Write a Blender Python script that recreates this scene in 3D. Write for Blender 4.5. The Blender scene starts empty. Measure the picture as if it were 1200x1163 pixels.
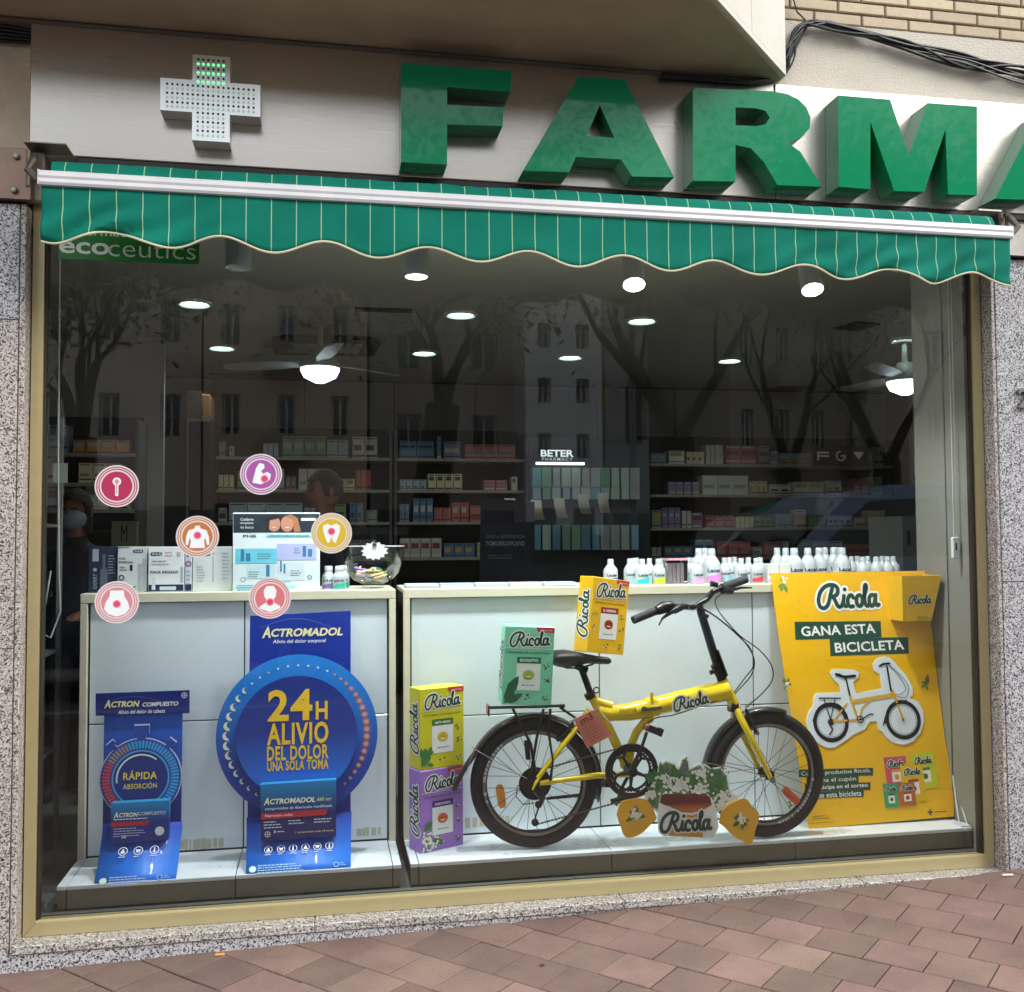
import bpy, bmesh, math, random
from mathutils import Vector, Matrix, noise
from mathutils.geometry import tessellate_polygon
random.seed(7)
SC = bpy.context.scene
COL = SC.collection
rad = math.radians

# ---------------------------------------------------------------- camera
CAM = Vector((0.97769, -3.62804, 1.6)); YAW, PIT, ROL = 0.185322, 0.0433059, -0.00577441
FPX = 1177.0
cy, sy, cp, sp, cr, sr = math.cos(YAW), math.sin(YAW), math.cos(PIT), math.sin(PIT), math.cos(ROL), math.sin(ROL)
fwd = Vector((sy*cp, cy*cp, sp)); r0 = Vector((cy, -sy, 0)); u0 = r0.cross(fwd)
rgt = r0*cr + u0*sr; upv = u0*cr - r0*sr
cd = bpy.data.cameras.new('camera'); cam = bpy.data.objects.new('camera', cd); COL.objects.link(cam)
m3 = Matrix((rgt, upv, -fwd)).transposed()
cam.matrix_world = Matrix.Translation(CAM) @ m3.to_4x4()
cd.sensor_fit = 'HORIZONTAL'; cd.sensor_width = 36; cd.lens = 36*FPX/1200; cd.clip_start = .05; cd.clip_end = 500
SC.camera = cam

# ---------------------------------------------------------------- world, sun, exposure
SUN_EL, SUN_AZ = 38, 50       # sun high to the right, behind the photographer, behind thin cloud
W = bpy.data.worlds.new('World'); SC.world = W; W.use_nodes = True
nt = W.node_tree; nt.nodes.clear()
def N(nt, t, **k):
    n = nt.nodes.new(t)
    for a, b in k.items(): setattr(n, a, b)
    return n
sky = N(nt, 'ShaderNodeTexSky', sky_type='NISHITA', sun_disc=False)
sky.sun_elevation = rad(SUN_EL); sky.sun_rotation = rad(180-SUN_AZ); sky.air_density = 1.2; sky.dust_density = 2.0
tc = N(nt, 'ShaderNodeTexCoord'); nz = N(nt, 'ShaderNodeTexNoise'); nz.inputs['Scale'].default_value = 2.2; nz.inputs['Detail'].default_value = 7; nz.inputs['Roughness'].default_value = .6
rp = N(nt, 'ShaderNodeValToRGB'); rp.color_ramp.elements[0].position = .20; rp.color_ramp.elements[1].position = .58
mx = N(nt, 'ShaderNodeMix', data_type='RGBA'); mx.inputs['B'].default_value = (9.5, 9.8, 10.3, 1)
bg = N(nt, 'ShaderNodeBackground'); bg.inputs['Strength'].default_value = .10
wo = N(nt, 'ShaderNodeOutputWorld')
nt.links.new(tc.outputs['Generated'], nz.inputs['Vector']); nt.links.new(nz.outputs['Fac'], rp.inputs['Fac'])
nt.links.new(rp.outputs['Color'], mx.inputs['Factor']); nt.links.new(sky.outputs['Color'], mx.inputs['A'])
nt.links.new(mx.outputs['Result'], bg.inputs['Color']); nt.links.new(bg.outputs['Background'], wo.inputs['Surface'])
sd = bpy.data.lights.new('sun', 'SUN'); sd.energy = 1.5; sd.angle = rad(30); sd.color = (1, .96, .9)
sun = bpy.data.objects.new('sun', sd); COL.objects.link(sun)
sdir = Vector((math.sin(rad(SUN_AZ))*math.cos(rad(SUN_EL)), -math.cos(rad(SUN_AZ))*math.cos(rad(SUN_EL)), math.sin(rad(SUN_EL))))
sun.rotation_euler = sdir.to_track_quat('Z', 'Y').to_euler()
vs = SC.view_settings; SC.display_settings.display_device = 'sRGB'
vs.view_transform = 'Standard'; vs.look = 'None'; vs.gamma = 1; vs.exposure = 1.12; vs.use_curve_mapping = False

# ---------------------------------------------------------------- helpers
def lin(h):
    h = h.lstrip('#'); o = []
    for i in (0, 2, 4):
        c = int(h[i:i+2], 16)/255; o.append(c/12.92 if c <= .04045 else ((c+.055)/1.055)**2.4)
    return (*o, 1)
_M = {}
def M(h, rough=.5, metal=0, bump=0, bscale=60, var=0, vscale=6, coat=0, emit=0, stretch=None, randv=0, spec=.5):
    key = (h, rough, metal, bump, bscale, var, vscale, coat, emit, stretch, randv, spec)
    if key in _M: return _M[key]
    m = bpy.data.materials.new('mat_'+h.lstrip('#')); m.use_nodes = True; t = m.node_tree; b = t.nodes['Principled BSDF']
    c = lin(h); b.inputs['Base Color'].default_value = c; b.inputs['Roughness'].default_value = rough; b.inputs['Metallic'].default_value = metal
    b.inputs['Specular IOR Level'].default_value = spec
    if coat: b.inputs['Coat Weight'].default_value = coat; b.inputs['Coat Roughness'].default_value = .03
    if emit: b.inputs['Emission Color'].default_value = c; b.inputs['Emission Strength'].default_value = emit
    tcn = N(t, 'ShaderNodeTexCoord'); vec = tcn.outputs['Object']
    if stretch:
        mp = N(t, 'ShaderNodeMapping'); mp.inputs['Scale'].default_value = stretch; t.links.new(vec, mp.inputs['Vector']); vec = mp.outputs['Vector']
    if var:
        n = N(t, 'ShaderNodeTexNoise'); n.inputs['Scale'].default_value = vscale; n.inputs['Detail'].default_value = 6; n.inputs['Roughness'].default_value = .65
        t.links.new(vec, n.inputs['Vector'])
        hs = N(t, 'ShaderNodeHueSaturation'); hs.inputs['Color'].default_value = c
        mr = N(t, 'ShaderNodeMapRange'); mr.inputs['From Min'].default_value = .25; mr.inputs['From Max'].default_value = .75
        mr.inputs['To Min'].default_value = 1-var; mr.inputs['To Max'].default_value = 1+var
        t.links.new(n.outputs['Fac'], mr.inputs['Value']); out = mr.outputs['Result']
        if randv:
            oi = N(t, 'ShaderNodeObjectInfo'); m2 = N(t, 'ShaderNodeMapRange'); m2.inputs['To Min'].default_value = 1-randv; m2.inputs['To Max'].default_value = 1+randv
            mu = N(t, 'ShaderNodeMath', operation='MULTIPLY'); t.links.new(oi.outputs['Random'], m2.inputs['Value']); t.links.new(m2.outputs['Result'], mu.inputs[0]); t.links.new(out, mu.inputs[1]); out = mu.outputs[0]
            mh = N(t, 'ShaderNodeMapRange'); mh.inputs['To Min'].default_value = .49; mh.inputs['To Max'].default_value = .515
            ml = N(t, 'ShaderNodeMath', operation='FRACT'); mm = N(t, 'ShaderNodeMath', operation='MULTIPLY'); mm.inputs[1].default_value = 7.3
            t.links.new(oi.outputs['Random'], mm.inputs[0]); t.links.new(mm.outputs[0], ml.inputs[0]); t.links.new(ml.outputs[0], mh.inputs['Value']); t.links.new(mh.outputs['Result'], hs.inputs['Hue'])
        t.links.new(out, hs.inputs['Value']); t.links.new(hs.outputs['Color'], b.inputs['Base Color'])
        rr = N(t, 'ShaderNodeMapRange'); rr.inputs['To Min'].default_value = max(.03, rough-.12); rr.inputs['To Max'].default_value = min(1, rough+.12)
        t.links.new(n.outputs['Fac'], rr.inputs['Value']); t.links.new(rr.outputs['Result'], b.inputs['Roughness'])
    if bump:
        n = N(t, 'ShaderNodeTexNoise'); n.inputs['Scale'].default_value = bscale; n.inputs['Detail'].default_value = 5
        bp = N(t, 'ShaderNodeBump'); bp.inputs['Strength'].default_value = bump; bp.inputs['Distance'].default_value = .01
        t.links.new(vec, n.inputs['Vector']); t.links.new(n.outputs['Fac'], bp.inputs['Height']); t.links.new(bp.outputs['Normal'], b.inputs['Normal'])
    _M[key] = m
    return m

class MB:
    def __init__(s): s.v = []; s.f = []; s.mi = []; s.k = 0
    def add(s, vs, fs):
        n = len(s.v); s.v += [tuple(v) for v in vs]
        for f in fs: s.f.append([i+n for i in f]); s.mi.append(s.k)
        return s
    def box(s, x0, x1, y0, y1, z0, z1, M4=None, bev=0):
        if x1 < x0: x0, x1 = x1, x0
        if bev:
            b = bev; vs = []
            # chamfered box: 24 verts
            P = {}
            fs = []
            for ix in (0, 1):
                for iy in (0, 1):
                    for iz in (0, 1):
                        X = (x0, x1)[ix]; Y = (y0, y1)[iy]; Z = (z0, z1)[iz]
                        dx, dy, dz = (b, -b)[ix], (b, -b)[iy], (b, -b)[iz]
                        for a, p in (('x', (X, Y+dy, Z+dz)), ('y', (X+dx, Y, Z+dz)), ('z', (X+dx, Y+dy, Z))):
                            P[(ix, iy, iz, a)] = len(vs); vs.append(p)
            q = lambda *k: [P[i] for i in k]
            for ix in (0, 1): fs.append(q((ix,0,0,'x'),(ix,1,0,'x'),(ix,1,1,'x'),(ix,0,1,'x')))
            for iy in (0, 1): fs.append(q((0,iy,0,'y'),(1,iy,0,'y'),(1,iy,1,'y'),(0,iy,1,'y')))
            for iz in (0, 1): fs.append(q((0,0,iz,'z'),(1,0,iz,'z'),(1,1,iz,'z'),(0,1,iz,'z')))
            for ix in (0, 1):
                for iy in (0, 1): fs.append(q((ix,iy,0,'x'),(ix,iy,1,'x'),(ix,iy,1,'y'),(ix,iy,0,'y')))
                for iz in (0, 1): fs.append(q((ix,0,iz,'x'),(ix,1,iz,'x'),(ix,1,iz,'z'),(ix,0,iz,'z')))
            for iy in (0, 1):
                for iz in (0, 1): fs.append(q((0,iy,iz,'y'),(1,iy,iz,'y'),(1,iy,iz,'z'),(0,iy,iz,'z')))
            for ix in (0, 1):
                for iy in (0, 1):
                    for iz in (0, 1): fs.append(q((ix,iy,iz,'x'),(ix,iy,iz,'y'),(ix,iy,iz,'z')))
        else:
            vs = [(x0,y0,z0),(x1,y0,z0),(x1,y1,z0),(x0,y1,z0),(x0,y0,z1),(x1,y0,z1),(x1,y1,z1),(x0,y1,z1)]
            fs = [(0,3,2,1),(4,5,6,7),(0,1,5,4),(1,2,6,5),(2,3,7,6),(3,0,4,7)]
        if M4: vs = [M4 @ Vector(v) for v in vs]
        return s.add(vs, fs)
    def tube(s, pts, r, n=8, cap=True, flat=1.0):
        pts = [Vector(p) for p in pts]; R = r if hasattr(r, '__len__') else [r]*len(pts)
        vs = []; up = Vector((0, 0, 1)); a = None
        for i, p in enumerate(pts):
            d = (pts[min(i+1, len(pts)-1)]-pts[max(i-1, 0)]).normalized()
            if a is None: a = d.cross(up if abs(d.z) < .95 else Vector((1, 0, 0))).normalized()
            else: a = (a-d*a.dot(d)).normalized()
            b = d.cross(a)
            for k in range(n):
                t = 2*math.pi*k/n; vs.append(p+a*math.cos(t)*R[i]+b*math.sin(t)*R[i]*flat)
        fs = [(i*n+k, i*n+(k+1) % n, (i+1)*n+(k+1) % n, (i+1)*n+k) for i in range(len(pts)-1) for k in range(n)]
        if cap: fs += [tuple(range(n))[::-1], tuple((len(pts)-1)*n+k for k in range(n))]
        return s.add(vs, fs)
    def lathe(s, prof, c=(0, 0, 0), n=20, axis='z', sx=1, syy=1):
        c = Vector(c); vs = []
        for r, h in prof:
            for k in range(n):
                t = 2*math.pi*k/n; x, y = r*math.cos(t)*sx, r*math.sin(t)*syy
                vs.append(c+(Vector((x, y, h)) if axis == 'z' else Vector((x, h, y)) if axis == 'y' else Vector((h, x, y))))
        fs = [(i*n+k, i*n+(k+1) % n, (i+1)*n+(k+1) % n, (i+1)*n+k) for i in range(len(prof)-1) for k in range(n)]
        fs += [tuple(range(n))[::-1], tuple((len(prof)-1)*n+k for k in range(n))]
        return s.add(vs, fs)
    def torus(s, c, R, r, n=48, m=8, axis='y', a0=0, a1=360, rz=None):
        c = Vector(c); vs = []; full = abs(a1-a0) >= 360; K = n if full else n+1; rz = rz or r
        for i in range(K):
            t = rad(a0+(a1-a0)*i/n)
            for k in range(m):
                u = 2*math.pi*k/m; q = R+r*math.cos(u); h = rz*math.sin(u)
                vs.append(c+(Vector((q*math.cos(t), h, q*math.sin(t))) if axis == 'y' else Vector((q*math.cos(t), q*math.sin(t), h))))
        fs = []
        for i in range(n):
            j = (i+1) % K
            fs += [(i*m+k, i*m+(k+1) % m, j*m+(k+1) % m, j*m+k) for k in range(m)]
        if not full: fs += [tuple(range(m))[::-1], tuple(n*m+k for k in range(m))]
        return s.add(vs, fs)
    def poly(s, pts, y=0.0, th=0.0, holes=()):
        """outline in local x,z facing -y; front at y, back at y+th"""
        loops = [list(pts)]+[list(h) for h in holes]
        flat = [p for l in loops for p in l]; n = len(flat)
        tris = tessellate_polygon([[Vector((p[0], p[1], 0)) for p in l] for l in loops])
        out = []
        for t in tris:
            a, b, c = (flat[i] for i in t)
            ar = (b[0]-a[0])*(c[1]-a[1])-(b[1]-a[1])*(c[0]-a[0])
            if abs(ar) < 1e-12: continue
            out.append(t if ar > 0 else (t[0], t[2], t[1]))
        vs = [(p[0], y, p[1]) for p in flat]; fs = list(out)
        if th:
            vs += [(p[0], y+th, p[1]) for p in flat]; fs += [(t[0]+n, t[2]+n, t[1]+n) for t in out]
            o = 0
            for li, l in enumerate(loops):
                ar = sum(l[i][0]*l[(i+1) % len(l)][1]-l[(i+1) % len(l)][0]*l[i][1] for i in range(len(l)))
                ccw = (ar > 0) == (li == 0)
                for i in range(len(l)):
                    a, b = o+i, o+(i+1) % len(l)
                    fs.append((b, a, a+n, b+n) if ccw else (a, b, b+n, a+n))
                o += len(l)
        return s.add(vs, fs)
    def build(s, name, mats, parent=None, smooth=False, label=None, cat=None, group=None, kind=None, ang=40):
        me = bpy.data.meshes.new(name); me.from_pydata(s.v, [], s.f)
        mats = mats if isinstance(mats, (list, tuple)) else [mats]
        for m in mats: me.materials.append(m)
        if len(mats) > 1: me.polygons.foreach_set('material_index', s.mi)
        if smooth:
            me.polygons.foreach_set('use_smooth', [True]*len(me.polygons))
            me.set_sharp_from_angle(angle=rad(ang))
        me.update()
        return link(name, me, parent, label, cat, group, kind)
def link(name, me, parent=None, label=None, cat=None, group=None, kind=None):
    o = bpy.data.objects.new(name, me); COL.objects.link(o)
    if parent: o.parent = parent
    tag(o, label, cat, group, kind)
    return o
def tag(o, label=None, cat=None, group=None, kind=None):
    if label: o['label'] = label
    if cat: o['category'] = cat
    if group: o['group'] = group
    if kind: o['kind'] = kind
    return o
def thing(name, label, cat, loc=(0, 0, 0), group=None, rot=None):
    o = bpy.data.objects.new(name, None); COL.objects.link(o); o.location = loc; o.empty_display_size = .05
    if rot: o.rotation_euler = rot
    return tag(o, label, cat, group)
def bx(name, m, parent, x0, x1, y0, y1, z0, z1, bev=0, **k):
    return MB().box(x0, x1, y0, y1, z0, z1, bev=bev).build(name, m, parent, **k)
def struct(name, mb, m, **k): return mb.build(name, m, None, kind='structure', **k)
def copy_tree(o, parent=None):
    c = o.copy(); COL.objects.link(c); c.parent = parent
    for ch in list(o.children): copy_tree(ch, c)
    return c

def ray(px, py): return (fwd + rgt*((px-600)/FPX) - upv*((py-581.5)/FPX))
def U(px, py, Y):
    d = ray(px, py); return CAM + d*((Y-CAM.y)/d.y)
def refl(px, Y):   # X at real depth Y (negative) of a thing seen mirrored in the pane at this column
    P = U(px, 500, 0); return CAM.x + (P.x-CAM.x)/3.628*(3.628+abs(Y))

class Fr:
    """a thing with its own frame: local x right, z up, -y towards the street"""
    def __init__(s, name, label, cat, O, yaw=0, tilt=0, roll=0, group=None):
        s.m = Matrix.Translation(O) @ Matrix.Rotation(rad(yaw), 4, 'Z') @ Matrix.Rotation(rad(tilt), 4, 'X') @ Matrix.Rotation(rad(roll), 4, 'Y')
        s.e = bpy.data.objects.new(name, None); COL.objects.link(s.e); s.e.matrix_world = s.m; s.e.empty_display_size = .05
        s.i = s.m.inverted(); tag(s.e, label, cat, group)
    def q(s, px, py, off=0):
        a = s.i @ CAM; d = s.i.to_3x3() @ ray(px, py); t = (-off-a.y)/d.y; p = a+d*t
        return (p.x, p.z)
    def qq(s, pts, off=0): return [s.q(a, b, off) for a, b in pts]
    def Q(s, px, py, off=0):
        x, z = s.q(px, py, off); return Vector((x, -off, z))

def disc(mb, cx, cz, r, y, n=28, rz=None):
    rz = rz or r; return mb.poly([(cx+r*math.cos(2*math.pi*k/n), cz+rz*math.sin(2*math.pi*k/n)) for k in range(n)], y)
def ring(mb, cx, cz, r0, r1, y, n=40, a0=0, a1=360):
    vs = []; 
    for k in range(n+1):
        t = rad(a0+(a1-a0)*k/n); vs += [(cx+r0*math.cos(t), y, cz+r0*math.sin(t)), (cx+r1*math.cos(t), y, cz+r1*math.sin(t))]
    mb.add(vs, [(2*k, 2*k+1, 2*k+3, 2*k+2) for k in range(n)] if a1 > a0 else [(2*k, 2*k+2, 2*k+3, 2*k+1) for k in range(n)])
    return mb
def rect(mb, x0, x1, z0, z1, y): return mb.poly([(x0, z0), (x1, z0), (x1, z1), (x0, z1)], y)
def rrect(x0, x1, z0, z1, r, n=5):
    o = []
    for cx, cz, a in ((x1-r, z1-r, 0), (x0+r, z1-r, 90), (x0+r, z0+r, 180), (x1-r, z0+r, 270)):
        o += [(cx+r*math.cos(rad(a+90*k/n)), cz+r*math.sin(rad(a+90*k/n))) for k in range(n+1)]
    return o
_T = {}
def txt(s, m, parent, cx, cz, w, h=None, y=-.0015, bold=.0, shear=0, name='lettering', th=0, rot=0, sp=1.0):
    """flat printed lettering, outline text turned to mesh; centred at cx,cz, w wide (and h high)"""
    key = (s, bold, shear, sp)
    if key not in _T:
        cu = bpy.data.curves.new('t', 'FONT'); cu.body = s; cu.offset = bold; cu.shear = shear; cu.resolution_u = 3; cu.space_character = sp
        ob = bpy.data.objects.new('t', cu); me = ob.to_mesh()
        vs = [tuple(v.co) for v in me.vertices]; fs = [tuple(p.vertices) for p in me.polygons]
        ob.to_mesh_clear(); bpy.data.objects.remove(ob); bpy.data.curves.remove(cu)
        x0 = min(v[0] for v in vs); x1 = max(v[0] for v in vs); z0 = min(v[1] for v in vs); z1 = max(v[1] for v in vs)
        _T[key] = (vs, fs, x0, x1, z0, z1)
    vs, fs, x0, x1, z0, z1 = _T[key]
    k = w/(x1-x0); kz = h/(z1-z0) if h else k
    c, sn = math.cos(rad(rot)), math.sin(rad(rot))
    mb = MB(); o = []
    for v in vs:
        a, b = (v[0]-(x0+x1)/2)*k, (v[1]-(z0+z1)/2)*kz
        o.append((cx+a*c-b*sn, y, cz+a*sn+b*c))
    if th:
        from collections import Counter
        n = len(o); e = Counter()
        for f in fs:
            for i in range(len(f)): e[(f[i], f[(i+1) % len(f)])] += 1
        f2 = list(fs)+[tuple(i+n for i in f[::-1]) for f in fs]+[(b, a, a+n, b+n) for (a, b) in e if (b, a) not in e]
        o = o+[(p[0], p[1]+th, p[2]) for p in o]; mb.add(o, f2)
    else: mb.add(o, fs)
    return mb.build(name, m, parent)
def lines(m, parent, x0, x1, z, n, dz, hh, y=-.0015, name='small_print', seed=1, align='L'):
    """rows of small print too fine to read: broken strips"""
    rnd = random.Random(seed); mb = MB()
    for i in range(n):
        x = x0; e = x0+(x1-x0)*rnd.uniform(.65, 1); zz = z-i*dz; sh = ((x1-e)/2 if align == 'C' else 0)
        while x < e:
            w = rnd.uniform(2, 5)*hh; w = min(w, e-x)
            rect(mb, x+sh, x+sh+w, zz-hh/2, zz+hh/2, y); x += w+hh*.7
    return mb.build(name, m, parent)

# brush-script word built as strokes (unit box about 1 x .37)
SCRIPT = [
 [(.262,.315),(.225,.22),(.19,.12),(.15,.05),(.09,.02),(.035,.05),(.02,.14),(.06,.25),(.13,.325),(.215,.36),(.30,.355),(.35,.31),(.34,.235),(.29,.195),(.235,.185)],
 [(.255,.19),(.29,.13),(.315,.065),(.345,.035),(.385,.05),(.41,.09),(.43,.14),(.44,.195)],
 [(.44,.195),(.425,.115),(.43,.06),(.46,.045),(.495,.07)],
 [(.592,.165),(.568,.203),(.53,.195),(.497,.14),(.497,.075),(.53,.036),(.575,.042)],
 [(.70,.205),(.662,.19),(.637,.13),(.642,.07),(.675,.04),(.715,.06),(.737,.12),(.73,.18),(.70,.205)],
 [(.735,.165),(.77,.19),(.80,.25),(.825,.32),(.815,.36),(.795,.32),(.78,.20),(.775,.10),(.79,.05),(.82,.045),(.85,.08)],
 [(.945,.18),(.91,.205),(.865,.18),(.845,.12),(.855,.06),(.885,.04),(.925,.075),(.955,.17)],
 [(.965,.205),(.95,.11),(.958,.055),(.985,.05),(1.0,.06)],
 [(.462,.29),(.466,.293)]]
def cat(pts, n=6):
    if len(pts) < 3: return [Vector(p) for p in pts]
    P = [Vector(p) for p in pts]; P = [P[0]*2-P[1]]+P+[P[-1]*2-P[-2]]; o = []
    for i in range(1, len(P)-2):
        for k in range(n):
            t = k/n; a, b, c, d = P[i-1], P[i], P[i+1], P[i+2]
            o.append(.5*((2*b)+(c-a)*t+(2*a-5*b+4*c-d)*t*t+(3*b-a-3*c+d)*t**3))
    return o+[P[-2]]
def brush(strokes, wd, fn, y, mb=None, n=5):
    mb = mb or MB(); dy = 0
    for st in strokes:
        P = cat(st, n); L, R_ = [], []
        for i, p in enumerate(P):
            d = (P[min(i+1, len(P)-1)]-P[max(i-1, 0)]); d = d.normalized() if d.length > 1e-9 else Vector((1, 0)); nn = Vector((-d.y, d.x))*wd/2
            L.append(p+nn); R_.append(p-nn)
        vs = []
        for a, b in zip(L, R_):
            q1, q2 = fn(a), fn(b); vs += [(q1[0], y-dy, q1[1]), (q2[0], y-dy, q2[1])]
        mb.add(vs, [(2*i, 2*i+1, 2*i+3, 2*i+2) for i in range(len(P)-1)])
        for e in (P[0], P[-1]):
            dy += 2.5e-5
            mb.poly([fn(e+Vector((math.cos(k*math.pi/6), math.sin(k*math.pi/6)))*wd/2) for k in range(12)], y-dy)
        dy += 2.5e-5
    return mb
GREEN_INK = '#1d4436'
def script_word(parent, cx, cz, w, y=-.001, rot=4, outline='#f4f4ee', ink=GREEN_INK, ow=.10, iw=.047):
    c, s = math.cos(rad(rot)), math.sin(rad(rot))
    def fn(p):
        a, b = (p[0]-.5)*w, (p[1]-.19)*w*1.02
        return (cx+a*c-b*s, cz+a*s+b*c)
    if outline: brush(SCRIPT, ow, fn, y).build('logo_outline', M(outline, .4), parent)
    brush(SCRIPT, iw, fn, y-.0008).build('logo_lettering', M(ink, .4), parent)

def leaf(mb, x, z, l, a, w=.35, y=0):
    c, s = math.cos(rad(a)), math.sin(rad(a)); P = []
    for t, q in ((0, 0), (.25, .75), (.5, 1), (.8, .55), (1, 0), (.8, -.55), (.5, -1), (.25, -.75)):
        u, v = t*l, q*l*w/2; P.append((x+u*c-v*s, z+u*s+v*c))
    mb.poly(P, y)
def herb(parent, x, z, r, y=-.001, seed=0, flower='#f2f0e6', green='#4d7a3a', nl=5, nf=6, name='herb_print'):
    rnd = random.Random(seed); a = MB(); a.k = 0
    for i in range(nl): leaf(a, x+rnd.uniform(-.2, .2)*r, z+rnd.uniform(-.2, .2)*r, r*rnd.uniform(.7, 1.1), rnd.uniform(0, 360), .4, y-i*2e-5)
    a.k = 1
    for i in range(nf):
        t = rnd.uniform(0, 6.28); q = rnd.uniform(0, .55)*r
        disc(a, x+q*math.cos(t), z+.2*r+q*math.sin(t), r*.16, y-.0003-i*2e-5, 7)
    return a.build(name, [M(green, .5), M(flower, .5)], parent)
# ---------------------------------------------------------------- special materials
def granite(base, dark, mid, sc=150, name='granite'):
    m = bpy.data.materials.new(name); m.use_nodes = True; t = m.node_tree; b = t.nodes['Principled BSDF']; b.inputs['Roughness'].default_value = .38
    tcn = N(t, 'ShaderNodeTexCoord')
    v = N(t, 'ShaderNodeTexVoronoi'); v.inputs['Scale'].default_value = sc; v.inputs['Randomness'].default_value = 1
    v2 = N(t, 'ShaderNodeTexNoise'); v2.inputs['Scale'].default_value = sc*.55; v2.inputs['Detail'].default_value = 4; v2.inputs['Roughness'].default_value = .7
    n3 = N(t, 'ShaderNodeTexNoise'); n3.inputs['Scale'].default_value = 2.0; n3.inputs['Detail'].default_value = 4
    for n in (v, v2, n3): t.links.new(tcn.outputs['Object'], n.inputs['Vector'])
    r = N(t, 'ShaderNodeValToRGB'); r.color_ramp.interpolation = 'CONSTANT'; e = r.color_ramp.elements
    e[0].color = lin(dark); e[1].position = .22; e[1].color = lin(mid)
    for p, c in ((.40, base), (.62, mid), (.70, base)): x = e.new(p); x.color = lin(c)
    sx = N(t, 'ShaderNodeSeparateColor'); t.links.new(v.outputs['Color'], sx.inputs['Color']); t.links.new(sx.outputs['Red'], r.inputs['Fac'])
    r2 = N(t, 'ShaderNodeValToRGB'); r2.color_ramp.elements[0].position = .36; r2.color_ramp.elements[0].color = lin(dark); r2.color_ramp.elements[1].position = .47; r2.color_ramp.elements[1].color = (1, 1, 1, 1)
    t.links.new(v2.outputs['Fac'], r2.inputs['Fac'])
    mu = N(t, 'ShaderNodeMix', data_type='RGBA', blend_type='MULTIPLY'); mu.inputs['Factor'].default_value = .8
    t.links.new(r.outputs['Color'], mu.inputs['A']); t.links.new(r2.outputs['Color'], mu.inputs['B'])
    h = N(t, 'ShaderNodeHueSaturation'); mr = N(t, 'ShaderNodeMapRange'); mr.inputs['To Min'].default_value = .8; mr.inputs['To Max'].default_value = 1.2
    t.links.new(n3.outputs['Fac'], mr.inputs['Value']); t.links.new(mr.outputs['Result'], h.inputs['Value']); t.links.new(mu.outputs['Result'], h.inputs['Color'])
    t.links.new(h.outputs['Color'], b.inputs['Base Color'])
    bp = N(t, 'ShaderNodeBump'); bp.inputs['Strength'].default_value = .12; bp.inputs['Distance'].default_value = .002
    t.links.new(v2.outputs['Fac'], bp.inputs['Height']); t.links.new(bp.outputs['Normal'], b.inputs['Normal'])
    return m
GR = granite('#bfbec0', '#34343a', '#96949a', 235)
GR_WARM = granite('#bcb5af', '#46403c', '#968c86', 240)
GR_SILL = granite('#bdb8b2', '#4b4744', '#948e88', 230)
def steel(name, col, rough, sx=(1.2, 1, 60), bump=.06):
    m = bpy.data.materials.new(name); m.use_nodes = True; t = m.node_tree; b = t.nodes['Principled BSDF']
    b.inputs['Metallic'].default_value = 1; b.inputs['Base Color'].default_value = lin(col)
    tcn = N(t, 'ShaderNodeTexCoord'); mp = N(t, 'ShaderNodeMapping'); mp.inputs['Scale'].default_value = sx
    n = N(t, 'ShaderNodeTexNoise'); n.inputs['Scale'].default_value = 6; n.inputs['Detail'].default_value = 6
    t.links.new(tcn.outputs['Object'], mp.inputs['Vector']); t.links.new(mp.outputs['Vector'], n.inputs['Vector'])
    mr = N(t, 'ShaderNodeMapRange'); mr.inputs['To Min'].default_value = rough-.05; mr.inputs['To Max'].default_value = rough+.06
    t.links.new(n.outputs['Fac'], mr.inputs['Value']); t.links.new(mr.outputs['Result'], b.inputs['Roughness'])
    n2 = N(t, 'ShaderNodeTexNoise'); n2.inputs['Scale'].default_value = 3.1; n2.inputs['Detail'].default_value = 3; t.links.new(tcn.outputs['Object'], n2.inputs['Vector'])
    ad = N(t, 'ShaderNodeMath', operation='MULTIPLY_ADD'); ad.inputs[1].default_value = .25; t.links.new(n.outputs['Fac'], ad.inputs[0]); t.links.new(n2.outputs['Fac'], ad.inputs[2])
    bp = N(t, 'ShaderNodeBump'); bp.inputs['Strength'].default_value = bump; bp.inputs['Distance'].default_value = .03
    t.links.new(ad.outputs[0], bp.inputs['Height']); t.links.new(bp.outputs['Normal'], b.inputs['Normal'])
    return m
STEEL = steel('brushed_steel', '#c9c3bb', .29, (1.2, 1, 60), .022)
STEEL2 = steel('satin_steel', '#c9c9c6', .28, (1, 1, 20), .02)
def glassmat(name, tint, k=1.0, facing=False):
    m = bpy.data.materials.new(name); m.use_nodes = True; t = m.node_tree; t.nodes.clear()
    o = N(t, 'ShaderNodeOutputMaterial'); mxs = N(t, 'ShaderNodeMixShader'); tr = N(t, 'ShaderNodeBsdfTransparent'); gl = N(t, 'ShaderNodeBsdfGlossy')
    tr.inputs['Color'].default_value = tint; gl.inputs['Roughness'].default_value = 0.0; gl.inputs['Color'].default_value = (1, 1, 1, 1)
    f = N(t, 'ShaderNodeFresnel'); f.inputs['IOR'].default_value = 1.52; mu = N(t, 'ShaderNodeMath', operation='MULTIPLY'); mu.inputs[1].default_value = k; mu.use_clamp = True
    if facing:
        lw = N(t, 'ShaderNodeLayerWeight'); lw.inputs['Blend'].default_value = .18; t.links.new(lw.outputs['Facing'], mu.inputs[0])
    else: t.links.new(f.outputs['Fac'], mu.inputs[0])
    t.links.new(mu.outputs[0], mxs.inputs['Fac']); t.links.new(tr.outputs[0], mxs.inputs[1]); t.links.new(gl.outputs[0], mxs.inputs[2]); t.links.new(mxs.outputs[0], o.inputs['Surface'])
    return m
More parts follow.
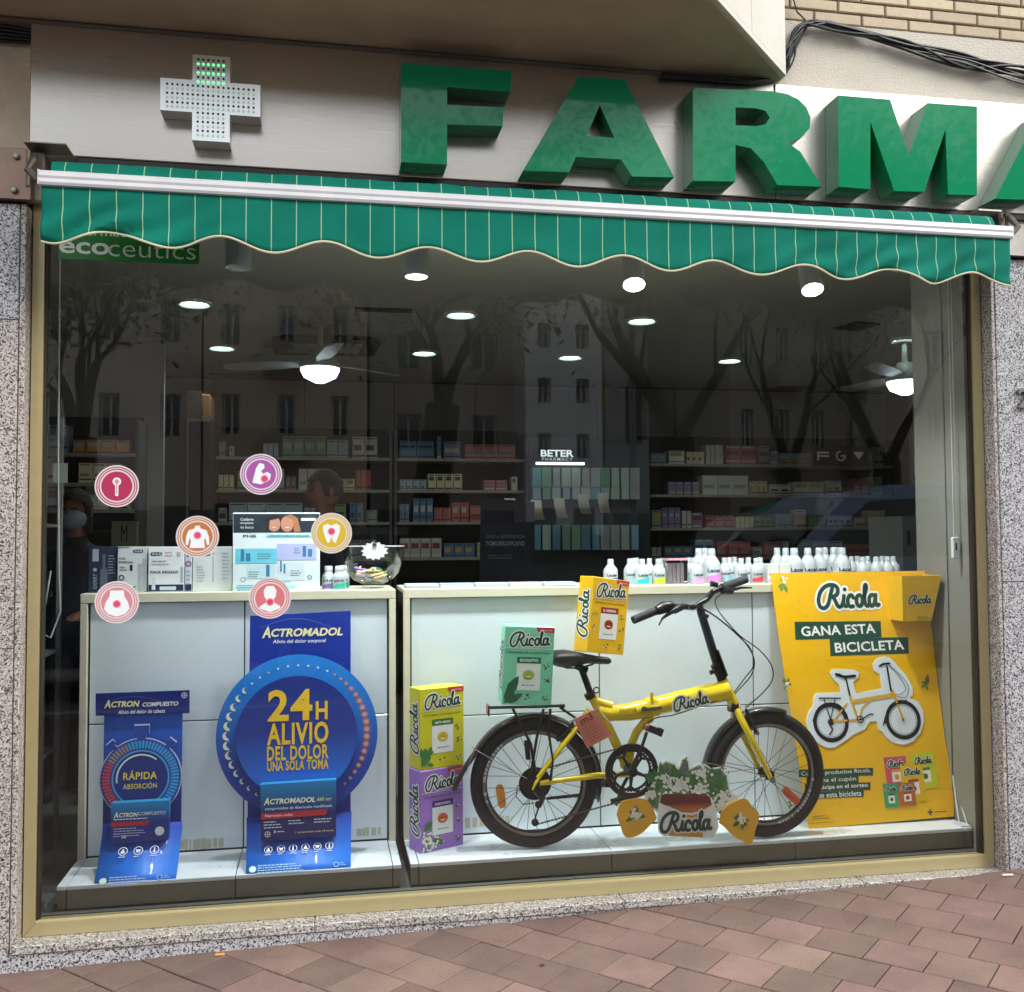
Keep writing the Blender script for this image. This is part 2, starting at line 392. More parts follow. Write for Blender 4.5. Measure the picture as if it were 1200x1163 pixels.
GLASS = glassmat('window_glass', (.96, .98, .97, 1), 1.35)
CLEAR = glassmat('clear_inner_face', (1, 1, 1, 1), 0)

PLASTER = M('#c6b8a2', .9, bump=.5, bscale=140, var=.12, vscale=9)
PLASTER_R = M('#c4bdb0', .9, bump=.5, bscale=140, var=.08, vscale=5)
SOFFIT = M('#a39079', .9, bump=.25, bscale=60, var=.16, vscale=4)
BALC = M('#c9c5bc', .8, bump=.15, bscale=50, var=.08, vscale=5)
BRICK = M('#bfae95', .85, bump=.35, bscale=220, var=.10, vscale=30, randv=.12)
MORTAR = M('#7d705f', .95, bump=.4, bscale=150)
GOLD = M('#b3a67c', .34, metal=.35, var=.05, vscale=14)
WHITE = M('#dfe3e2', .45); WHITEM = M('#e8e8e4', .35); CREAM = M('#d9d6bd', .4, var=.03, vscale=10)
BLACK = M('#131314', .45); RUBBER = M('#1b1b1c', .75); DARK = M('#26241f', .6)

# ---------------------------------------------------------------- ground
def gz(x): return .207+.0245*x
PAVE = M('#6e5850', .86, bump=.5, bscale=110, var=.26, vscale=5, randv=.20)
struct('ground', MB().box(-90, 90, -120, 40, -.6, -.12), M('#6f6a63', .95, var=.1))
g = MB(); g.add([(-14, -.05, gz(-14)-.012), (-14, -5.0, gz(-14)-.012), (14, -5.0, gz(14)-.012), (14, -.05, gz(14)-.012), (-14, -.05, -.3), (-14, -5.0, -.3), (14, -5, -.3), (14, -.05, -.3)],
      [(0, 1, 2, 3), (4, 7, 6, 5), (0, 4, 5, 1), (1, 5, 6, 2), (2, 6, 7, 3), (3, 7, 4, 0)])
pav = struct('pavement', g, M('#574a44', .95, bump=.5, bscale=90, var=.2, vscale=20))
struct('road', MB().box(-60, 60, -15.5, -5.16, -.115, .19), M('#5d5c5b', .9, bump=.4, bscale=80, var=.12))
struct('kerb', MB().box(-14, 14, -5.155, -5.005, -.1, .215), M('#8f8b84', .85, bump=.3, var=.1))
struct('far_pavement', MB().box(-60, 60, -21, -15.52, -.1, .30), M('#a2978d', .9, var=.15))
# square pavers laid diagonally, cut along the facade and the sill
def clip(P, f):
    o = []
    for i in range(len(P)):
        a, b = P[i], P[(i+1) % len(P)]; fa, fb = f(a), f(b)
        if fa >= 0: o.append(a)
        if fa*fb < 0: t = fa/(fa-fb); o.append((a[0]+(b[0]-a[0])*t, a[1]+(b[1]-a[1])*t))
    return o
ang = rad(-47.3); uu = Vector((math.cos(ang), math.sin(ang))); vv = Vector((-uu.y, uu.x)); S = .1835; SV = .1815; o0 = Vector((2.659, -.393))
tmesh = None; cnt = 0
for j in range(-14, 16):
    for i in range(-16, 18):
        g0 = .0018
        base = o0+vv*(j*SV)+uu*((i+(j % 2)*.5)*S)
        q = [base+uu*g0-vv*(SV-g0), base+uu*(S-g0)-vv*(SV-g0), base+uu*(S-g0)-vv*g0, base+uu*g0-vv*g0]
        c = (q[0]+q[2])/2
        if not (-.75 < c.x < 4.25 and -1.45 < c.y < .15): continue
        if cnt >= 296: continue
        P = clip([(p.x, p.y) for p in q], lambda p: -.058-p[1])
        if len(P) < 3: continue
        ar = abs(sum(P[k][0]*P[(k+1) % len(P)][1]-P[(k+1) % len(P)][0]*P[k][1] for k in range(len(P))))/2
        if ar < .0012: continue
        dz = random.uniform(-.0014, .0014); b = .003; n = len(P); cx_ = sum(p[0] for p in P)/n; cy_ = sum(p[1] for p in P)/n
        tx, ty = random.uniform(-.006, .006), random.uniform(-.006, .006)
        top = lambda p, d: gz(p[0])+dz+d+(p[0]-cx_)*tx+(p[1]-cy_)*ty
        inn = [(p[0]+(cx_-p[0])*b/.09, p[1]+(cy_-p[1])*b/.09) for p in P]
        vs = [(p[0], p[1], top(p, 0)) for p in inn]+[(p[0], p[1], top(p, -.0025)) for p in P]+[(p[0], p[1], top(p, -.02)) for p in P]
        fs = [tuple(range(n))]+[(n+k, n+(k+1) % n, (k+1) % n, k) for k in range(n)]+[(2*n+k, 2*n+(k+1) % n, n+(k+1) % n, n+k) for k in range(n)]
        if sum(P[k][0]*P[(k+1) % n][1]-P[(k+1) % n][0]*P[k][1] for k in range(n)) < 0: fs = [f[::-1] for f in fs]
        MB().add(vs, fs).build('paver', PAVE, pav); cnt += 1

# ---------------------------------------------------------------- granite facade, sill, plaster, brick
def slabs(name, label, parts, mats):
    t = thing(name, label, 'wall')
    for i, (x0, x1, z0, z1) in enumerate(parts):
        bx('granite_slab', mats[i % len(mats)], t, x0+.0015, x1-.0015, -.06, .10, z0+.0015, z1-.0015, bev=.002)
    bx('wall_core', MORTAR, t, min(p[0] for p in parts)+.006, max(p[1] for p in parts)-.006, -.054, .09, min(p[2] for p in parts)+.005, max(p[3] for p in parts)-.004)
    return t
zA = U(20, 375, -.06).z
slabs('granite_pilaster', 'speckled granite pilaster at the left edge, below a bolted metal plate', [(-.60, -.025, .19, 1.25), (-.60, -.025, 1.25, zA), (-.60, -.025, zA, 2.735), (-.024, -.0035, .20, 2.735)], [GR_WARM, GR_WARM, GR, GR_WARM])
slabs('granite_pilaster', 'pale speckled granite pilaster to the right of the window, with a house number', [(3.6035, 3.622, .25, 2.72), (3.623, 4.4, .25, 1.42), (3.623, 4.4, 1.42, 2.72)], [GR_WARM, GR, GR])
sl = thing('granite_sill', 'narrow granite sill under the gold window frame', 'sill')
for a, b in ((-.02, .95), (.95, 2.05), (2.05, 3.0), (3.0, 3.602)):
    bx('sill_slab', GR_SILL, sl, a+.001, b-.001, -.073, .08, .263, .2915, bev=.003)
sk = thing('granite_skirting', 'rough granite skirting between the sill and the paving, ending in cement', 'skirting')
for a, b in ((-.30, .55), (.55, 1.62), (1.62, 2.77)):
    bx('skirting_slab', GR, sk, a+.001, b-.001, -.066, .07, .15, .261)
mbc = MB(); mbc.box(2.772, 3.66, -.062, .07, .15, .2622); mbc.build('cement_fill', M('#857768', .95, bump=.6, bscale=70, var=.2, vscale=18), sk)

pw = thing('plaster_wall', 'rough beige plaster strip beside the sign at the left edge', 'wall')
bx('wall_face', PLASTER, pw, -.9, .004, -.035, .12, 2.92, 3.5)
pr_ = thing('plaster_wall', 'pale plaster band between the steel sign and the bricks, under the cables', 'wall')
bx('wall_face', PLASTER_R, pr_, .004, 5.0, -.035, .12, 2.76, 3.632)
bw = thing('brick_wall', 'beige brick wall above the pale plaster band at the top right', 'wall')
zb = 3.636; bh = .0405; bl = .205
bx('mortar_bed', MORTAR, bw, 2.3, 5.0, -.030, .12, 3.633, 4.3)
for r in range(14):
    for c in range(-1, 13):
        x0 = 2.47+c*bl+(r % 2)*bl*.5; z0 = zb+r*(bh+.009)
        if x0 > 4.6 or z0 > 4.2: continue
        bx('brick', BRICK, bw, x0, x0+bl-.009, -.039+random.uniform(-.0015, .0015), .0, z0, z0+bh, bev=.003)

# steel plates at the ends of the sign
def plate(name, label, x0, x1, z0, z1, col):
    t = thing(name, label, 'plate')
    bx('plate_sheet', M(col, .42, metal=.75, var=.22, vscale=9), t, x0, x1, -.078, -.0355, z0, z1, bev=.002)
    for (x, z) in ((x1-.045 if x0 < 0 else x0+.018, z1-.03), (x1-.05 if x0 < 0 else x0+.018, z0+.03)):
        MB().lathe([(.011, 0), (.011, -.006), (.008, -.011), (.0, -.012)], (x, -.079, z), 12, 'y').build('bolt', M('#8b8784', .35, metal=.8), t)
    bx('bottom_lip', M(col, .42, metal=.75, var=.22, vscale=9), t, x0, x1, -.088, -.0785, z0, z0+.006)
plate('metal_plate', 'stained brownish metal plate with two bolts above the left granite', -.62, .012, 2.742, 2.917, '#8d7769')
plate('metal_plate', 'grey metal plate with bolts above the right granite', 3.63, 4.5, 2.727, 2.90, '#a3a09c')

# balcony above, cut back at its right corner
bal = thing('balcony', 'concrete balcony slab overhead with a chamfered right corner', 'balcony')
zs = 3.352; P = [(-3.5, -.036), (-3.5, -.60), (2.215, -.60), (2.69, -.125), (2.69, -.036)]
def slab(mb, P, z0, z1):
    n = len(P); mb.add([(p[0], p[1], z0) for p in P]+[(p[0], p[1], z1) for p in P], [tuple(range(n))[::-1], tuple(range(n, 2*n))]+[(k, (k+1) % n, n+(k+1) % n, n+k) for k in range(n)]); return mb
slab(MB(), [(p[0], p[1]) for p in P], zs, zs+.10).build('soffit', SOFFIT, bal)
P2 = [(-3.5, -.036), (-3.5, -.615), (2.222, -.615), (2.704, -.133), (2.704, -.036)]
slab(MB(), P2, zs+.008, zs+.03).build('drip_edge', BALC, bal)
for a, b in (((2.222, -.615), (2.455, -.382)), ((2.457, -.380), (2.704, -.133)), ((-3.5, -.615), (2.220, -.615))):
    d = Vector(b)-Vector(a); nn = Vector((-d.y, d.x)).normalized()*.06
    slab(MB(), [a, b, (b[0]+nn.x, b[1]+nn.y), (a[0]+nn.x, a[1]+nn.y)], zs+.031, zs+.95).build('parapet_panel', BALC, bal)
MB().tube([(-.9, -.10, 3.343), (2.65, -.10, 3.343)], .009, 6).build('ceiling_joint', M('#5b5248', .8), bal)
# the rest of the building face, out of frame
bld = thing('apartment_block', 'upper storeys of the block that houses the pharmacy', 'building')
bx('upper_wall', BRICK, bld, -8, 8, .13, .5, 3.5, 9)
bx('side_wall', GR_WARM, bld, -8, -.61, -.05, .45, .0, 3.45); bx('side_wall', GR, bld, 4.41, 9, -.05, .45, .0, 3.45)
bx('back_wall', MORTAR, bld, -8, 9, 6.2, 6.5, 0, 9); bx('roof_slab', MORTAR, bld, -8, 9, .55, 6.15, 3.2, 3.4)

# ---------------------------------------------------------------- sign, letters, cross
sg = thing('shop_sign', 'long brushed steel fascia with big green letters FARMA over the awning', 'sign')
ZS0, ZS1 = 2.893, 3.343; XS = 2.672
bx('sign_panel', STEEL, sg, .010, XS-.0015, -.10, -.0355, ZS0, ZS1, bev=.003)
bx('sign_panel', STEEL, sg, XS+.0015, 5.0, -.10, -.0355, ZS0, ZS1, bev=.003)
bx('bottom_channel', BLACK, sg, .16, 5.0, -.094, -.036, ZS0-.022, ZS0-.002)
LF = '#007c50'
LGF = M(LF, .16, coat=.4, spec=.2); LGS = M('#0f6e45', .2)
f0 = Fr('frame_tmp', 'x', 'x', (0, 0, 0)); 
A_ = [(678,90),(732,93),(790,208),(741,207),(728,187),(675,184),(667,202),(613,200)]; A_h = [(703,123),(720,162),(688,159)]
LT = [([(470,74),(600,83),(598,108),(524,102),(524,123),(590,126),(589,148),(524,146),(524,193),(470,190)], []),
      (A_, [A_h]),
      ([(812,103),(905,107),(923,110.5),(936,117),(945,126),(950,138),(949,150),(941,160),(924,168),(938,178),(963,219),(911,217),(895,190),(880,174),(862,170),(862,213),(812,212)],
       [[(862,126),(885,127),(897,130),(902,138),(897,146),(886,148),(862,147)]]),
      ([(982,112),(1043,117),(1065,182),(1087,121),(1145,125),(1145,229),(1111,228),(1108,152),(1083,225),(1048,224),(1020,143),(1020,222),(983,219)], [])]
LT2 = [(f0.qq(o, .2), [f0.qq(h, .2) for h in hs]) for o, hs in LT]
c0 = f0.q(613, 200, .2); c1 = f0.q(1166, 233, .2)
LT2.append(([(x+c1[0]-c0[0], z+c1[1]-c0[1]) for x, z in LT2[1][0]], [[(x+c1[0]-c0[0], z+c1[1]-c0[1]) for x, z in LT2[1][1][0]]]))
for o, hs in LT2:
    mb = MB(); mb.poly(o, -.2, .0985, hs); 
    n = len(o)+sum(len(h) for h in hs)
    for i, f in enumerate(mb.f): mb.mi[i] = 0 if all(v < n for v in f) else 1
    L = mb.build('letter', [LGF, LGS], sg)
bpy.data.objects.remove(f0.e)
cr_ = thing('pharmacy_cross', 'silver pharmacy cross with rows of green lights left of the letters', 'cross')
cz0, cz1, cx0, cx1 = 3.040, 3.150, .437, .762; vx0, vx1, vz0, vz1 = .540, .662, 2.945, 3.238
Pc = [(cx0,cz0),(vx0,cz0),(vx0,vz0),(vx1,vz0),(vx1,cz0),(cx1,cz0),(cx1,cz1),(vx1,cz1),(vx1,vz1),(vx0,vz1),(vx0,cz1),(cx0,cz1)]
MB().poly(Pc, -.175, .0735).build('case', steel('cross_steel', '#eceeed', .38, (1, 1, 1), .0), cr_)
on, on2, off = MB(), MB(), MB()
for i in range(18):
    for j in range(18):
        x = cx0+.022+i*(cx1-cx0-.044)/17; z = vz0+.018+j*(vz1-vz0-.034)/17
        if not ((vx0+.01 < x < vx1-.01) or (cz0+.012 < z < cz1-.006)): continue
        disc((on if j > 11 else on2) if j % 2 == 0 else off, x, z, .0048 if j % 2 == 0 else .0042, -.1762, 8)
on.build('lit_dots', M('#58e08a', .4, emit=.9), cr_, kind='stuff'); on2.build('dim_dots', M('#a5cdb4', .3, emit=.12), cr_, kind='stuff'); off.build('dark_dots', M('#15201a', .5), cr_, kind='stuff')

# ---------------------------------------------------------------- cables
cb = thing('cable_bundle', 'bundle of black cables sagging along the plaster above the letters', 'cable')
rnd = random.Random(3)
for k in range(11):
    a = [(776, 88+rnd.uniform(-2, 2)), (840, 93+rnd.uniform(-2, 2)), (890, 96+rnd.uniform(-3, 1)), (912+rnd.uniform(-4, 8), 88), (924+rnd.uniform(-6, 8), 62+rnd.uniform(-8, 8)), (936+rnd.uniform(-5, 10), 32+rnd.uniform(-4, 6)), (950+rnd.uniform(-4, 12), 24+rnd.uniform(0, 8)),
         (985, 32+rnd.uniform(-3, 6)), (1060, 48+rnd.uniform(-3, 12)), (1130, 64+rnd.uniform(-3, 16)), (1200, 80+rnd.uniform(-4, 20)), (1290, 92+rnd.uniform(-4, 20))]
    P = []
    for i, (x, y) in enumerate(a):
        yy = -.112-rnd.uniform(0, .02) if i < 3 else -.05-rnd.uniform(0, .03); P.append(U(x, y, yy))
    # smooth through the points
    Q = []; E = [P[0]*2-P[1]]+P+[P[-1]*2-P[-2]]
    for i in range(1, len(E)-2):
        for s_ in range(5):
            t = s_/5; A, B_, C_, D = E[i-1], E[i], E[i+1], E[i+2]
            Q.append(.5*((2*B_)+(C_-A)*t+(2*A-5*B_+4*C_-D)*t*t+(3*B_-A-3*C_+D)*t**3))
    MB().tube(Q+[P[-1]], rnd.choice((.0035, .0045, .006)), 6).build('cable', M('#17181b', .5), cb, smooth=True)
MB().tube([U(930, 0, -.06), U(934, 14, -.06), U(944, 24, -.06)], .003, 6).build('cable', BLACK, cb)
c2 = thing('cable_bundle', 'black cables in the shaded corner at the top left edge', 'cable')
for k in range(5):
    MB().tube([U(-60, 24+k*5, -.06), U(0, 30+k*4.6, -.06), U(36, 36+k*3.6, -.06)], .006, 6).build('cable', BLACK, c2, smooth=True)

# ---------------------------------------------------------------- awning
AW = '#0c8468'
def awmat():
    m = M('#0b8a6a', .85, bump=.12, bscale=300, spec=.15).copy(); t = m.node_tree; b = t.nodes['Principled BSDF']
    tcn = N(t, 'ShaderNodeTexCoord'); s = N(t, 'ShaderNodeSeparateXYZ'); t.links.new(tcn.outputs['Object'], s.inputs[0])
    a = N(t, 'ShaderNodeMath', operation='MULTIPLY_ADD'); a.inputs[1].default_value = 1/.0812; a.inputs[2].default_value = -.155/.0812+.02+40
    fr = N(t, 'ShaderNodeMath', operation='FRACT'); lt = N(t, 'ShaderNodeMath', operation='LESS_THAN'); lt.inputs[1].default_value = .040
    t.links.new(s.outputs['X'], a.inputs[0]); t.links.new(a.outputs[0], fr.inputs[0]); t.links.new(fr.outputs[0], lt.inputs[0])
    n = N(t, 'ShaderNodeTexNoise'); n.inputs['Scale'].default_value = 5; n.inputs['Detail'].default_value = 5; t.links.new(tcn.outputs['Object'], n.inputs['Vector'])
    c = N(t, 'ShaderNodeMix', data_type='RGBA'); c.inputs['A'].default_value = lin('#07604f'); c.inputs['B'].default_value = lin('#0d7a68'); t.links.new(n.outputs['Fac'], c.inputs['Factor'])
    x = N(t, 'ShaderNodeMix', data_type='RGBA'); x.inputs['B'].default_value = lin('#93b48c'); t.links.new(lt.outputs[0], x.inputs['Factor']); t.links.new(c.outputs['Result'], x.inputs['A'])
    t.links.new(x.outputs['Result'], b.inputs['Base Color']); return m
AWM = awmat()
aw = thing('awning', 'rolled-in green striped awning with white front bar and scalloped valance', 'awning')
AX0, AX1, AY = .090, 3.552, -.25
zc = 2.737
def wr(x, t):
    e = math.exp(-((x-.25)/.35)**2)*1.0+math.exp(-((x-3.1)/.5)**2)*.8
    return .004*math.sin(x*23+t*2)*t+.009*noise.noise(Vector((x*4, t*1.2, 3)))*(.4+t)+e*.014*t*math.sin((x*1.0+t*.35)*30)
def scal(x): return .179-.0225*math.cos(2*math.pi*(x-.300)/.3435)-.0225+.004
nx = 420; nzv = 9; v = []; 
for i in range(nx+1):
    x = AX0+(AX1-AX0)*i/nx
    for j in range(nzv+1):
        t = j/nzv; v.append((x, AY+wr(x, t), zc-t*(scal(x)+.0)))
f = [(i*(nzv+1)+j, i*(nzv+1)+j+1, (i+1)*(nzv+1)+j+1, (i+1)*(nzv+1)+j) for i in range(nx) for j in range(nzv)]
o = MB().add(v, f).build('valance', AWM, aw, smooth=True)
sm = o.modifiers.new('thick', 'SOLIDIFY'); sm.thickness = .0016; sm.offset = 1
ed = [(AX0+(AX1-AX0)*i/nx, AY+wr(AX0+(AX1-AX0)*i/nx, 1), zc-scal(AX0+(AX1-AX0)*i/nx)) for i in range(nx+1)]
MB().tube(ed, .0038, 6).build('valance_piping', M('#cfc9ac', .7), aw, smooth=True)
# front bar: ribbed white profile
pf = [(0, 0), (-.012, .002), (-.016, .010), (-.014, .022), (-.017, .030), (-.015, .044), (-.006, .050), (.02, .052), (.03, .03), (.03, 0)]
v = [(x, AY+p[0]*1.0+.0, zc-.002+p[1]) for x in (AX0-.004, AX1+.004) for p in pf]; n = len(pf)
MB().add(v, [(k, (k+1) % n, n+(k+1) % n, n+k)[::-1] for k in range(n)]+[tuple(range(n)), tuple(range(n, 2*n))[::-1]]).build('front_bar', M('#cfcfd2', .35, var=.10, vscale=5), aw)
bx('end_cap', M('#c5c5c6', .5), aw, AX0-.009, AX0-.0045, AY-.014, AY+.028, zc, zc+.048); bx('end_cap', M('#c5c5c6', .5), aw, AX1+.0045, AX1+.009, AY-.014, AY+.028, zc, zc+.048)
# cloth rolled behind and above the bar
v = []; nx2 = 200; prof = [(AY+.012, zc+.046), (AY+.018, zc+.072), (AY+.03, zc+.090), (AY+.05, zc+.100), (AY+.075, zc+.101), (AY+.10, zc+.09), (AY+.115, zc+.06), (AY+.11, zc+.03), (AY+.08, zc+.01)]
for i in range(nx2+1):
    x = AX0+.024+(AX1-AX0-.074)*i/nx2
    for k, (a, b) in enumerate(prof):
        d = .004*noise.noise(Vector((x*9, k*.5, 0)))+.003*noise.noise(Vector((x*30, k*.7, 5)))*(1 if .8 < x < 2.2 else .3); v.append((x, a-d*.5, b+d))
m_ = len(prof)
MB().add(v, [(i*m_+k, (i+1)*m_+k, (i+1)*m_+k+1, i*m_+k+1) for i in range(nx2) for k in range(m_-1)]).build('rolled_cloth', AWM, aw, smooth=True)
DG = M('#5d554c', .5, metal=.6, var=.15)
for xx, s in ((.045, 1), (3.60, -1)):
    MB().box(xx-.02, xx+.03, -.16, -.079, 2.80, 2.88, bev=.006).tube([(xx, -.17, 2.86), (xx+.01*s, -.21, 2.83), (xx, -.235, 2.79), (xx+.03*s, -.235, 2.76)], .012, 8).tube([(xx-.012, -.19, 2.87), (xx-.012, -.19, 2.75)], .007, 6).build('wall_bracket', DG, aw)
    MB().tube([(xx+.03*s, -.14, 2.80), (xx+.5*s, -.15, 2.795)], .014, 8).build('folding_arm', M('#bdbdbd', .4), aw)
bx('roof_plate', M('#807a72', .4, metal=.7), aw, .02, .15, -.2, -.101, 2.893, 2.897)
bx('roof_plate', M('#b5b2ac', .35, metal=.7), aw, 3.46, 3.56, -.2, -.101, 2.86, 2.866)

# ---------------------------------------------------------------- window frame and glass
wn = thing('shop_window', 'large shop window in a gold aluminium frame', 'window')
FX0, FX1, FZ0, FZ1 = 0.0, 3.6, .293, 2.80
def beam(name, P4, y0, y1, m):  # outline in x,z
    return MB().poly(P4, y0, y1-y0).build(name, m, wn)
g_ = .038; gz_ = .042
beam('frame_rail', [(FX0, FZ0), (FX1, FZ0), (FX1-g_, FZ0+gz_), (FX0+g_, FZ0+gz_)], 0, .06, GOLD)
beam('frame_rail', [(FX0, FZ1), (FX0+g_, FZ1-gz_), (FX1-g_, FZ1-gz_), (FX1, FZ1)], 0, .06, GOLD)
beam('frame_stile', [(FX0, FZ0+.0015), (FX0+g_-.001, FZ0+gz_), (FX0+g_-.001, FZ1-gz_), (FX0, FZ1-.0015)], 0.0008, .06, GOLD)
beam('frame_stile', [(FX1-g_+.001, FZ0+gz_), (FX1, FZ0+.0015), (FX1, FZ1-.0015), (FX1-g_+.001, FZ1-gz_)], 0.0008, .06, GOLD)
for x in (FX0+g_+.004, FX1-g_-.004): bx('glazing_bead', M('#2c2418', .6), wn, x-.003, x+.003, .012, .05, FZ0+gz_+.001, FZ1-gz_-.001)
bx('glazing_bead', M('#b3a77e', .4), wn, FX0+g_, FX1-g_, .004, .018, FZ0+gz_+.0005, FZ0+gz_+.006)
mbg = MB(); mbg.box(FX0+g_+.001, FX1-g_-.001, .022, .030, FZ0+gz_+.001, FZ1-gz_-.001)
mbg.mi = [1, 1, 0, 1, 1, 1]
mbg.build('glass_pane', [GLASS, CLEAR], wn)
bx('head_casing', M('#6d6a60', .7), wn, -.01, 3.61, -.02, .12, 2.802, 2.888)
# ---------------------------------------------------------------- shop interior
FL, CE = .335, 2.95
struct('shop_floor', MB().box(-3, 6.6, .07, 5.4, .15, FL), M('#5d625e', .3, var=.15, vscale=3))
struct('shop_ceiling', MB().box(-3, 6.6, .125, 5.4, CE, CE+.1), M('#a9a49b', .9))
IW = M('#989390', .8); IW2 = M('#84807c', .7)
struct('shop_wall', MB().box(-3.1, -2.9, .12, 5.4, FL, CE), IW)
struct('shop_wall', MB().box(6.4, 6.6, .12, 5.4, FL, CE), IW2)
bwl = struct('shop_wall', MB().box(-3, 6.5, 4.9, 5.1, FL, CE), M('#6d625c', .8))
for a, b in ((-2.9, -.052), (3.64, 6.4)): struct('shop_wall', MB().box(a, b, .105, .16, FL, CE), IW2)
xs = [U(p, 470, 4.85).x for p in (118, 250, 357, 462, 558, 700, 792, 905, 1040)]
for a, b in zip(xs, xs[1:]): bx('wall_panel', IW, bwl, a+.006, b-.006, 4.872, 4.899, 2.34, 2.93)
struct('ceiling_bulkhead', MB().box(-.05, 3.64, .30, .36, 2.80, CE-.001), M('#8f9292', .8))

jb = thing('window_jamb', 'pale green-white jamb and dark side panel inside the left edge of the window', 'jamb')
bx('jamb_board', M('#c3cec4', .5), jb, -.04, .034, .061, .085, FL, 2.79); bx('jamb_board', M('#77827e', .4), jb, -.045, .022, .087, .13, FL, 2.79)
bx('jamb_base', M('#4c524e', .5), jb, -.04, .036, .0615, .12, FL-.0, FL+.035)
jr = thing('window_jamb', 'grey-white side wall in two panels inside the right edge of the window', 'jamb')
JM = M('#85867e', .45, var=.06, vscale=3)
bx('wall_panel', JM, jr, 3.578, 3.64, .061, .222, FL, 2.79); bx('wall_panel', JM, jr, 3.578, 3.64, .232, .45, FL, 2.79); bx('joint', BLACK, jr, 3.588, 3.64, .2225, .2315, FL, 2.79)
for nm, lb, x, y, z0, wz in (('blind_cord', 'thin beaded blind cord hanging in a loop inside the left edge of the window', .062, .10, 1.28, None), ('blind_cord', 'blind cord with a white weight hanging inside the right edge of the window', 3.545, .13, 1.60, 1)):
    t = thing(nm, lb, 'cord'); C1 = M('#c9c9c2', .5)
    if wz is None: MB().tube([(x, y, 2.75), (x+.004, y, 1.9), (x+.012, y, 1.5), (x+.018, y, 1.36), (x-.01, y-.01, 1.27), (x-.04, y-.02, 1.29), (x-.02, y+.02, 1.5)], .0028, 6).build('cord', C1, t, smooth=True)
    else:
        MB().tube([(x, y, 2.75), (x, y, z0)], .002, 6).build('cord', C1, t); MB().tube([(x+.015, y, 2.75), (x+.012, y, z0)], .002, 6).build('cord', C1, t)
        MB().box(x-.012, x+.02, y-.008, y+.008, z0-.09, z0, bev=.004).build('weight', WHITE, t)
        bx('slot', BLACK, t, x, x+.006, y-.0095, y-.0082, z0-.055, z0-.025)

# lamps
WARM = M('#fff4e2', .5, emit=14); COOL = M('#dcfff0', .5, emit=3.2); GLOBE = M('#dff6ff', .5, emit=2.6)
for i, (px, py, lit) in enumerate(((279, 312, 0), (488, 322, 1), (743, 332, 2), (952, 338, 2))):
    lab = ['leftmost cylindrical ceiling spotlight under the awning edge', 'second cylindrical ceiling spotlight from the left, faintly lit from this side', 'bright tilted ceiling spotlight under the middle of the awning', 'rightmost bright tilted ceiling spotlight under the awning'][i]
    P = U(px, py, .095); t = thing('ceiling_spotlight', lab, 'spotlight', (P.x, .095, P.z), 'spotlights along the window')
    tilt = 24 if lit == 2 else 0
    t.rotation_euler = (rad(-tilt), rad(6 if lit == 2 else 0), 0)
    MB().lathe([(.041, -.008), (.045, -.008), (.045, .30), (.041, .30)], n=28).build('housing', M('#a4a8a8', .5), t, smooth=True)
    MB().lathe([(.0, -.0105), (.0395, -.0105), (.0395, -.0085)], n=28).build('lamp_face', WARM if lit == 2 else (M('#fff4e2', .5, emit=3) if lit else M('#555', .5) if False else M('#777777', .5)), t)
    if 1:
        l = bpy.data.lights.new('spotlight_and_fill', 'SPOT'); l.energy = (26, 46, 46)[lit]; l.spot_size = rad(120); l.spot_blend = .9; l.color = (.97, 1, 1); l.shadow_soft_size = .05  # leftmost fixture is unlit; its beam is added fill for the display
        lo = bpy.data.objects.new('spotlight_and_fill', l); COL.objects.link(lo); lo.location = (P.x, .095, P.z-.03)
        lo.rotation_euler = Vector((0, -.12, 1)).to_track_quat('Z', 'Y').to_euler()
for i, (px, py) in enumerate(((228, 355), (540, 368), (260, 407), (497, 413), (752, 375), (668, 418), (855, 422), (1060, 398))):
    d = ray(px, py); P = CAM+d*((CE-CAM.z)/d.z)
    lb = ['recessed ceiling light nearest the left edge of the window', 'greenish recessed ceiling light right of the fan', 'small recessed ceiling light just left of the fan', 'recessed ceiling light below and left of the greenish one', 'bluish recessed ceiling light right of the middle', 'recessed ceiling light left of the bluish one, farther back', 'recessed ceiling light near the right side fan', 'recessed ceiling light above the right fan, near the side wall'][i]
    t = thing('recessed_light', lb, 'ceiling light', (P.x, P.y, CE), 'recessed ceiling lights')
    MB().torus((0, 0, -.004), .090, .013, 28, 6, 'z').build('trim_ring', WHITE, t, smooth=True)
    MB().lathe([(.0, -.002), (.074, -.002), (.074, -.001)], n=24).build('diffuser', COOL, t)
    if i == 7: continue
    l = bpy.data.lights.new('downlight_beam', 'SPOT'); l.energy = 6.5; l.spot_size = rad(140); l.spot_blend = .8; l.shadow_soft_size = .07; l.color = (.9, 1, .97)
    lo = bpy.data.objects.new('downlight_beam', l); COL.objects.link(lo); lo.location = (P.x, P.y, CE-.03)
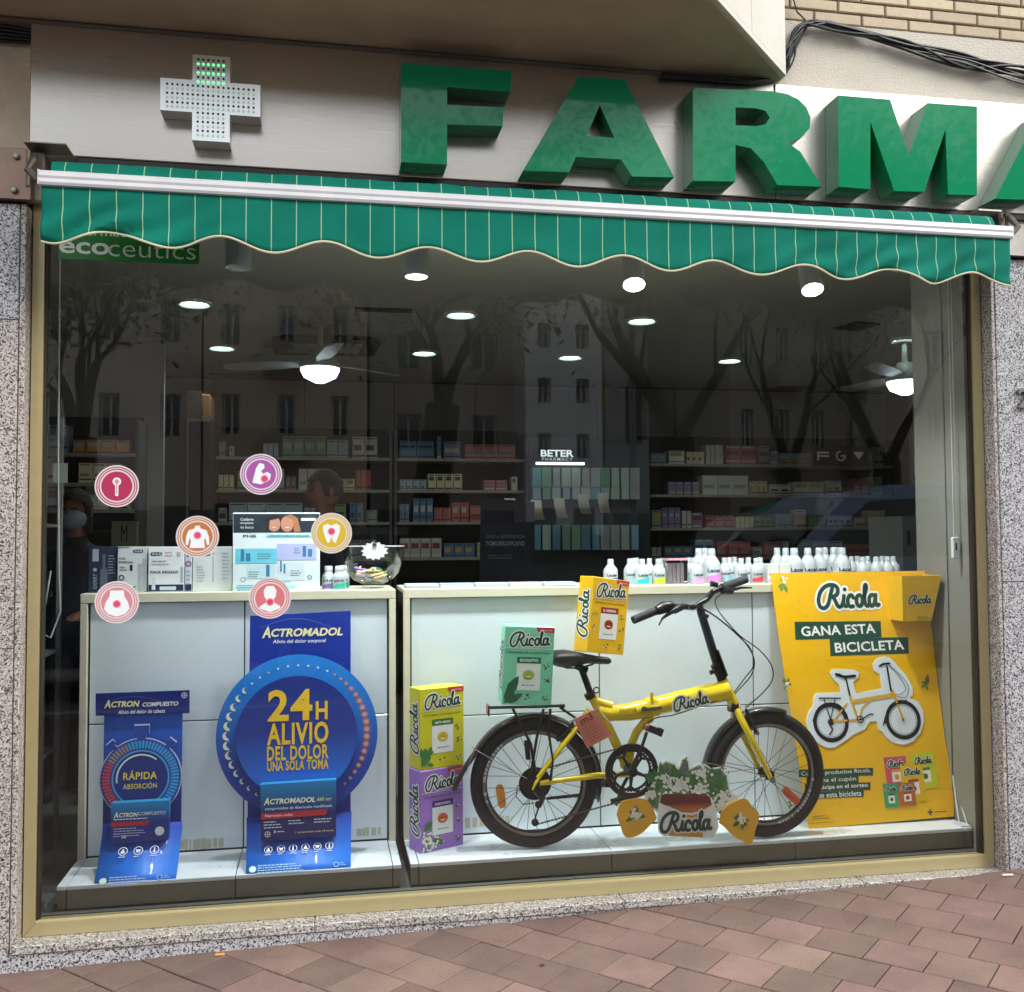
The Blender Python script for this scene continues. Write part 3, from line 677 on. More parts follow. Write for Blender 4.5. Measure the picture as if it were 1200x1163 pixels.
def fan(label, x, y, z, a0):
    t = thing('ceiling_fan', label, 'ceiling fan', (x, y, z), 'ceiling fans'); WF = M('#b9bab8', .5)
    MB().lathe([(0, .0), (.03, -.0), (.10, .035), (.12, .075), (.12, .09), (.0, .09)][::1], n=24).build('globe', GLOBE, t, smooth=True)
    MB().lathe([(.125, .091), (.13, .10), (.11, .15), (.07, .18), (.05, .22), (.02, .225), (.016, .36), (.05, .36), (.075, .40), (.075, CE-z)], n=24).build('motor', WF, t, smooth=True)
    for k in range(3):
        a = a0+k*120; R = Matrix.Rotation(rad(a), 4, 'Z') @ Matrix.Rotation(rad(12), 4, 'X')
        P = [(.10, -.035), (.3, -.065), (.62, -.06), (.66, 0), (.62, .05), (.3, .055), (.10, .035)]
        v = [R @ Vector((p[0], p[1], h)) for h in (-.004, .004) for p in P]; v = [(q.x, q.y, q.z+.125) for q in v]; n = len(P)
        MB().add(v, [tuple(range(n))[::-1], tuple(range(n, 2*n))]+[(i, (i+1) % n, n+(i+1) % n, n+i) for i in range(n)]).build('blade', WF, t)
P = U(375, 449, 2.75); fan('ceiling fan with a glowing globe in the left half of the shop', P.x, P.y, P.z, 158)
P = U(1061, 463, 2.6); fan('ceiling fan with a glowing globe half hidden by the right side wall', P.x, P.y, P.z, 100)
def ceil_poly(pts, z): return [(lambda d: (CAM+d*((z-CAM.z)/d.z)))(ray(*p)) for p in pts]
ac = thing('air_conditioner', 'ceiling cassette air conditioner behind the left fan', 'air conditioner')
P = ceil_poly([(318, 400), (335, 397), (430, 399), (446, 404), (438, 418), (322, 416)], CE-.03); slab(MB(), [(p.x, p.y) for p in P], CE-.03, CE-.001).build('cassette', M('#3a3833', .6), ac)
P = ceil_poly([(338, 403), (425, 404), (420, 414), (336, 413)], CE-.034); slab(MB(), [(p.x, p.y) for p in P], CE-.038, CE-.0305).build('grille', M('#8d8b84', .6), ac)
vt = thing('ceiling_vent', 'dark square vent in the ceiling near the right wall', 'vent')
P = ceil_poly([(976, 386), (1005, 378), (1032, 381), (1004, 388)], CE-.01); slab(MB(), [(p.x, p.y) for p in P], CE-.012, CE-.001).build('vent_frame', M('#2b2925', .7), vt)
v2 = thing('ceiling_vent', 'narrow slotted vent in the ceiling above the left fan', 'vent')
P = ceil_poly([(416, 362), (483, 364), (483, 367), (416, 365)], CE-.01); slab(MB(), [(p.x, p.y) for p in P], CE-.012, CE-.001).build('vent_frame', M('#3b3935', .7), v2)
bm_ = thing('ceiling_line', 'horizontal black rail under the ceiling at the back', 'line')
MB().tube([U(245, 438, 4.7), U(1068, 440, 4.7)], .012, 6).build('line', BLACK, bm_)  # dark line where ceiling meets back wall, built as a thin black tube

# wall shelving with products
CN = {'#b06a63': 'red', '#a8584f': 'red', '#4a6d8c': 'blue', '#6f8794': 'blue', '#9aa7ae': 'grey blue', '#7a8f6b': 'green', '#7d6f8d': 'violet', '#8c7f74': 'brown', '#c2b48a': 'yellowish', '#c98a4a': 'orange', '#7d8f9b': 'grey blue', '#d4c9a8': 'cream'}
PAL = ['#b9b4ab', '#a7a39c', '#8c7f74', '#9aa7ae', '#6f8794', '#b06a63', '#7a8f6b', '#c2b48a', '#7d6f8d', '#d0cbc4', '#4a6d8c', '#a8584f']
def shelving(label, x0, x1, Y, zs, seed, pal=PAL, hmax=.17, dens=.85, group='', depth=.3, plab=''):
    t = thing('wall_shelving', label, 'shelving'); SH = M('#8d8572', .5)
    bx('back_panel', M('#3d3a37', .7), t, x0, x1, Y+depth, Y+depth+.03, FL, zs[0]+.26)
    for x in (x0-.02, x1): bx('side_panel', M('#4a4642', .6), t, x, x+.02, Y+.02, Y+depth+.03, FL, zs[0]+.22)
    rnd = random.Random(seed); cubes = {}
    mp_ = MB(); xx_ = x0+.05
    while xx_ < x1-.1:
        for z in zs: rect(mp_, xx_, xx_+.035, z-.02, z-.002, Y-.002)
        xx_ += rnd.uniform(.07, .2)
    mp_.build('price_tags', M('#8f8d84', .5), t, kind='stuff')
    for zi, z in enumerate(zs):
        bx('shelf', SH, t, x0+.001, x1-.001, Y, Y+depth-.001, z-.022, z); x = x0+.02
        while x < x1-.08:
            w = rnd.choice((.04, .055, .07, .085, .10, .14)); n = rnd.randint(1, 4); h = rnd.uniform(.08, hmax); c = rnd.choice(pal)
            if rnd.random() > dens: x += w*1.5; continue
            for k in range(n):
                if x+w > x1-.03: break
                key = (w, round(h, 2), c)
                if key not in cubes:
                    mb = MB(); mb.box(-w/2+.003, w/2-.003, 0, .12, 0, h); mb.k = 1; q_ = rnd.uniform(.2, .6); mb.box(-w/2+.010, w/2-rnd.uniform(.010, .03), -.001, -.0004, h*q_, h*(q_+rnd.uniform(.08, .35))); mb.k = 2; q2 = rnd.uniform(.05, .2); mb.box(-w/2+.006, w/2-.006, -.001, -.0004, h*q2-.004, h*(q2+rnd.uniform(.03, .1))); mb.box(-w/2+.012, w/2-.02, -.001, -.0004, h*.88, h*.94); cubes[key] = (mb, [M(c, .5), M(rnd.choice(('#a8a59c', '#2d3a52', '#7a3232', '#8f8d86', '#3f6b5c', '#b38a3c')), .5), M(rnd.choice(('#34424f', '#6a2f3a', '#bdb9ae', '#4c4640')), .5)]); o = mb.build('carton', cubes[key][1]); cubes[key] = o.data
                else: o = link('carton', cubes[key])
                o.location = (x+w/2, Y+.03+rnd.uniform(0, .02), z+.001)
                tag(o, plab.replace('CARTON', CN.get(c, 'pale')+' carton').replace('ROW', ('topmost', 'second', 'third', 'fourth')[zi]), 'product', group); x += w
            x += rnd.uniform(.003, .03)
    return t
x0, x1, x2, x3, x4 = (U(p, 560, 4.4).x for p in (252, 461, 622, 762, 1046))
ZR = [2.255, 2.0, 1.745, 1.46]
shelving('dark wall shelving at the back behind the man, left bay', x0, x1-.03, 4.4, ZR, 11, group='cartons on the back shelving, left bay', plab='small CARTON on the ROW back shelf behind the man', dens=.92)
shelving('dark wall shelving at the back between the man and the black brand stand', x1+.03, x2-.05, 4.4, ZR, 12, group='cartons on the back shelving, middle bay', plab='small CARTON on the ROW back shelf above the dark standee', hmax=.19, dens=.95)
shelving('dark wall shelving at the back right behind the white bottles', x3, x4, 4.4, [2.23, 1.97, 1.69, 1.44], 13, group='cartons on the back shelving, right bay', plab='small CARTON on the ROW back shelf in the right half', dens=.92)
xa, xb = U(70, 530, 3.0).x-.2, U(158, 530, 3.0).x
shelving('shelving near the left edge holding orange and white cartons', xa, xb, 3.0, [U(100, 531, 3.0).z, U(100, 566, 3.0).z, U(100, 597, 3.0).z], 21, pal=['#c9c2ae', '#b8b4aa', '#c98a4a', '#d4c9a8', '#7d8f9b', '#d3d0c6'], hmax=.20, group='cartons on the left shelving', plab='CARTON on the ROW shelf near the left window edge')
bx('partition', IW, None, xa-.1, xb+.12, 3.34, 3.40, FL, CE, label='beige partition wall behind the left shelving', cat='wall', kind='structure')
cab = thing('tall_cabinet', 'dark tall cabinet left of the back shelves', 'cabinet'); c_ = U(170, 490, 3.6); c2_ = U(246, 490, 3.6)
bx('carcass', M('#231f1d', .6), cab, c_.x, c2_.x, 3.6, 4.0, FL, c_.z); bx('edge_trim', M('#8d8a80', .5), cab, U(219, 490, 3.58).x, c2_.x, 3.575, 3.599, c_.z-.02, c_.z); bx('edge_trim', M('#77746a', .5), cab, U(219, 490, 3.58).x, U(221, 490, 3.58).x, 3.575, 3.599, 1.5, c_.z-.021)
bk = thing('storage_basket', 'brown basket on top of the tall dark cabinet', 'basket'); p1, p2 = U(217, 489, 3.65), U(247, 462, 3.65)
bx('basket_body', M('#6d4524', .8, bump=.6, bscale=90), bk, p1.x, p2.x, 3.65, 3.9, c_.z+.001, p2.z, bev=.01); bx('basket_lid', M('#2c1d14', .8), bk, p1.x+.01, p1.x+.11, 3.645, 3.905, c_.z+.02, p2.z+.02)
# posters of the brand stand, dark sign, cabinet on the right
st = thing('brand_stand', 'black cosmetics stand with a lit header reading BETER PHARMACY', 'display stand'); a, b = U(622, 520, 4.2), U(762, 520, 4.2)
bx('back_board', M('#2c3236', .6), st, a.x, b.x, 4.24, 4.3, FL, a.z+.05)
h1, h2 = U(626, 525, 4.15), U(694, 542, 4.15); bx('header', M('#0c1c30', .4), st, h1.x, h2.x, 4.15, 4.2, h2.z, h1.z)
stt = Fr('x', 'x', 'x', (0, 4.149, 0)); cx = (h1.x+h2.x)/2-.05
txt('BETER', M('#dfe9e4', .5, emit=.35), st, cx, (h1.z*.62+h2.z*.38), .27, .055, 4.1485, .03); txt('PHARMACY', M('#c3cdd2', .5, emit=.25), st, cx, (h1.z*.2+h2.z*.8), .25, .026, 4.1485, .01, sp=1.3); bpy.data.objects.remove(stt.e)
bx('header_light', M('#cfe3d4', .5, emit=1.2), st, h1.x+.02, h2.x-.06, 4.16, 4.19, h2.z-.02, h2.z-.001)
rnd = random.Random(5)
for r, (py, hh) in enumerate(((560, .16), (578, .10), (630, .20))):
    for k in range(11):
        p = U(630+k*11.5, py, 4.2); w = rnd.uniform(.035, .05)
        o = bx('blister_pack', M(rnd.choice(('#7d9cae', '#9aa79f', '#5d8fa0', '#8e8f92', '#6c8f78')), .4), None, p.x-w, p.x+w*.6, 4.19, 4.215, p.z-hh/2, p.z+hh/2, label='blister pack hanging on the black brand stand', cat='product', group='blister packs on the brand stand')
for k, (px, py) in enumerate(((597, 588), (628, 590), (655, 588), (683, 583), (706, 582))):
    v = []; 
    for i in range(9):
        q = U(px+(-7+i*.5)+(.35*(i-4)**2*.2), py+i*2.9-4, 4.05-.02*math.sin(i/8*3.14)); q2 = q+Vector((.085, 0, 0)); v += [q, q2]
    t = MB().add(v, [(2*i, 2*i+2, 2*i+3, 2*i+1) for i in range(8)])
    o = t.build('curved_tag', M('#b9b2a4', .25, metal=.3), None, label='curved silvery price tag arching out of the cosmetics stand', cat='tag', group='curved silver tags')
    sm = o.modifiers.new('s', 'SOLIDIFY'); sm.thickness = .004
ds = thing('dark_sign', 'black sign with three pale emblems on the top right back shelf', 'sign'); a, b = U(953, 523, 4.3), U(1017, 546, 4.3)
bx('sign_board', M('#111113', .4), ds, a.x, b.x, 4.3, 4.34, b.z, a.z)
for k in range(3):
    x = a.x+(b.x-a.x)*(k+.5)/3; m_ = M('#a99fa0', .5, emit=.05)
    mb = MB(); z = (a.z+b.z)/2
    if k == 0: rect(mb, x-.05, x+.06, z+.02, z+.035, 4.298); rect(mb, x-.05, x+.06, z-.01, z+.005, 4.298); rect(mb, x-.05, x-.035, z-.04, z+.019, 4.2975)
    elif k == 1: ring(mb, x, z, .032, .045, 4.298, 20, 90, 360); rect(mb, x-.0, x+.045, z-.007, z+.008, 4.2975)
    else: mb.poly([(x-.05, z+.035), (x+.05, z+.035), (x, z-.03)], 4.298)
    mb.build('emblem', m_, ds)
wc = thing('white_cabinet', 'tall pale cabinet with a dark handle beside the right side wall', 'cabinet'); a, b = U(1057, 605, 2.2), U(1100, 605, 2.2)
bx('carcass', M('#8e918c', .5), wc, a.x, b.x+.3, 2.2, 2.6, FL, a.z); bx('handle', BLACK, wc, a.x+.03, a.x+.045, 2.185, 2.199, 1.55, 1.64)
# dark blue standee
sf = Fr('promo_standee', 'dark blue cardboard standee reading VIVE LA EXPERIENCIA TOMORROWLAND', 'standee', U(592, 720, 2.2))
sf.e.matrix_world = sf.m
a, b = sf.q(558, 588), sf.q(627, 690); MB().poly([(a[0], -.9), (b[0], -.9), (b[0], a[1]), (a[0]+.03, a[1]+.02)], 0, .02).build('board', M('#0b1730', .5, var=.5, vscale=4), sf.e)
p = sf.q(592, 629); txt('VIVE LA EXPERIENCIA', M('#8d94a3', .5), sf.e, p[0], p[1], .235, .022, bold=.01); p = sf.q(592, 637); txt('TOMORROWLAND', M('#a9b0bd', .5), sf.e, p[0], p[1], .235, .028, bold=.02)
p = sf.q(592, 651); lines(M('#7d8494', .5), sf.e, p[0]-.1, p[0]+.1, p[1], 2, .015, .005)
MB().poly([(a[0]+.01, b[1]-.1), (b[0]-.01, b[1]-.1), (b[0]-.01, b[1]+.05), (a[0]+.1, b[1]+.02)], -.001).build('blue_print', M('#123a8a', .5), sf.e)
# poster scrap on the back wall
tg = thing('hanging_card', 'small yellow and white cards hanging at the back above the black stand', 'card')
a = U(703, 455, 4.6); bx('yellow_card', M('#8e8a3a', .6), tg, a.x-.03, a.x+.07, 4.6, 4.606, a.z-.17, a.z+.02); bx('white_card', M('#85878a', .6), tg, a.x+.09, a.x+.16, 4.6, 4.606, a.z-.08, a.z+.02)
# counter and till area left
ct = thing('pharmacy_counter', 'dark counter behind the display unit on the left', 'counter'); bx('counter_body', M('#2b2d31', .5), ct, -2.2, .55, 1.9, 2.5, FL, 1.28); bx('counter_top', M('#55595c', .3), ct, -2.22, .57, 1.88, 2.52, 1.281, 1.32)
mn = thing('monitor', 'black computer monitor back on the counter at the left', 'monitor'); a, b = U(88, 622, 2.0), U(131, 648, 2.0); bx('screen_case', BLACK, mn, a.x, b.x, 2.0, 2.03, b.z-.06, a.z, bev=.006); bx('stand', BLACK, mn, (a.x+b.x)/2-.04, (a.x+b.x)/2+.04, 2.01, 2.06, 1.321, b.z-.061)
ms = thing('standing_box', 'pale box marked with an M standing on the counter', 'box'); a, b = U(131, 611, 1.95), U(160, 645, 1.95); bx('carton_body', M('#8d8a7c', .6), ms, a.x, b.x, 1.95, 2.0, 1.321, a.z); txt('M', M('#22242a', .5), ms, (a.x+b.x)/2, a.z-.065, .032, .085, 1.949)
pc = thing('price_card', 'small white card fixed at the left edge inside the window', 'card'); a, b = U(69, 543, .5), U(79, 566, .5); bx('card', M('#9ea39a', .5), pc, a.x-.02, b.x, .5, .503, b.z, a.z)
sfk = thing('side_shelving', 'narrow glass shelves with bottles seen past the left jamb', 'shelving')
for z in (1.42+.25, 1.18, .8): bx('shelf', M('#6b6f6d', .3), sfk, -.75, -.05, .35, .62, z-.012, z)
bx('upright', M('#7d807c', .4), sfk, -.062, -.045, .62, .64, FL, 2.1)
for i, (x, z, c, h) in enumerate(((-.12, 1.671, '#5b4a80', .15), (-.22, 1.671, '#8790a0', .13), (-.12, 1.181, '#2f65a8', .17), (-.20, 1.181, '#2f65a8', .17), (-.12, .801, '#2b4f86', .16), (-.22, .801, '#33507a', .14))):
    lb = ['purple bottle on the top glass shelf past the left jamb', 'grey bottle beside the purple one past the left jamb', 'blue bottle on the middle glass shelf past the left jamb, nearer', 'blue bottle on the middle glass shelf past the left jamb, farther left', 'blue bottle on the lowest glass shelf past the left jamb', 'dull blue bottle left of the lowest blue bottle'][i]
    t = thing('bottle', lb, 'bottle', (x, .45, z)); MB().lathe([(.032, 0), (.034, .005), (.034, h*.75), (.015, h*.85)], n=16).build('body', M(c, .3), t, smooth=True); MB().lathe([(.016, h*.851), (.016, h)], n=14).build('cap', WHITE, t); MB().lathe([(.0345, h*.2), (.0345, h*.6)], n=16).build('label_wrap', WHITE, t, smooth=True)
# ---------------------------------------------------------------- people inside
def person(name_label, loc, face, stature, shirt, hair, pose, long_hair=False, mask=False):
    t = thing('person', name_label, 'person', loc, rot=(0, 0, rad(face)))
    k = stature/1.75
    J = {'pel': (0, 0, .95), 'wa': (0, -.01, 1.1), 'ch': (0, -.01, 1.30), 'nk': (0, .0, 1.46), 'nk2': (0, -.015, 1.52), 'hd': (0, -.03, 1.60)}
    R = {'pel': (.15, .11), 'wa': (.135, .10), 'ch': (.155, .11), 'nk': (.058, .058), 'nk2': (.052, .055), 'hd': (.06, .07)}
    E_ = [('pel', 'wa'), ('wa', 'ch'), ('ch', 'nk'), ('nk', 'nk2'), ('nk2', 'hd')]
    for s, sg_ in ((-1, 'l'), (1, 'r')):
        J['sh'+sg_] = (.17*s, 0, 1.40); R['sh'+sg_] = (.062, .062); E_.append(('ch', 'sh'+sg_))
        J['el'+sg_] = (.22*s, .02-pose*.02, 1.13); R['el'+sg_] = (.044, .044); E_.append(('sh'+sg_, 'el'+sg_))
        J['wr'+sg_] = (.17*s, -.22*pose-.02, .98+.10*pose); R['wr'+sg_] = (.028, .028); E_.append(('el'+sg_, 'wr'+sg_))
        J['pm'+sg_] = (.15*s, -.29*pose-.03, .93+.14*pose); R['pm'+sg_] = (.036, .018); E_.append(('wr'+sg_, 'pm'+sg_))
        for f in range(5):
            a = 'f%d%s' % (f, sg_); fx = (.15+(f-1.5)*.019 if f < 4 else .11)*s; ln = (.07, .08, .075, .06, .04)[f]
            J[a] = (fx, -.29*pose-.03-ln*pose, .93+.14*pose-ln*(1-pose)-.01-(0 if f < 4 else -.01)); R[a] = (.009, .009); E_.append(('pm'+sg_, a))
        J['hp'+sg_] = (.09*s, 0, .90); R['hp'+sg_] = (.095, .10); E_.append(('pel', 'hp'+sg_))
        J['kn'+sg_] = (.10*s, -.01, .50); R['kn'+sg_] = (.06, .062); E_.append(('hp'+sg_, 'kn'+sg_))
        J['an'+sg_] = (.10*s, .02, .09); R['an'+sg_] = (.04, .045); E_.append(('kn'+sg_, 'an'+sg_))
        J['to'+sg_] = (.11*s, -.15, .035); R['to'+sg_] = (.042, .03); E_.append(('an'+sg_, 'to'+sg_))
    ks = list(J); me = bpy.data.meshes.new('b'); me.from_pydata([Vector(J[a])*k for a in ks], [(ks.index(a), ks.index(b)) for a, b in E_], [])
    ob = bpy.data.objects.new('b', me); COL.objects.link(ob); sk_ = ob.modifiers.new('s', 'SKIN'); ss = ob.modifiers.new('u', 'SUBSURF'); ss.levels = 2; ss.render_levels = 2
    for i, a in enumerate(ks): me.skin_vertices[0].data[i].radius = (R[a][0]*k, R[a][1]*k)
    me.skin_vertices[0].data[0].use_root = True
    dg = bpy.context.evaluated_depsgraph_get(); m2 = bpy.data.meshes.new_from_object(ob.evaluated_get(dg)); bpy.data.objects.remove(ob)
    # head: shaped ellipsoid welded over the neck end
    bm = bmesh.new(); bm.from_mesh(m2)
    h = bmesh.ops.create_uvsphere(bm, u_segments=28, v_segments=20, radius=1)
    for v in h['verts']:
        x, y, z = v.co; X = x*.076; Y = y*.096; Z = z*.118
        if z < 0: X *= 1+z*.28; Y *= 1+z*.12
        if y < 0:   # face side -y
            nose = math.exp(-(x/.17)**2)*math.exp(-((z+.12)/.2)**2); Y -= .024*nose*(-y)
            Y += .008*math.exp(-((abs(x)-.33)/.16)**2)*math.exp(-((z-.06)/.12)**2)
            Y -= .006*math.exp(-(x/.35)**2)*math.exp(-((z+.46)/.1)**2); Y -= .008*math.exp(-(x/.3)**2)*math.exp(-((z+.85)/.15)**2)
        if abs(x) > .93 and abs(z) < .25 and -.3 < y < .35: X *= 1.12
        v.co = Vector((X, Y-.025, Z+1.645))*k
    bm.to_mesh(m2); bm.free()
    m2.materials.append(M('#7d5542', .55)); m2.materials.append(M(shirt, .85, bump=.3, bscale=25)); m2.materials.append(M('#1b1c22', .8)); m2.materials.append(M('#2c2018', .6)); m2.materials.append(M('#5c2f2a', .6)); 
    for p in m2.polygons:
        c = p.center/k; p.use_smooth = True
        if c.z > 1.50 or (c.z < 1.12 and abs(c.x) > .10 and c.z > .9 and c.y < -.12*pose-.03) : p.material_index = 0
        elif c.z > .93: p.material_index = 1
        else: p.material_index = 2
        if c.z > 1.53 and c.y < -.08:
            if abs(abs(c.x)-.03) < .011 and abs(c.z-1.652) < .0035: p.material_index = 3
            if abs(c.x) < .025 and abs(c.z-1.588) < .005: p.material_index = 4
    body = link('body', m2, t)
    mb = MB(); v = []; nu, nv = 24, 12; rr = random.Random(1)
    for j in range(nv+1):
        ph = math.pi*.5*(j/nv)*1.25
        for i in range(nu):
            th = 2*math.pi*i/nu; x, y, z = math.sin(ph)*math.cos(th), math.sin(ph)*math.sin(th), math.cos(ph)
            lim = -.15 if not long_hair else -1.6
            if y < -.35: z = max(z, .42)
            zz = max(z, -.25) if not long_hair else (z if z > 0 or y < -.35 else z*2.6)
            s_ = 1.10+rr.uniform(-.015, .015)
            v.append(Vector((x*.079*s_, y*.099*s_-.022, zz*.124*1.05+1.648))*k)
    f_ = [(j*nu+i, j*nu+(i+1) % nu, (j+1)*nu+(i+1) % nu, (j+1)*nu+i) for j in range(nv) for i in range(nu)]
    mb.add(v, f_).build('hair', M(hair, .7, bump=.8, bscale=80), t, smooth=True)
    for s in (-1, 1): MB().lathe([(.004, -.006), (.016, -.004), (.018, .003), (.008, .006)], (.083*s*k, -.01*k, 1.64*k), 10, 'x', .7, 1.5).build('ear', M('#7d5542', .55), t, smooth=True)
    if mask: MB().lathe([(.01, -.118), (.045, -.112), (.066, -.09), (.072, -.05)], (0, 0, 1.60*k), 16, 'y', 1, .75).build('face_mask', M('#8d97a3', .8), t, smooth=True)
    return t
P = U(385, 555, 1.75)
person('man with short dark hair in a dark shirt seen in profile inside the shop', (P.x, 1.75, FL), -72, (P.z-FL), '#16171d', '#0e0c0b', .8)
P = U(92, 578, 1.7)
person('woman with dark hair and a face mask behind the counter at the left', (P.x, 1.7, FL), -15, (P.z-FL), '#2b2f3a', '#17100d', .9, True, True)

# ---------------------------------------------------------------- display units in the window
SZ, PF, PB, TZ = .42, .10, .41, 1.405
PANEL = M('#deebf0', .22, var=.035, vscale=1.5, coat=.3); PLB = M('#dfe9ed', .3, var=.04, vscale=6, coat=.2); MET = M('#76766c', .38, metal=.45, var=.10, vscale=7)
def unit(label, x0, x1, cols, seams, zsplit):
    t = thing('display_unit', label, 'display unit'); e = .026
    bx('top_rail', CREAM, t, x0, x1, PB-.018, PB+.022, TZ-.036, TZ, bev=.002)
    bx('side_rail', CREAM, t, x0, x0+e, PB-.0175, PB+.022, SZ+.0, TZ-.0365, bev=.002); bx('side_rail', CREAM, t, x1-e, x1, PB-.0175, PB+.022, SZ, TZ-.0365, bev=.002)
    bx('backing', M('#2e3232', .7), t, x0+e, x1-e, PB+.008, PB+.02, SZ, TZ-.037)
    cs = [x0+e+.005]+cols+[x1-e-.005]
    for a, b in zip(cs, cs[1:]):
        for z0, z1 in ((SZ+.006, zsplit-.0025), (zsplit+.0025, TZ-.0385)):
            bx('back_panel', PANEL, t, a+.0025, b-.0025, PB, PB+.0075, z0, z1, bev=.0012)
    bx('cabinet_body', M('#4b4d4b', .6), t, x0+.004, x1-.004, PB+.0225, PB+.36, FL, TZ-.02)
    bx('top_board', CREAM, t, x0, x1, PB+.0225, PB+.37, TZ-.018, TZ, bev=.002)
    ss = [x0, x0+.032]+seams+[x1-.032, x1]
    for a, b in zip(ss, ss[1:]):
        bx('base_board', PLB, t, a+.0015, b-.0015, PF-.004, PB-.001, SZ-.014, SZ, bev=.0015)
        bx('plinth_front', MET, t, a+.0015, b-.0015, PF, PF+.015, FL+.006, SZ-.015, bev=.001)
    bx('plinth_core', BLACK, t, x0+.004, x1-.004, PF+.012, PB+.02, FL, SZ-.016)
    return t
U1 = unit('left white display unit carrying the two blue medicine stands', .079, 1.259, [U(286, 850, PB).x], [U(276, 1040, PF).x], U(200, 846, PB).z)
U2 = unit('long right display unit behind the yellow bicycle', 1.290, 3.572, [U(703, 850, PB).x, U(883, 800, PB).x], [U(717, 1010, PF).x, U(932, 1000, PF).x], U(700, 833, PB).z)
TAPE = M('#c3c2a8', .5)
def tape(x0, x1, z0, z1, label, n=14):
    r = random.Random(int(x0*100)); mb = MB(); x = x0
    while x < x1: w = r.uniform(.006, .02); rect(mb, x, min(x+w, x1), z0+r.uniform(0, .006), z1-r.uniform(0, .006), PB-.0006); x += w+r.uniform(0, .012)
    mb.build('tape_residue', TAPE, None, label=label, cat='tape residue')
a, b = U(205, 984, PB), U(262, 994, PB); tape(a.x, b.x, b.z, a.z, 'yellowed glue residue low on the left unit between the two blue stands')
a, b = U(418, 970, PB), U(446, 979, PB); tape(a.x, b.x, b.z, a.z, 'yellowed glue residue low on the left unit right of the round blue stand')
a, b = U(545, 958, PB), U(600, 968, PB); tape(a.x, b.x, b.z, a.z, 'yellowed glue residue on the right unit behind the rear wheel')

# ---------------------------------------------------------------- blue medicine stands
NAVY, BLUE, CYAN = '#132a76', '#1560c0', '#1ca3dc'; YEL = '#f2d94e'; WH = '#f0f3f5'
def grad(c1, c2, z0, z1, h='z', extra=None):
    m = M(c1, .28).copy(); t = m.node_tree; b = t.nodes['Principled BSDF']; tcn = N(t, 'ShaderNodeTexCoord'); s = N(t, 'ShaderNodeSeparateXYZ'); t.links.new(tcn.outputs['Object'], s.inputs[0])
    mr = N(t, 'ShaderNodeMapRange'); mr.inputs['From Min'].default_value = z0; mr.inputs['From Max'].default_value = z1; t.links.new(s.outputs['Z' if h == 'z' else 'X'], mr.inputs['Value'])
    x = N(t, 'ShaderNodeMix', data_type='RGBA'); x.inputs['A'].default_value = lin(c1); x.inputs['B'].default_value = lin(c2); t.links.new(mr.outputs['Result'], x.inputs['Factor']); t.links.new(x.outputs['Result'], b.inputs['Base Color'])
    b.inputs['Coat Weight'].default_value = .08; b.inputs['Roughness'].default_value = .5
    return m
def person_icon(mb, x, z, r, y, kind=0):
    disc(mb, x, z+.3*r, .22*r, y, 10); mb.poly([(x-.5*r, z-.5*r), (x+.5*r, z-.5*r), (x+.36*r, z+.05*r), (x-.36*r, z+.05*r)], y)
def icons(par, fr, pts, r, off, y):
    for k, (px, py) in enumerate(pts):
        x, z = fr.q(px, py, off); mb = MB(); ring(mb, x, z, r*.86, r, y, 24)
        if k % 3 == 0: person_icon(mb, x, z, r, y)
        elif k % 3 == 1: mb.poly([(x-.5*r, z+.4*r), (x, z+.25*r), (x+.5*r, z+.4*r), (x+.4*r, z-.2*r), (x+.15*r, z-.55*r), (x, z-.1*r), (x-.15*r, z-.55*r), (x-.4*r, z-.2*r)], y)
        else: rect(mb, x-.12*r, x+.12*r, z-.2*r, z+.6*r, y); disc(mb, x, z-.4*r, .25*r, y, 10)
        mb.build('icon', M(WH, .5), par); lines(M(WH, .5), par, x-r*.8, x+r*.8, z-r*1.35, 1, .01, r*.16, y, 'small_print', k)
def cap_title(parent, first, rest, x0, x1, z, hcap, y, m):
    w1 = hcap*.95; txt(first, m, parent, x0+w1/2, z+hcap*.06, w1, hcap*1.25, y, .035, .22); txt(rest, m, parent, (x0+w1+x1)/2+.002, z-hcap*.02, x1-x0-w1, hcap*.92, y, .035, .22)
A1 = Fr('medicine_stand', 'blue cardboard stand with a stopwatch reading RAPIDA ABSORCION', 'display stand', (.33, .285, SZ), 0, -4)
e = A1.e
body = MB().poly(A1.qq([(122, 836), (214, 834), (212, 985), (120, 992)]), 0, .004).build('back_panel', grad('#1c5cc4', '#16307f', .5, .15, 'z'), e)
MB().poly(A1.qq([(112, 813), (222, 809), (222, 836), (112, 839)], .012), -.012, .006).build('header', M('#1c2c78', .3, coat=.4), e)
x0, z0 = A1.q(122, 826, .0135); x1, _ = A1.q(163, 825, .0135); cap_title(e, 'A', 'CTRON', x0, x1, z0, .024, -.0135, M('#efe6a0', .4))
x0, z0 = A1.q(167, 826, .0135); x1, _ = A1.q(209, 824, .0135); txt('COMPUESTO', M('#e9e9dd', .4), e, (x0+x1)/2, z0, x1-x0, .016, -.0135, .03, .22)
x, z = A1.q(166, 834, .0135); txt('Alivio del dolor de cabeza', M(WH, .4), e, x, z, .165, .014, -.0135, .012, .15)
x, z = A1.q(216, 815, .0135); mb = MB(); ring(mb, x, z, .0085, .0105, -.0135, 20); rect(mb, x-.007, x+.007, z-.001, z+.001, -.0135); rect(mb, x-.001, x+.001, z-.007, z+.007, -.0138); mb.build('emblem', M(WH, .4), e)
mb = MB(); 
for k in range(26): xx, zz = A1.q(132+k*2.1, 821-4.5*math.sin(k/25*math.pi), .0135); disc(mb, xx, zz, .0013, -.0135, 6)
mb.build('dotted_arc', M('#8ea3d6', .4), e)
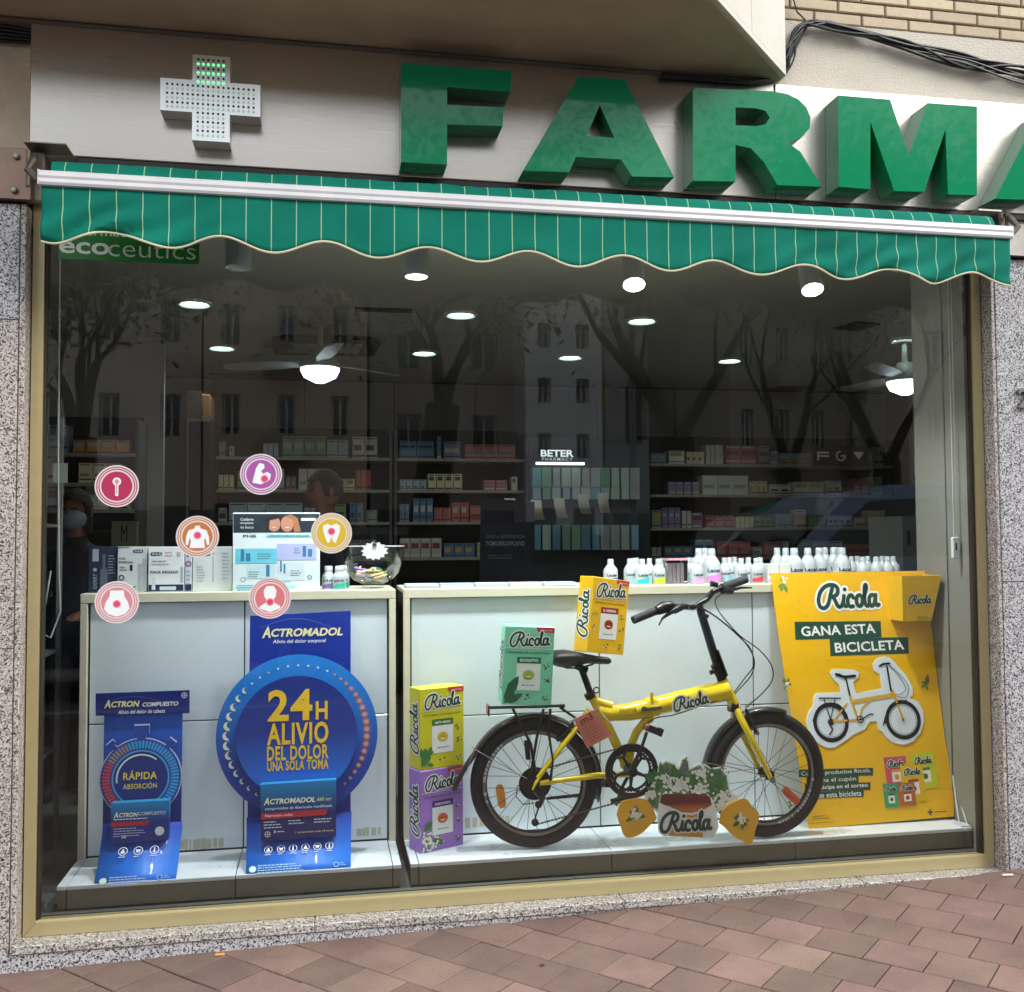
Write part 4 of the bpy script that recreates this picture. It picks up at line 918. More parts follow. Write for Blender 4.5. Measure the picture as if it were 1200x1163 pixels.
# stopwatch
c = A1.q(165, 912, .03); R = abs(A1.q(213, 912, .03)[0]-A1.q(116, 912, .03)[0])/2
def watch(r, y, th, m, name):
    P = []
    for k in range(64):
        a = 90-k*360/64; P.append((a % 360, c[0]+r*math.cos(rad(a)), c[1]+r*math.sin(rad(a))))
    out = []
    for a, x, z in P: out.append((x, z))
    mb = MB(); mb.poly(out, y, th)
    for a, w, h in ((90, .30, .34), (130, .17, .22), (50, .17, .22)):
        ca, sa = math.cos(rad(a)), math.sin(rad(a)); q = []
        for u, v in ((.90, -w*.55), (1.10, -w*.55), (1.10, -w), (1.0+h, -w), (1.0+h, w), (1.10, w), (1.10, w*.55), (.90, w*.55)):
            q.append((c[0]+r*(u*ca-v*sa*.62), c[1]+r*(u*sa+v*ca*.62)))
        mb.poly(q, y-.0002, th)
    return mb.build(name, m, e)
watch(R, -.028, .004, M('#c9d5e8', .4), 'stopwatch_outline'); watch(R*.975, -.030, .001, grad('#1d3f9c', '#2450ae', 0, 1), 'stopwatch')
mb = MB()
for k in range(52):
    a = -52+k*284/51; mb.k = 0 if a < 115 else (1 if a < 150 else 2)
    r0_, r1_ = R*.74, R*.93; ca = 1.9
    mb.poly([(c[0]+r*math.cos(rad(a+d)), c[1]+r*math.sin(rad(a+d))) for r, d in ((r0_, -ca), (r1_, -ca), (r1_, ca), (r0_, ca))], -.0315)
mb.build('scale_ticks', [M('#3fa6e6', .4), M('#a08a86', .4), M('#cf4a52', .4)], e)
mb = MB(); ring(mb, c[0], c[1], R*.66, R*.70, -.0316, 50); mb.build('dial_edge', M('#54a8e8', .4), e)
mb = MB(); ring(mb, c[0], c[1], R*.56, R*.60, -.0318, 30, 50, 190); mb.build('dial_glint', M('#dfe8e8', .4), e)
mb = MB(); disc(mb, c[0], c[1], R*.655, -.0313, 40); mb.build('dial', M('#1b3380', .4), e)
txt('RÁPIDA', M(YEL, .4), e, c[0]-.002, c[1]+.012, .118, .033, -.0325, .02, sp=1.08); txt('ABSORCIÓN', M(YEL, .4), e, c[0]-.002, c[1]-.026, .118, .023, -.0325, .015, sp=1.1)
# product pack
pk = MB().poly(A1.qq([(130, 942), (198, 938), (197, 984), (130, 990)], .10), -.10, .05).build('product_pack', grad('#1a2f86', '#1fa0d6', .17, .27, 'z'), e)
x0, z0 = A1.q(133, 956, .1015); x1, _ = A1.q(161, 954, .1015); cap_title(pk, 'A', 'CTRON', x0, x1, z0, .017, -.1015, M('#f0efc8', .4))
x0, z0 = A1.q(162, 954, .1015); x1, _ = A1.q(194, 952, .1015); txt('COMPUESTO', M('#c9d8e0', .4), pk, (x0+x1)/2, z0, x1-x0, .012, -.1015, .02, .2)
MB().poly(A1.qq([(130, 964), (176, 962), (172, 967), (130, 969.5)], .101), -.101).build('red_band', M('#b8303c', .4), pk)
x0, z0 = A1.q(133, 961, .1015); x1, _ = A1.q(190, 958, .1015); lines(M(WH, .4), pk, x0, x1, z0, 1, .01, .003, -.1016)
x0, z0 = A1.q(133, 972, .1015); lines(M('#b9c5e0', .4), pk, x0, x0+.11, z0, 4, .0085, .003, -.1015); x, z = A1.q(145, 981, .1015); txt('20', M(WH, .4), pk, x, z, .016, .011, -.1015, .02)
x, z = A1.q(187, 974, .1015); mb = MB(); disc(mb, x, z, .016, -.1018, 20); mb.build('tablet_print', M('#dfe9f4', .4), pk)
# ramp down to the shelf edge
rp_ = [U(121, 966, .262), U(214, 963, .262)]; b0, b1 = U(110, 1041, .098), U(206, 1034, .098)
def ramp(par_fr, T0, T1, B0, B1, m, n=8):
    v = []
    for i in range(n+1):
        t = i/n; s = t*t*.25+t*.75
        for A_, B_ in ((T0, B0), (T1, B1)):
            p = A_.lerp(B_, t); p.y += -.02*math.sin(t*math.pi)*0+.015*math.sin(t*math.pi); v.append(par_fr.i @ p)
    o = MB().add(v, [(2*i, 2*i+2, 2*i+3, 2*i+1) for i in range(n)]).build('ramp', m, par_fr.e, smooth=True)
    md = o.modifiers.new('s', 'SOLIDIFY'); md.thickness = .003; md.offset = -1
    return o
b0.z = b1.z = SZ+.003
B0 = Vector((U(110, 1041, .098).x, .098, SZ-.002)); B1 = Vector((U(206, 1034, .098).x, .098, SZ-.002))
ramp(A1, rp_[0], rp_[1], B0, B1, grad('#1c3fa8', '#1a7ae6', .15, .03, 'z'))
class Plane:  # print on the ramp: a flat frame laid on it
    pass
def on_ramp(fr_, T0, T1, B0, B1):
    mid = (T0+T1+B0+B1)/4; up = ((T0+T1)-(B0+B1)).normalized(); tilt = math.degrees(math.atan2(up.y, up.z))
    g_ = Fr.__new__(Fr); g_.m = Matrix.Translation((mid.x, (B0.y+B1.y)/2, (B0.z+B1.z)/2)) @ Matrix.Rotation(rad(-tilt), 4, 'X'); g_.i = g_.m.inverted()
    o = bpy.data.objects.new('printed_strip', None); COL.objects.link(o); o.parent = fr_.e; o.matrix_local = fr_.i @ g_.m; o.empty_display_size = .02; g_.e = o
    return g_
g1 = on_ramp(A1, rp_[0], rp_[1], B0, B1)
icons(g1.e, g1, [(144, 998), (162, 997), (181, 996)], .016, .004, -.004)
x, z = g1.q(120.5, 1033, .004); mb = MB(); disc(mb, x, z, .012, -.004, 20); mb.build('round_badge', M('#cfeee0', .4), g1.e); x0, z0 = g1.q(128, 1029, .004); lines(M('#a9c8ee', .4), g1.e, x0, x0+.13, z0, 4, .009, .0035, -.004)
x, z = g1.q(187, 1028, .004); mb = MB(); ring(mb, x, z, .007, .0105, -.004, 20); mb.build('emblem', M('#7db4e8', .4), g1.e); lines(M('#7db4e8', .4), g1.e, x+.014, x+.036, z+.004, 2, .007, .003, -.004)

A2 = Fr('medicine_stand', 'large blue cardboard stand with a disc reading 24H ALIVIO DEL DOLOR', 'display stand', (.89, .285, SZ), 0, -4)
e = A2.e
MB().poly(A2.qq([(293, 722), (411, 716), (411, 960), (290, 968)]), 0, .004).build('back_panel', M('#1b3698', .3, coat=.3, var=.1, vscale=3), e)
x0, z0 = A2.q(307, 742, .0015); x1, _ = A2.q(401, 738, .0015); cap_title(e, 'A', 'CTROMADOL', x0, x1, z0, .034, -.0015, M('#f0eab0', .4))
x, z = A2.q(351, 752, .0015); txt('Alivio del dolor corporal', M(WH, .4), e, x, z, .20, .018, -.0015, .012, .15)
mb = MB()
for k in range(34): xx, zz = A2.q(306+k*2.5, 736-11*math.sin(k/33*math.pi), .0015); disc(mb, xx, zz, .0016, -.0015, 6)
mb.build('dotted_arc', M('#aebbe2', .4), e)
c = A2.q(349, 861, .055); R = .297
MB().poly([(c[0]+R*math.cos(k*math.pi/40), c[1]+R*math.sin(k*math.pi/40)) for k in range(80)], -.055, .005).build('disc', grad('#17409f', '#1f8ae6', c[1]-.1, c[1]+.28, 'z'), e)
c2 = A2.q(348, 863, .075); R2 = .222
MB().poly([(c2[0]+R2*math.cos(k*math.pi/40), c2[1]+R2*math.sin(k*math.pi/40)) for k in range(80)], -.070, .004).build('inner_disc', grad('#1f78e0', '#1d348c', c2[1]-.2, c2[1]+.02, 'z'), e)
ym = M('#f5c72e', .4)
for s, (ax, ay), (bx_, by) in (('24', (314, 809), (366, 844)), ('H', (370, 822), (384, 843)), ('ALIVIO', (313, 848), (385, 871)), ('DEL DOLOR', (313, 875), (385, 889)), ('UNA SOLA TOMA', (313, 892.5), (385, 901))):
    p, q_ = A2.q(ax, ay, .0715), A2.q(bx_, by, .0715); txt(s, ym, e, (p[0]+q_[0])/2, (p[1]+q_[1])/2, q_[0]-p[0], abs(p[1]-q_[1]), -.0715, .028, 0, sp=1.1)
mm, ms_ = MB(), MB()
for k in range(17):      # moons down the left
    a = 115+k*128/16; r = R*.865; x, z = c[0]+r*math.cos(rad(a)), c[1]+r*math.sin(rad(a)); q_ = .005+.0115*math.sin(k/16*math.pi)**1.2
    if k < 3: disc(mm, x, z, .0042, -.0565, 10); continue
    ca = 1.0; P = [(x+q_*math.cos(rad(t)), z+q_*math.sin(rad(t))) for t in range(60, 301, 20)]; P += [(x+q_*.55+q_*.85*math.cos(rad(t)), z+q_*.3+q_*.85*math.sin(rad(t))) for t in range(250, 109, -20)]
    mm.poly(P, -.0565)
for k in range(7): a = 65+k*50/6; disc(mm, c[0]+R*.865*math.cos(rad(a)), c[1]+R*.865*math.sin(rad(a)), .0042, -.0565, 10)
for k in range(18):      # suns down the right
    a = 58-k*105/17; r = R*.865; x, z = c[0]+r*math.cos(rad(a)), c[1]+r*math.sin(rad(a)); q_ = .006+.010*math.sin(k/17*math.pi)
    disc(ms_, x, z, q_*.5, -.0566, 10); P = []
    for i in range(20): rr_ = q_*(1.2 if i % 2 == 0 else .38); P.append((x+rr_*math.cos(i*math.pi/10), z+rr_*math.sin(i*math.pi/10)))
    ms_.poly(P, -.0564)
mm.build('moon_print', M('#e6ecd0', .4), e); ms_.build('sun_print', M('#e59a72', .4), e)
pk = MB().poly(A2.qq([(305, 920), (394, 914), (394, 980), (306, 987)], .125), -.125, .05).build('product_pack', grad('#1a2468', '#1d9ad8', .17, .34, 'z'), e)
x0, z0 = A2.q(309, 940, .127); x1, _ = A2.q(369, 937, .127); cap_title(pk, 'A', 'CTROMADOL', x0, x1, z0, .021, -.127, M('#f4f3d0', .4)); x, z = A2.q(380, 937, .127); txt('660 mg', M('#e8e29a', .4), pk, x, z, .052, .017, -.127, .02, .15)
x, z = A2.q(350, 947, .127); txt('comprimidos de liberación modificada', M(WH, .4), pk, x, z+.001, .24, .013, -.127, .008, .12)
MB().poly(A2.qq([(306, 954), (384, 948), (382, 955), (306, 961)], .126), -.126).build('red_band', M('#c23340', .4), pk); x, z = A2.q(327, 956, .127); txt('Naproxeno sódico', M(WH, .4), pk, x, z, .10, .011, -.127, .01, .12)
for px, n in ((309, 3), (338, 2), (368, 2)): x0, z0 = A2.q(px, 964-(px-309)*.06, .127); lines(M('#d8deea', .4), pk, x0, x0+.065, z0, n, .010, .0035, -.1265, seed=px)
x, z = A2.q(313.5, 978, .127); mb = MB(); ring(mb, x, z, .0085, .0105, -.1265, 20); rect(mb, x-.007, x+.007, z-.001, z+.001, -.1265); rect(mb, x-.001, x+.001, z-.007, z+.007, -.1267); mb.build('emblem', M(WH, .4), pk)
x, z = A2.q(322, 975, .127); txt('8', M(WH, .4), pk, x, z, .007, .011, -.1265, .02); x0, z0 = A2.q(325, 975, .127); lines(M(WH, .4), pk, x0, x0+.035, z0, 1, .01, .003, -.1266); x0, z0 = A2.q(346, 976, .127); x1, _ = A2.q(391, 973, .127); txt('1 comprimido cada 24 horas', M('#f2e9a0', .4), pk, (x0+x1)/2, z0, x1-x0, .008, -.1265, .012, .1)
T0, T1 = U(289, 958, .262), U(412, 951, .262); B0 = Vector((U(288, 1029, .098).x, .098, SZ-.002)); B1 = Vector((U(411, 1020, .098).x, .098, SZ-.002))
ramp(A2, T0, T1, B0, B1, grad('#1c3fa8', '#1a7ae6', .15, .03, 'z')); g2 = on_ramp(A2, T0, T1, B0, B1)
icons(g2.e, g2, [(314.5, 996), (329.5, 995), (343.5, 994), (358, 993), (372, 992), (386, 991)], .0145, .004, -.004)
x, z = g2.q(296, 1019, .004); mb = MB(); disc(mb, x, z, .0125, -.004, 20); mb.build('round_badge', M('#cfeef4', .4), g2.e); x0, z0 = g2.q(302, 1015, .004); lines(M('#a9d8ee', .4), g2.e, x0, x0+.19, z0, 4, .009, .0035, -.004)
x, z = g2.q(394, 1013, .004); mb = MB(); ring(mb, x, z, .007, .0105, -.004, 20); mb.build('emblem', M('#7db4e8', .4), g2.e); lines(M('#7db4e8', .4), g2.e, x+.014, x+.036, z+.004, 2, .007, .003, -.004)
# ---------------------------------------------------------------- big sweet cartons
def sweet_box(label, O, yaw, roll, w, d, h, col, tab, lab, labtxt, candy, seed, plant):
    F = Fr('sweet_carton', label, 'carton', O, yaw, 0, roll, 'oversized herb sweet cartons'); e = F.e; cm = M(col, .38, var=.02, vscale=5, coat=.2)
    MB().box(0, w, 0, d, 0, h, bev=.0022).build('carton_body', cm, e)
    y = -.0008; hh = h*.275
    bx('lid_seam', M(col, .6), e, -.0006, w+.0006, -.0007, .0015, h*.715, h*.718); mb = MB(); rect(mb, .004, w-.004, h*.718, h*.724, y); mb.build('white_line', M('#f1efdc', .4), e)
    script_word(e, w*.5, h*.84, w*.80, y-.0006, 3)
    mb = MB(); mb.poly([(w*.62, h*.995), (w*.66, h*.94), (w*.70, h*.928), (w*.995, h*.928), (w*.995, h*.995)], y-.0002); mb.build('red_tab', M('#c8333a', .4), e); txt('SIN AZÚCARES', M('#f3dada', .4), e, w*.83, h*.96, w*.24, h*.022, y-.0006, .01)
    txt('CON HIERBAS DE LOS ALPES SUIZOS', M('#2c3a2a', .5), e, w*.5, h*.665, w*.84, h*.022, y-.0004, .01)
    mb = MB(); rect(mb, w*.27, w*.75, h*.53, h*.61, y-.0004); mb.build('flavour_band', M(tab, .4), e); txt(lab, M('#f4f4ee', .4), e, w*.51, h*.57, w*.36, h*.035, y-.0010, .03)
    mb = MB(); rect(mb, w*.27, w*.75, h*.19, h*.53, y-.0003); mb.build('white_field', M('#eef0ec', .4), e)
    mb = MB(); disc(mb, w*.51, h*.385, w*.12, y-.0007, 22, w*.098); mb.k = 1; disc(mb, w*.51, h*.388, w*.085, y-.0010, 18, w*.055); mb.k = 2; mb.poly([(w*.45, h*.36), (w*.55, h*.352), (w*.57, h*.367), (w*.47, h*.372)], y-.0012)
    mb.build('sweet_print', [M(candy, .3), M(candy, .2, var=.3, vscale=60), M('#f4e7c4', .3)], e); lines(M('#59655f', .5), e, w*.33, w*.70, h*.255, 1, .01, h*.010, y-.0007, align='C')
    for k, (a, b) in enumerate(((.12, .50), (.87, .50), (.88, .33), (.5, .10), (.87, .10), (.12, .33))):
        if plant and a < .3: continue
        herb(e, w*a, h*b, w*.075, y-.0004, seed+k, '#e9e6d2', '#4b5a2c', 5, 4)
    if plant:
        rr = random.Random(seed); mb = MB()
        if plant == 'mint':
            for k, (a, b, l, g_) in enumerate(((.06, .05, .30, 62), (.08, .10, .50, 52), (.1, .03, .38, 22), (.05, .02, .32, 40))): leaf(mb, w*a, h*b, h*l*.62, g_+8, .42, y-.0012-k*6e-5)
        elif plant == 'leafy':
            for k in range(16): leaf(mb, w*rr.uniform(.03, .18), h*rr.uniform(.02, .20), h*rr.uniform(.08, .15), rr.uniform(-10, 120), .5, y-.0012-k*5e-5)
        else:
            for k in range(5): leaf(mb, w*rr.uniform(.1, .5), h*rr.uniform(.05, .1), h*.13, rr.uniform(0, 150), .45, y-.0012-k*5e-5)
            leaf(mb, w*.08, h*.26, h*.16, 40, .55, y-.0013); mb.k = 1
            for k in range(46): disc(mb, w*rr.uniform(.03, .40), h*rr.uniform(-.0, .24)+.004, w*.026, y-.0016-k*2e-5, 7)
        mb.build('plant_print', [M('#2f6a4a' if plant == 'mint' else '#3d7d3a', .45), M('#e9efcf', .45)], e)
    # left side: the name turned upright
    s = bpy.data.objects.new('side_print', None); COL.objects.link(s); s.parent = e; s.matrix_local = Matrix.Translation((-.0008, d/2, h*.5)) @ Matrix.Rotation(rad(-90), 4, 'Z') @ Matrix.Rotation(rad(-90), 4, 'Y'); s.empty_display_size = .02
    script_word(s, 0, 0, h*.62, -.0004, 2)
    MB().add([(0.004, .004, h+.0006), (w-.004, .004, h+.0006), (w-.004, d-.004, h+.0006), (.004, d-.004, h+.0006)], [(0, 1, 2, 3)]).build('lid_flap', cm, e)
    return F
BW, BD, BH = .193, .085, .306
sweet_box('purple sweet carton at the bottom of the stack left of the bicycle', (1.338, .205, SZ+.0005), 25.5, 0, BW, BD, BH, '#a274cb', '#4a2076', 'FLORES DE SAÚCO', 'SAUCO', '#c4532a', 10, 'flower')
sweet_box('lemon yellow sweet carton standing on top of the purple one', (1.337, .214, SZ+BH+.0015), 22.3, 0, BW, BD, BH, '#d8cf1c', '#3d7a2c', 'LIMÓN MELISA', 'LIMON', '#d6b62a', 20, 'leafy')
P = U(587.4, 826, .145); GB = sweet_box('mint green sweet carton standing on the bicycle rear rack', (P.x, .145, P.z), -1, 3.3, BW, BD, .298, '#86dcb4', '#0f7a50', 'EUCALIPTO', 'EUC', '#a9c25a', 30, 'mint')
P = U(688, 764.5, .13); sweet_box('orange yellow sweet carton leaning on the bicycle saddle', (P.x, .13, P.z), 25, 7.5, BW*.97, BD, .292, '#f0bc1a', '#a3262c', 'EL ORIGINAL', 'ORI', '#a5361c', 40, None)

# ---------------------------------------------------------------- bicycle
B = Fr('bicycle', 'yellow folding bicycle with black mudguards on the white display unit', 'bicycle', (1.772, .195, SZ+.0005), -3.2)
e = B.e; BY = M('#e2c40f', .22, coat=.6); BK = M('#141415', .38); TY = M('#1d1d1e', .8, bump=.3, bscale=120); CH = M('#9a9a98', .25, metal=.9); DCH = M('#3c3a36', .4, metal=.7)
b = lambda px, py, off=0: B.Q(px, py, off)
HR = Vector(b(626, 917)); HR.x = 0.0+HR.x; HF = b(898, 910); RW = .247
HR.z = RW; HF.z = RW-.0; 
def wheel(H, rot, steer, rear):
    w = bpy.data.objects.new('wheel', None); COL.objects.link(w); w.parent = e; w.matrix_local = Matrix.Translation(H) @ Matrix.Rotation(rad(steer), 4, 'Z'); w.empty_display_size = .05
    MB().torus((0, 0, 0), RW-.024, .024, 72, 12, 'y', rz=.023).build('tyre', TY, w, smooth=True)
    for s in (-1, 1): MB().torus((0, s*.0105, 0), RW-.0515, .0065, 72, 6, 'y', rz=.004).build('rim', M('#8e9090', .3, metal=.85), w, smooth=True)
    MB().torus((0, 0, 0), RW-.056, .009, 72, 6, 'y', rz=.010).build('rim_well', BK, w, smooth=True)
    MB().lathe([(.009, -.05), (.009, -.032), (.021, -.03), (.021, -.026), (.013, -.024), (.013, .024), (.021, .026), (.021, .03), (.009, .032), (.009, .05)], n=16, axis='y').build('hub', DCH, w, smooth=True)
    for k in range(28):
        a = rad(k*360/28+rot); s = 1 if k % 2 else -1; d = rad(32)*(1 if (k//2) % 2 else -1); q1 = (.02*math.cos(a+d*1.6), s*.026, .02*math.sin(a+d*1.6)); q2 = ((RW-.056)*math.cos(a), s*.004, (RW-.056)*math.sin(a))
        MB().tube([q1, q2], .00115, 4, False).build('spoke', CH if False else M('#55555a', .35, metal=.7), w)
    return w
WR_ = wheel(HR, 4, 0, True); WF_ = wheel(HF, 9, 5, False)
for w, a, m_ in ((WR_, 200, '#e8901c'), (WF_, 318, '#e8601c')):
    c, s = math.cos(rad(a)), math.sin(rad(a)); R_ = Matrix.Rotation(rad(90-a if w is WF_ else -8), 4, 'Y')
    mb = MB(); v = []
    P = [(-.016, -.03), (-.016, .03), (-.010, .044), (.010, .044), (.016, .03), (.016, -.03), (.010, -.044), (-.010, -.044)]; q = [R_ @ Vector((p[0], 0, p[1]))+Vector((.138*c, 0, .138*s)) for p in P]
    n = 8; mb.add([(p.x, -.008, p.z) for p in q]+[(p.x, .003, p.z) for p in q], [tuple(range(n)), tuple(range(n, 2*n))[::-1]]+[(i, i+n, (i+1) % n+n, (i+1) % n) for i in range(n)]); mb.build('reflector', M(m_, .15, coat=.8), w)
# rim print
for w, a0 in ((WR_, 130), (WF_, 282)):
    mb = MB(); r_ = random.Random(int(a0))
    for k in range(16):
        a = a0+k*4.5
        if r_.random() < .75: ring(mb, 0, 0, RW-.057, RW-.047, -.0152, 3, a, a+r_.uniform(1.5, 3.6))
    mb.build('rim_print', M('#cfd6d8', .4), w)
# frame
BBp = b(739.5, 904); ST = b(692, 813); STL = (ST-BBp)
MB().tube([BBp+Vector((-.004, 0, -.01)), BBp.lerp(ST, .5), ST], [.019, .0185, .0185], 16).build('seat_tube', BY, e, smooth=True)
HT, HB = b(846, 797), b(861, 828)
MB().tube([HT, HB], .0215, 18).build('head_tube', BY, e, smooth=True); MB().torus(tuple(HT), .0, .0, 4, 4) 
def tubeP(name, pts, r, m, off=0, n=12, flat=1.0, offs=None, par=None):
    P = [b(x, y, (offs[i] if offs else off)) for i, (x, y) in enumerate(pts)]
    return MB().tube(P, r, n, flat=flat).build(name, m, par or e, smooth=True)
tubeP('main_tube', [(700, 833), (715, 836), (735, 835), (759, 830)], [.028, .031, .034, .036], BY, n=20)
tubeP('main_tube', [(768, 828), (800, 820), (830, 814), (853, 809)], [.036, .038, .040, .041], BY, n=20)
tubeP('gusset', [(695, 820), (704, 824), (716, 828)], [.014, .02, .022], BY)
tubeP('hinge_block', [(757, 830.5), (770, 828)], .041, BY, n=8); tubeP('hinge_pin', [(763.5, 812), (764, 846)], .007, BY, .028, 8)
tubeP('hinge_lever', [(752, 832), (775, 829.5)], [.011, .010], BK, .048, 8, .6); tubeP('hinge_bolt', [(753, 831), (757, 831)], .009, BK, .043, 8)
tubeP('curved_tube', [(762, 842), (755, 847), (746, 858), (740, 872), (738, 890), (739.5, 904)], [.017, .017, .0165, .016, .016, .017], BY, n=14)
for s in (-1, 1):
    MB().tube([b(738, 906, .022*s)+Vector((0, 0, -.004)), b(700, 909, .034*s), b(632, 918, .055*s)], [.012, .012, .010], 10).build('chain_stay', BY, e, smooth=True)
    MB().tube([b(690, 832, .016*s), b(676, 853, .036*s), b(630, 912, .055*s)], [.011, .011, .010], 10).build('seat_stay', BY, e, smooth=True)
    MB().tube([b(632, 911, .056*s), b(628, 917, .056*s), b(624, 926, .056*s)], [.010, .013, .006], 8, flat=.5).build('dropout', BY, e)
f1, f2 = b(862, 831), b(898, 910)
MB().tube([HB+Vector((0, 0, .0)), f1], .0235, 16).build('fork_crown', BY, e, smooth=True)
for s in (-1, 1): MB().tube([f1+Vector((0, -.012*s, 0)), f1+Vector((.006, -.040*s, -.03)), f1.lerp(f2, .5)+Vector((-.004, -.05*s, 0)), f2+Vector((0, -.052*s, .0))], [.013, .0145, .0125, .009], 10).build('fork_blade', BY, e, smooth=True)
MB().lathe([(.012, -.066), (.012, -.06), (.008, -.058)], (f2.x, 0, f2.z), 10, 'y').build('axle_nut', CH, e)
tubeP('crown_ring', [(855, 827), (863, 829)], .0245, BK, n=16)
# wordmarks on the tube
p = B.q(809, 822, .044); g = bpy.data.objects.new('tube_print', None); COL.objects.link(g); g.parent = e; g.empty_display_size = .02; d_ = (b(830, 814)-b(800, 820)); an = math.degrees(math.atan2(d_.z, d_.x))
g.matrix_local = Matrix.Translation((p[0], -.0425, p[1])) @ Matrix.Rotation(rad(-an), 4, 'Y'); script_word(g, 0, 0, .142, -.001, 3, ow=.13)
p = B.q(736, 833, .04); txt('moma', M('#1c1a10', .5), e, p[0], p[1], .066, .014, -.040, .012, rot=5)
# seatpost, saddle
tubeP('seat_post', [(692, 813), (681, 783)], .0135, M('#18181a', .2, coat=.5), n=14); tubeP('seat_clamp', [(690, 812), (693, 818)], .022, BK, n=14)
MB().torus(tuple(b(699, 809, .02)), .011, .0028, 16, 6, 'y').build('clamp_lever', BK, e, smooth=True)
sd_ = [(647, 770, .045, .012, .070), (652, 768, .052, .018, .074), (662, 768, .055, .021, .072), (674, 768.5, .048, .017, .050), (688, 770, .040, .011, .030), (702, 772, .034, .009, .021), (713, 773, .032, .008, .017), (716, 774, .02, .004, .008)]
v = []; n = 16
for px, py, _, th, hw in sd_:
    c = b(px, py)
    for k in range(n):
        t = 2*math.pi*k/n; sx_ = math.cos(t); zz = math.sin(t); v.append((c.x, hw*sx_, c.z+(th*zz if zz > 0 else th*2.4*zz*(1-.2*abs(sx_)))))
MB().add(v, [(i*n+k, i*n+(k+1) % n, (i+1)*n+(k+1) % n, (i+1)*n+k) for i in range(len(sd_)-1) for k in range(n)]+[tuple(range(n))[::-1], tuple((len(sd_)-1)*n+k for k in range(n))]).build('saddle', M('#1c1b1b', .5, bump=.15, bscale=70), e, smooth=True, ang=70)
for s in (-1, 1): tubeP('saddle_rail', [(655, 777), (664, 783), (680, 783), (694, 779), (700, 775)], .0036, BK, .022*s, 8)
tubeP('saddle_clamp', [(674, 780), (688, 786)], .014, BK, n=10)
# stem and bars
tubeP('stem', [(846, 797), (842, 784)], .0185, BK, n=16); tubeP('stem', [(843, 787), (836, 765), (821, 716)], [.018, .0175, .0165], M('#161617', .3, coat=.3), n=16)
tubeP('stem_top', [(821.5, 718), (818.5, 706)], .0145, BK, n=14); tubeP('stem_hinge', [(839, 778), (847, 794)], .024, BK, n=10); tubeP('stem_lever', [(841, 762), (850, 788)], [.008, .012], BK, .02, 8, .5); tubeP('stem_knob', [(832, 789), (838, 786)], .009, BK, .015, 8); tubeP('stem_clip', [(823, 720), (830, 723)], .008, BK, .015, 8)
hb = [(742, 727, .035), (766, 717, .055), (785, 711, .075), (800, 711, .11), (812, 712, .14), (819, 708, .155), (828, 703, .17), (835, 694, .19), (846, 689, .22), (860, 684, .25), (874, 679, .27)]
def wy(px, py, Y): return B.i @ U(px, py, Y)
HBp = [wy(*q) for q in hb]
MB().tube(HBp[2:9], .0115, 12).build('handlebar', BK, e, smooth=True)
GRP = M('#2c2c2e', .7, bump=.4, bscale=150)
MB().tube(HBp[0:3], [.0155, .016, .0165], 14).build('grip', GRP, e, smooth=True); MB().tube(HBp[8:11], .017, 14).build('grip', GRP, e, smooth=True)
def wt(name, pts, r, m=BK, n=8, flat=1): return MB().tube([wy(*q) for q in pts], r, n, flat=flat).build(name, m, e, smooth=True)
wt('gear_shifter', [(770, 716, .05), (778, 712, .055), (787, 710, .07)], [.018, .024, .018], BK, 12); wt('brake_lever', [(796, 713, .055), (786, 718, .045), (776, 725, .035), (772, 733, .03)], [.012, .009, .005, .003]); wt('lever_housing', [(798, 712, .07), (790, 716, .06)], .014)
wt('lever_housing', [(846, 692, .20), (858, 693, .21)], [.016, .013]); wt('brake_lever', [(860, 691, .215), (868, 689, .22), (881, 689, .225)], [.007, .005, .003]); wt('bell', [(833, 684, .17), (841, 686, .17)], [.012, .010], BK, 12)
MB().torus(tuple(wy(812, 712, .10)), .016, .001, 24, 5, 'y').build('cable_tie', M('#c9c9c9', .4), e, smooth=True)
def smoothP(P, s=6):
    P = [Vector(p) for p in P]; E = [P[0]*2-P[1]]+P+[P[-1]*2-P[-2]]; Q = []
    for i in range(1, len(E)-2):
        for k in range(s):
            t = k/s; A, B_, C_, D = E[i-1], E[i], E[i+1], E[i+2]; Q.append(.5*((2*B_)+(C_-A)*t+(2*A-5*B_+4*C_-D)*t*t+(3*B_-A-3*C_+D)*t**3))
    return Q+[P[-1]]
def wire(name, pts, r=.0024, m=BK): return MB().tube(smoothP([wy(*q) for q in pts]), r, 6).build(name, m, e, smooth=True)
wire('brake_cable', [(787, 712, .06), (812, 710, .08), (832, 718, .09), (858, 738, .09), (876, 757, .10), (884, 775, .12), (880, 792, .14), (866, 808, .16), (858, 817, .17)])
wire('gear_cable', [(790, 711, .07), (815, 711, .09), (840, 724, .10), (870, 750, .10), (880, 762, .11), (883, 780, .13), (872, 796, .15), (860, 812, .16)])
wire('brake_cable', [(850, 695, .20), (843, 698, .19), (838, 705, .17), (842, 716, .14), (852, 729, .11), (868, 746, .10), (890, 762, .10), (904, 780, .11), (905, 797, .12), (893, 813, .13), (874, 829, .13)])
wire('brake_cable', [(855, 816, .13), (820, 828, .12), (790, 838, .12), (768, 842, .13), (754, 852, .14)])
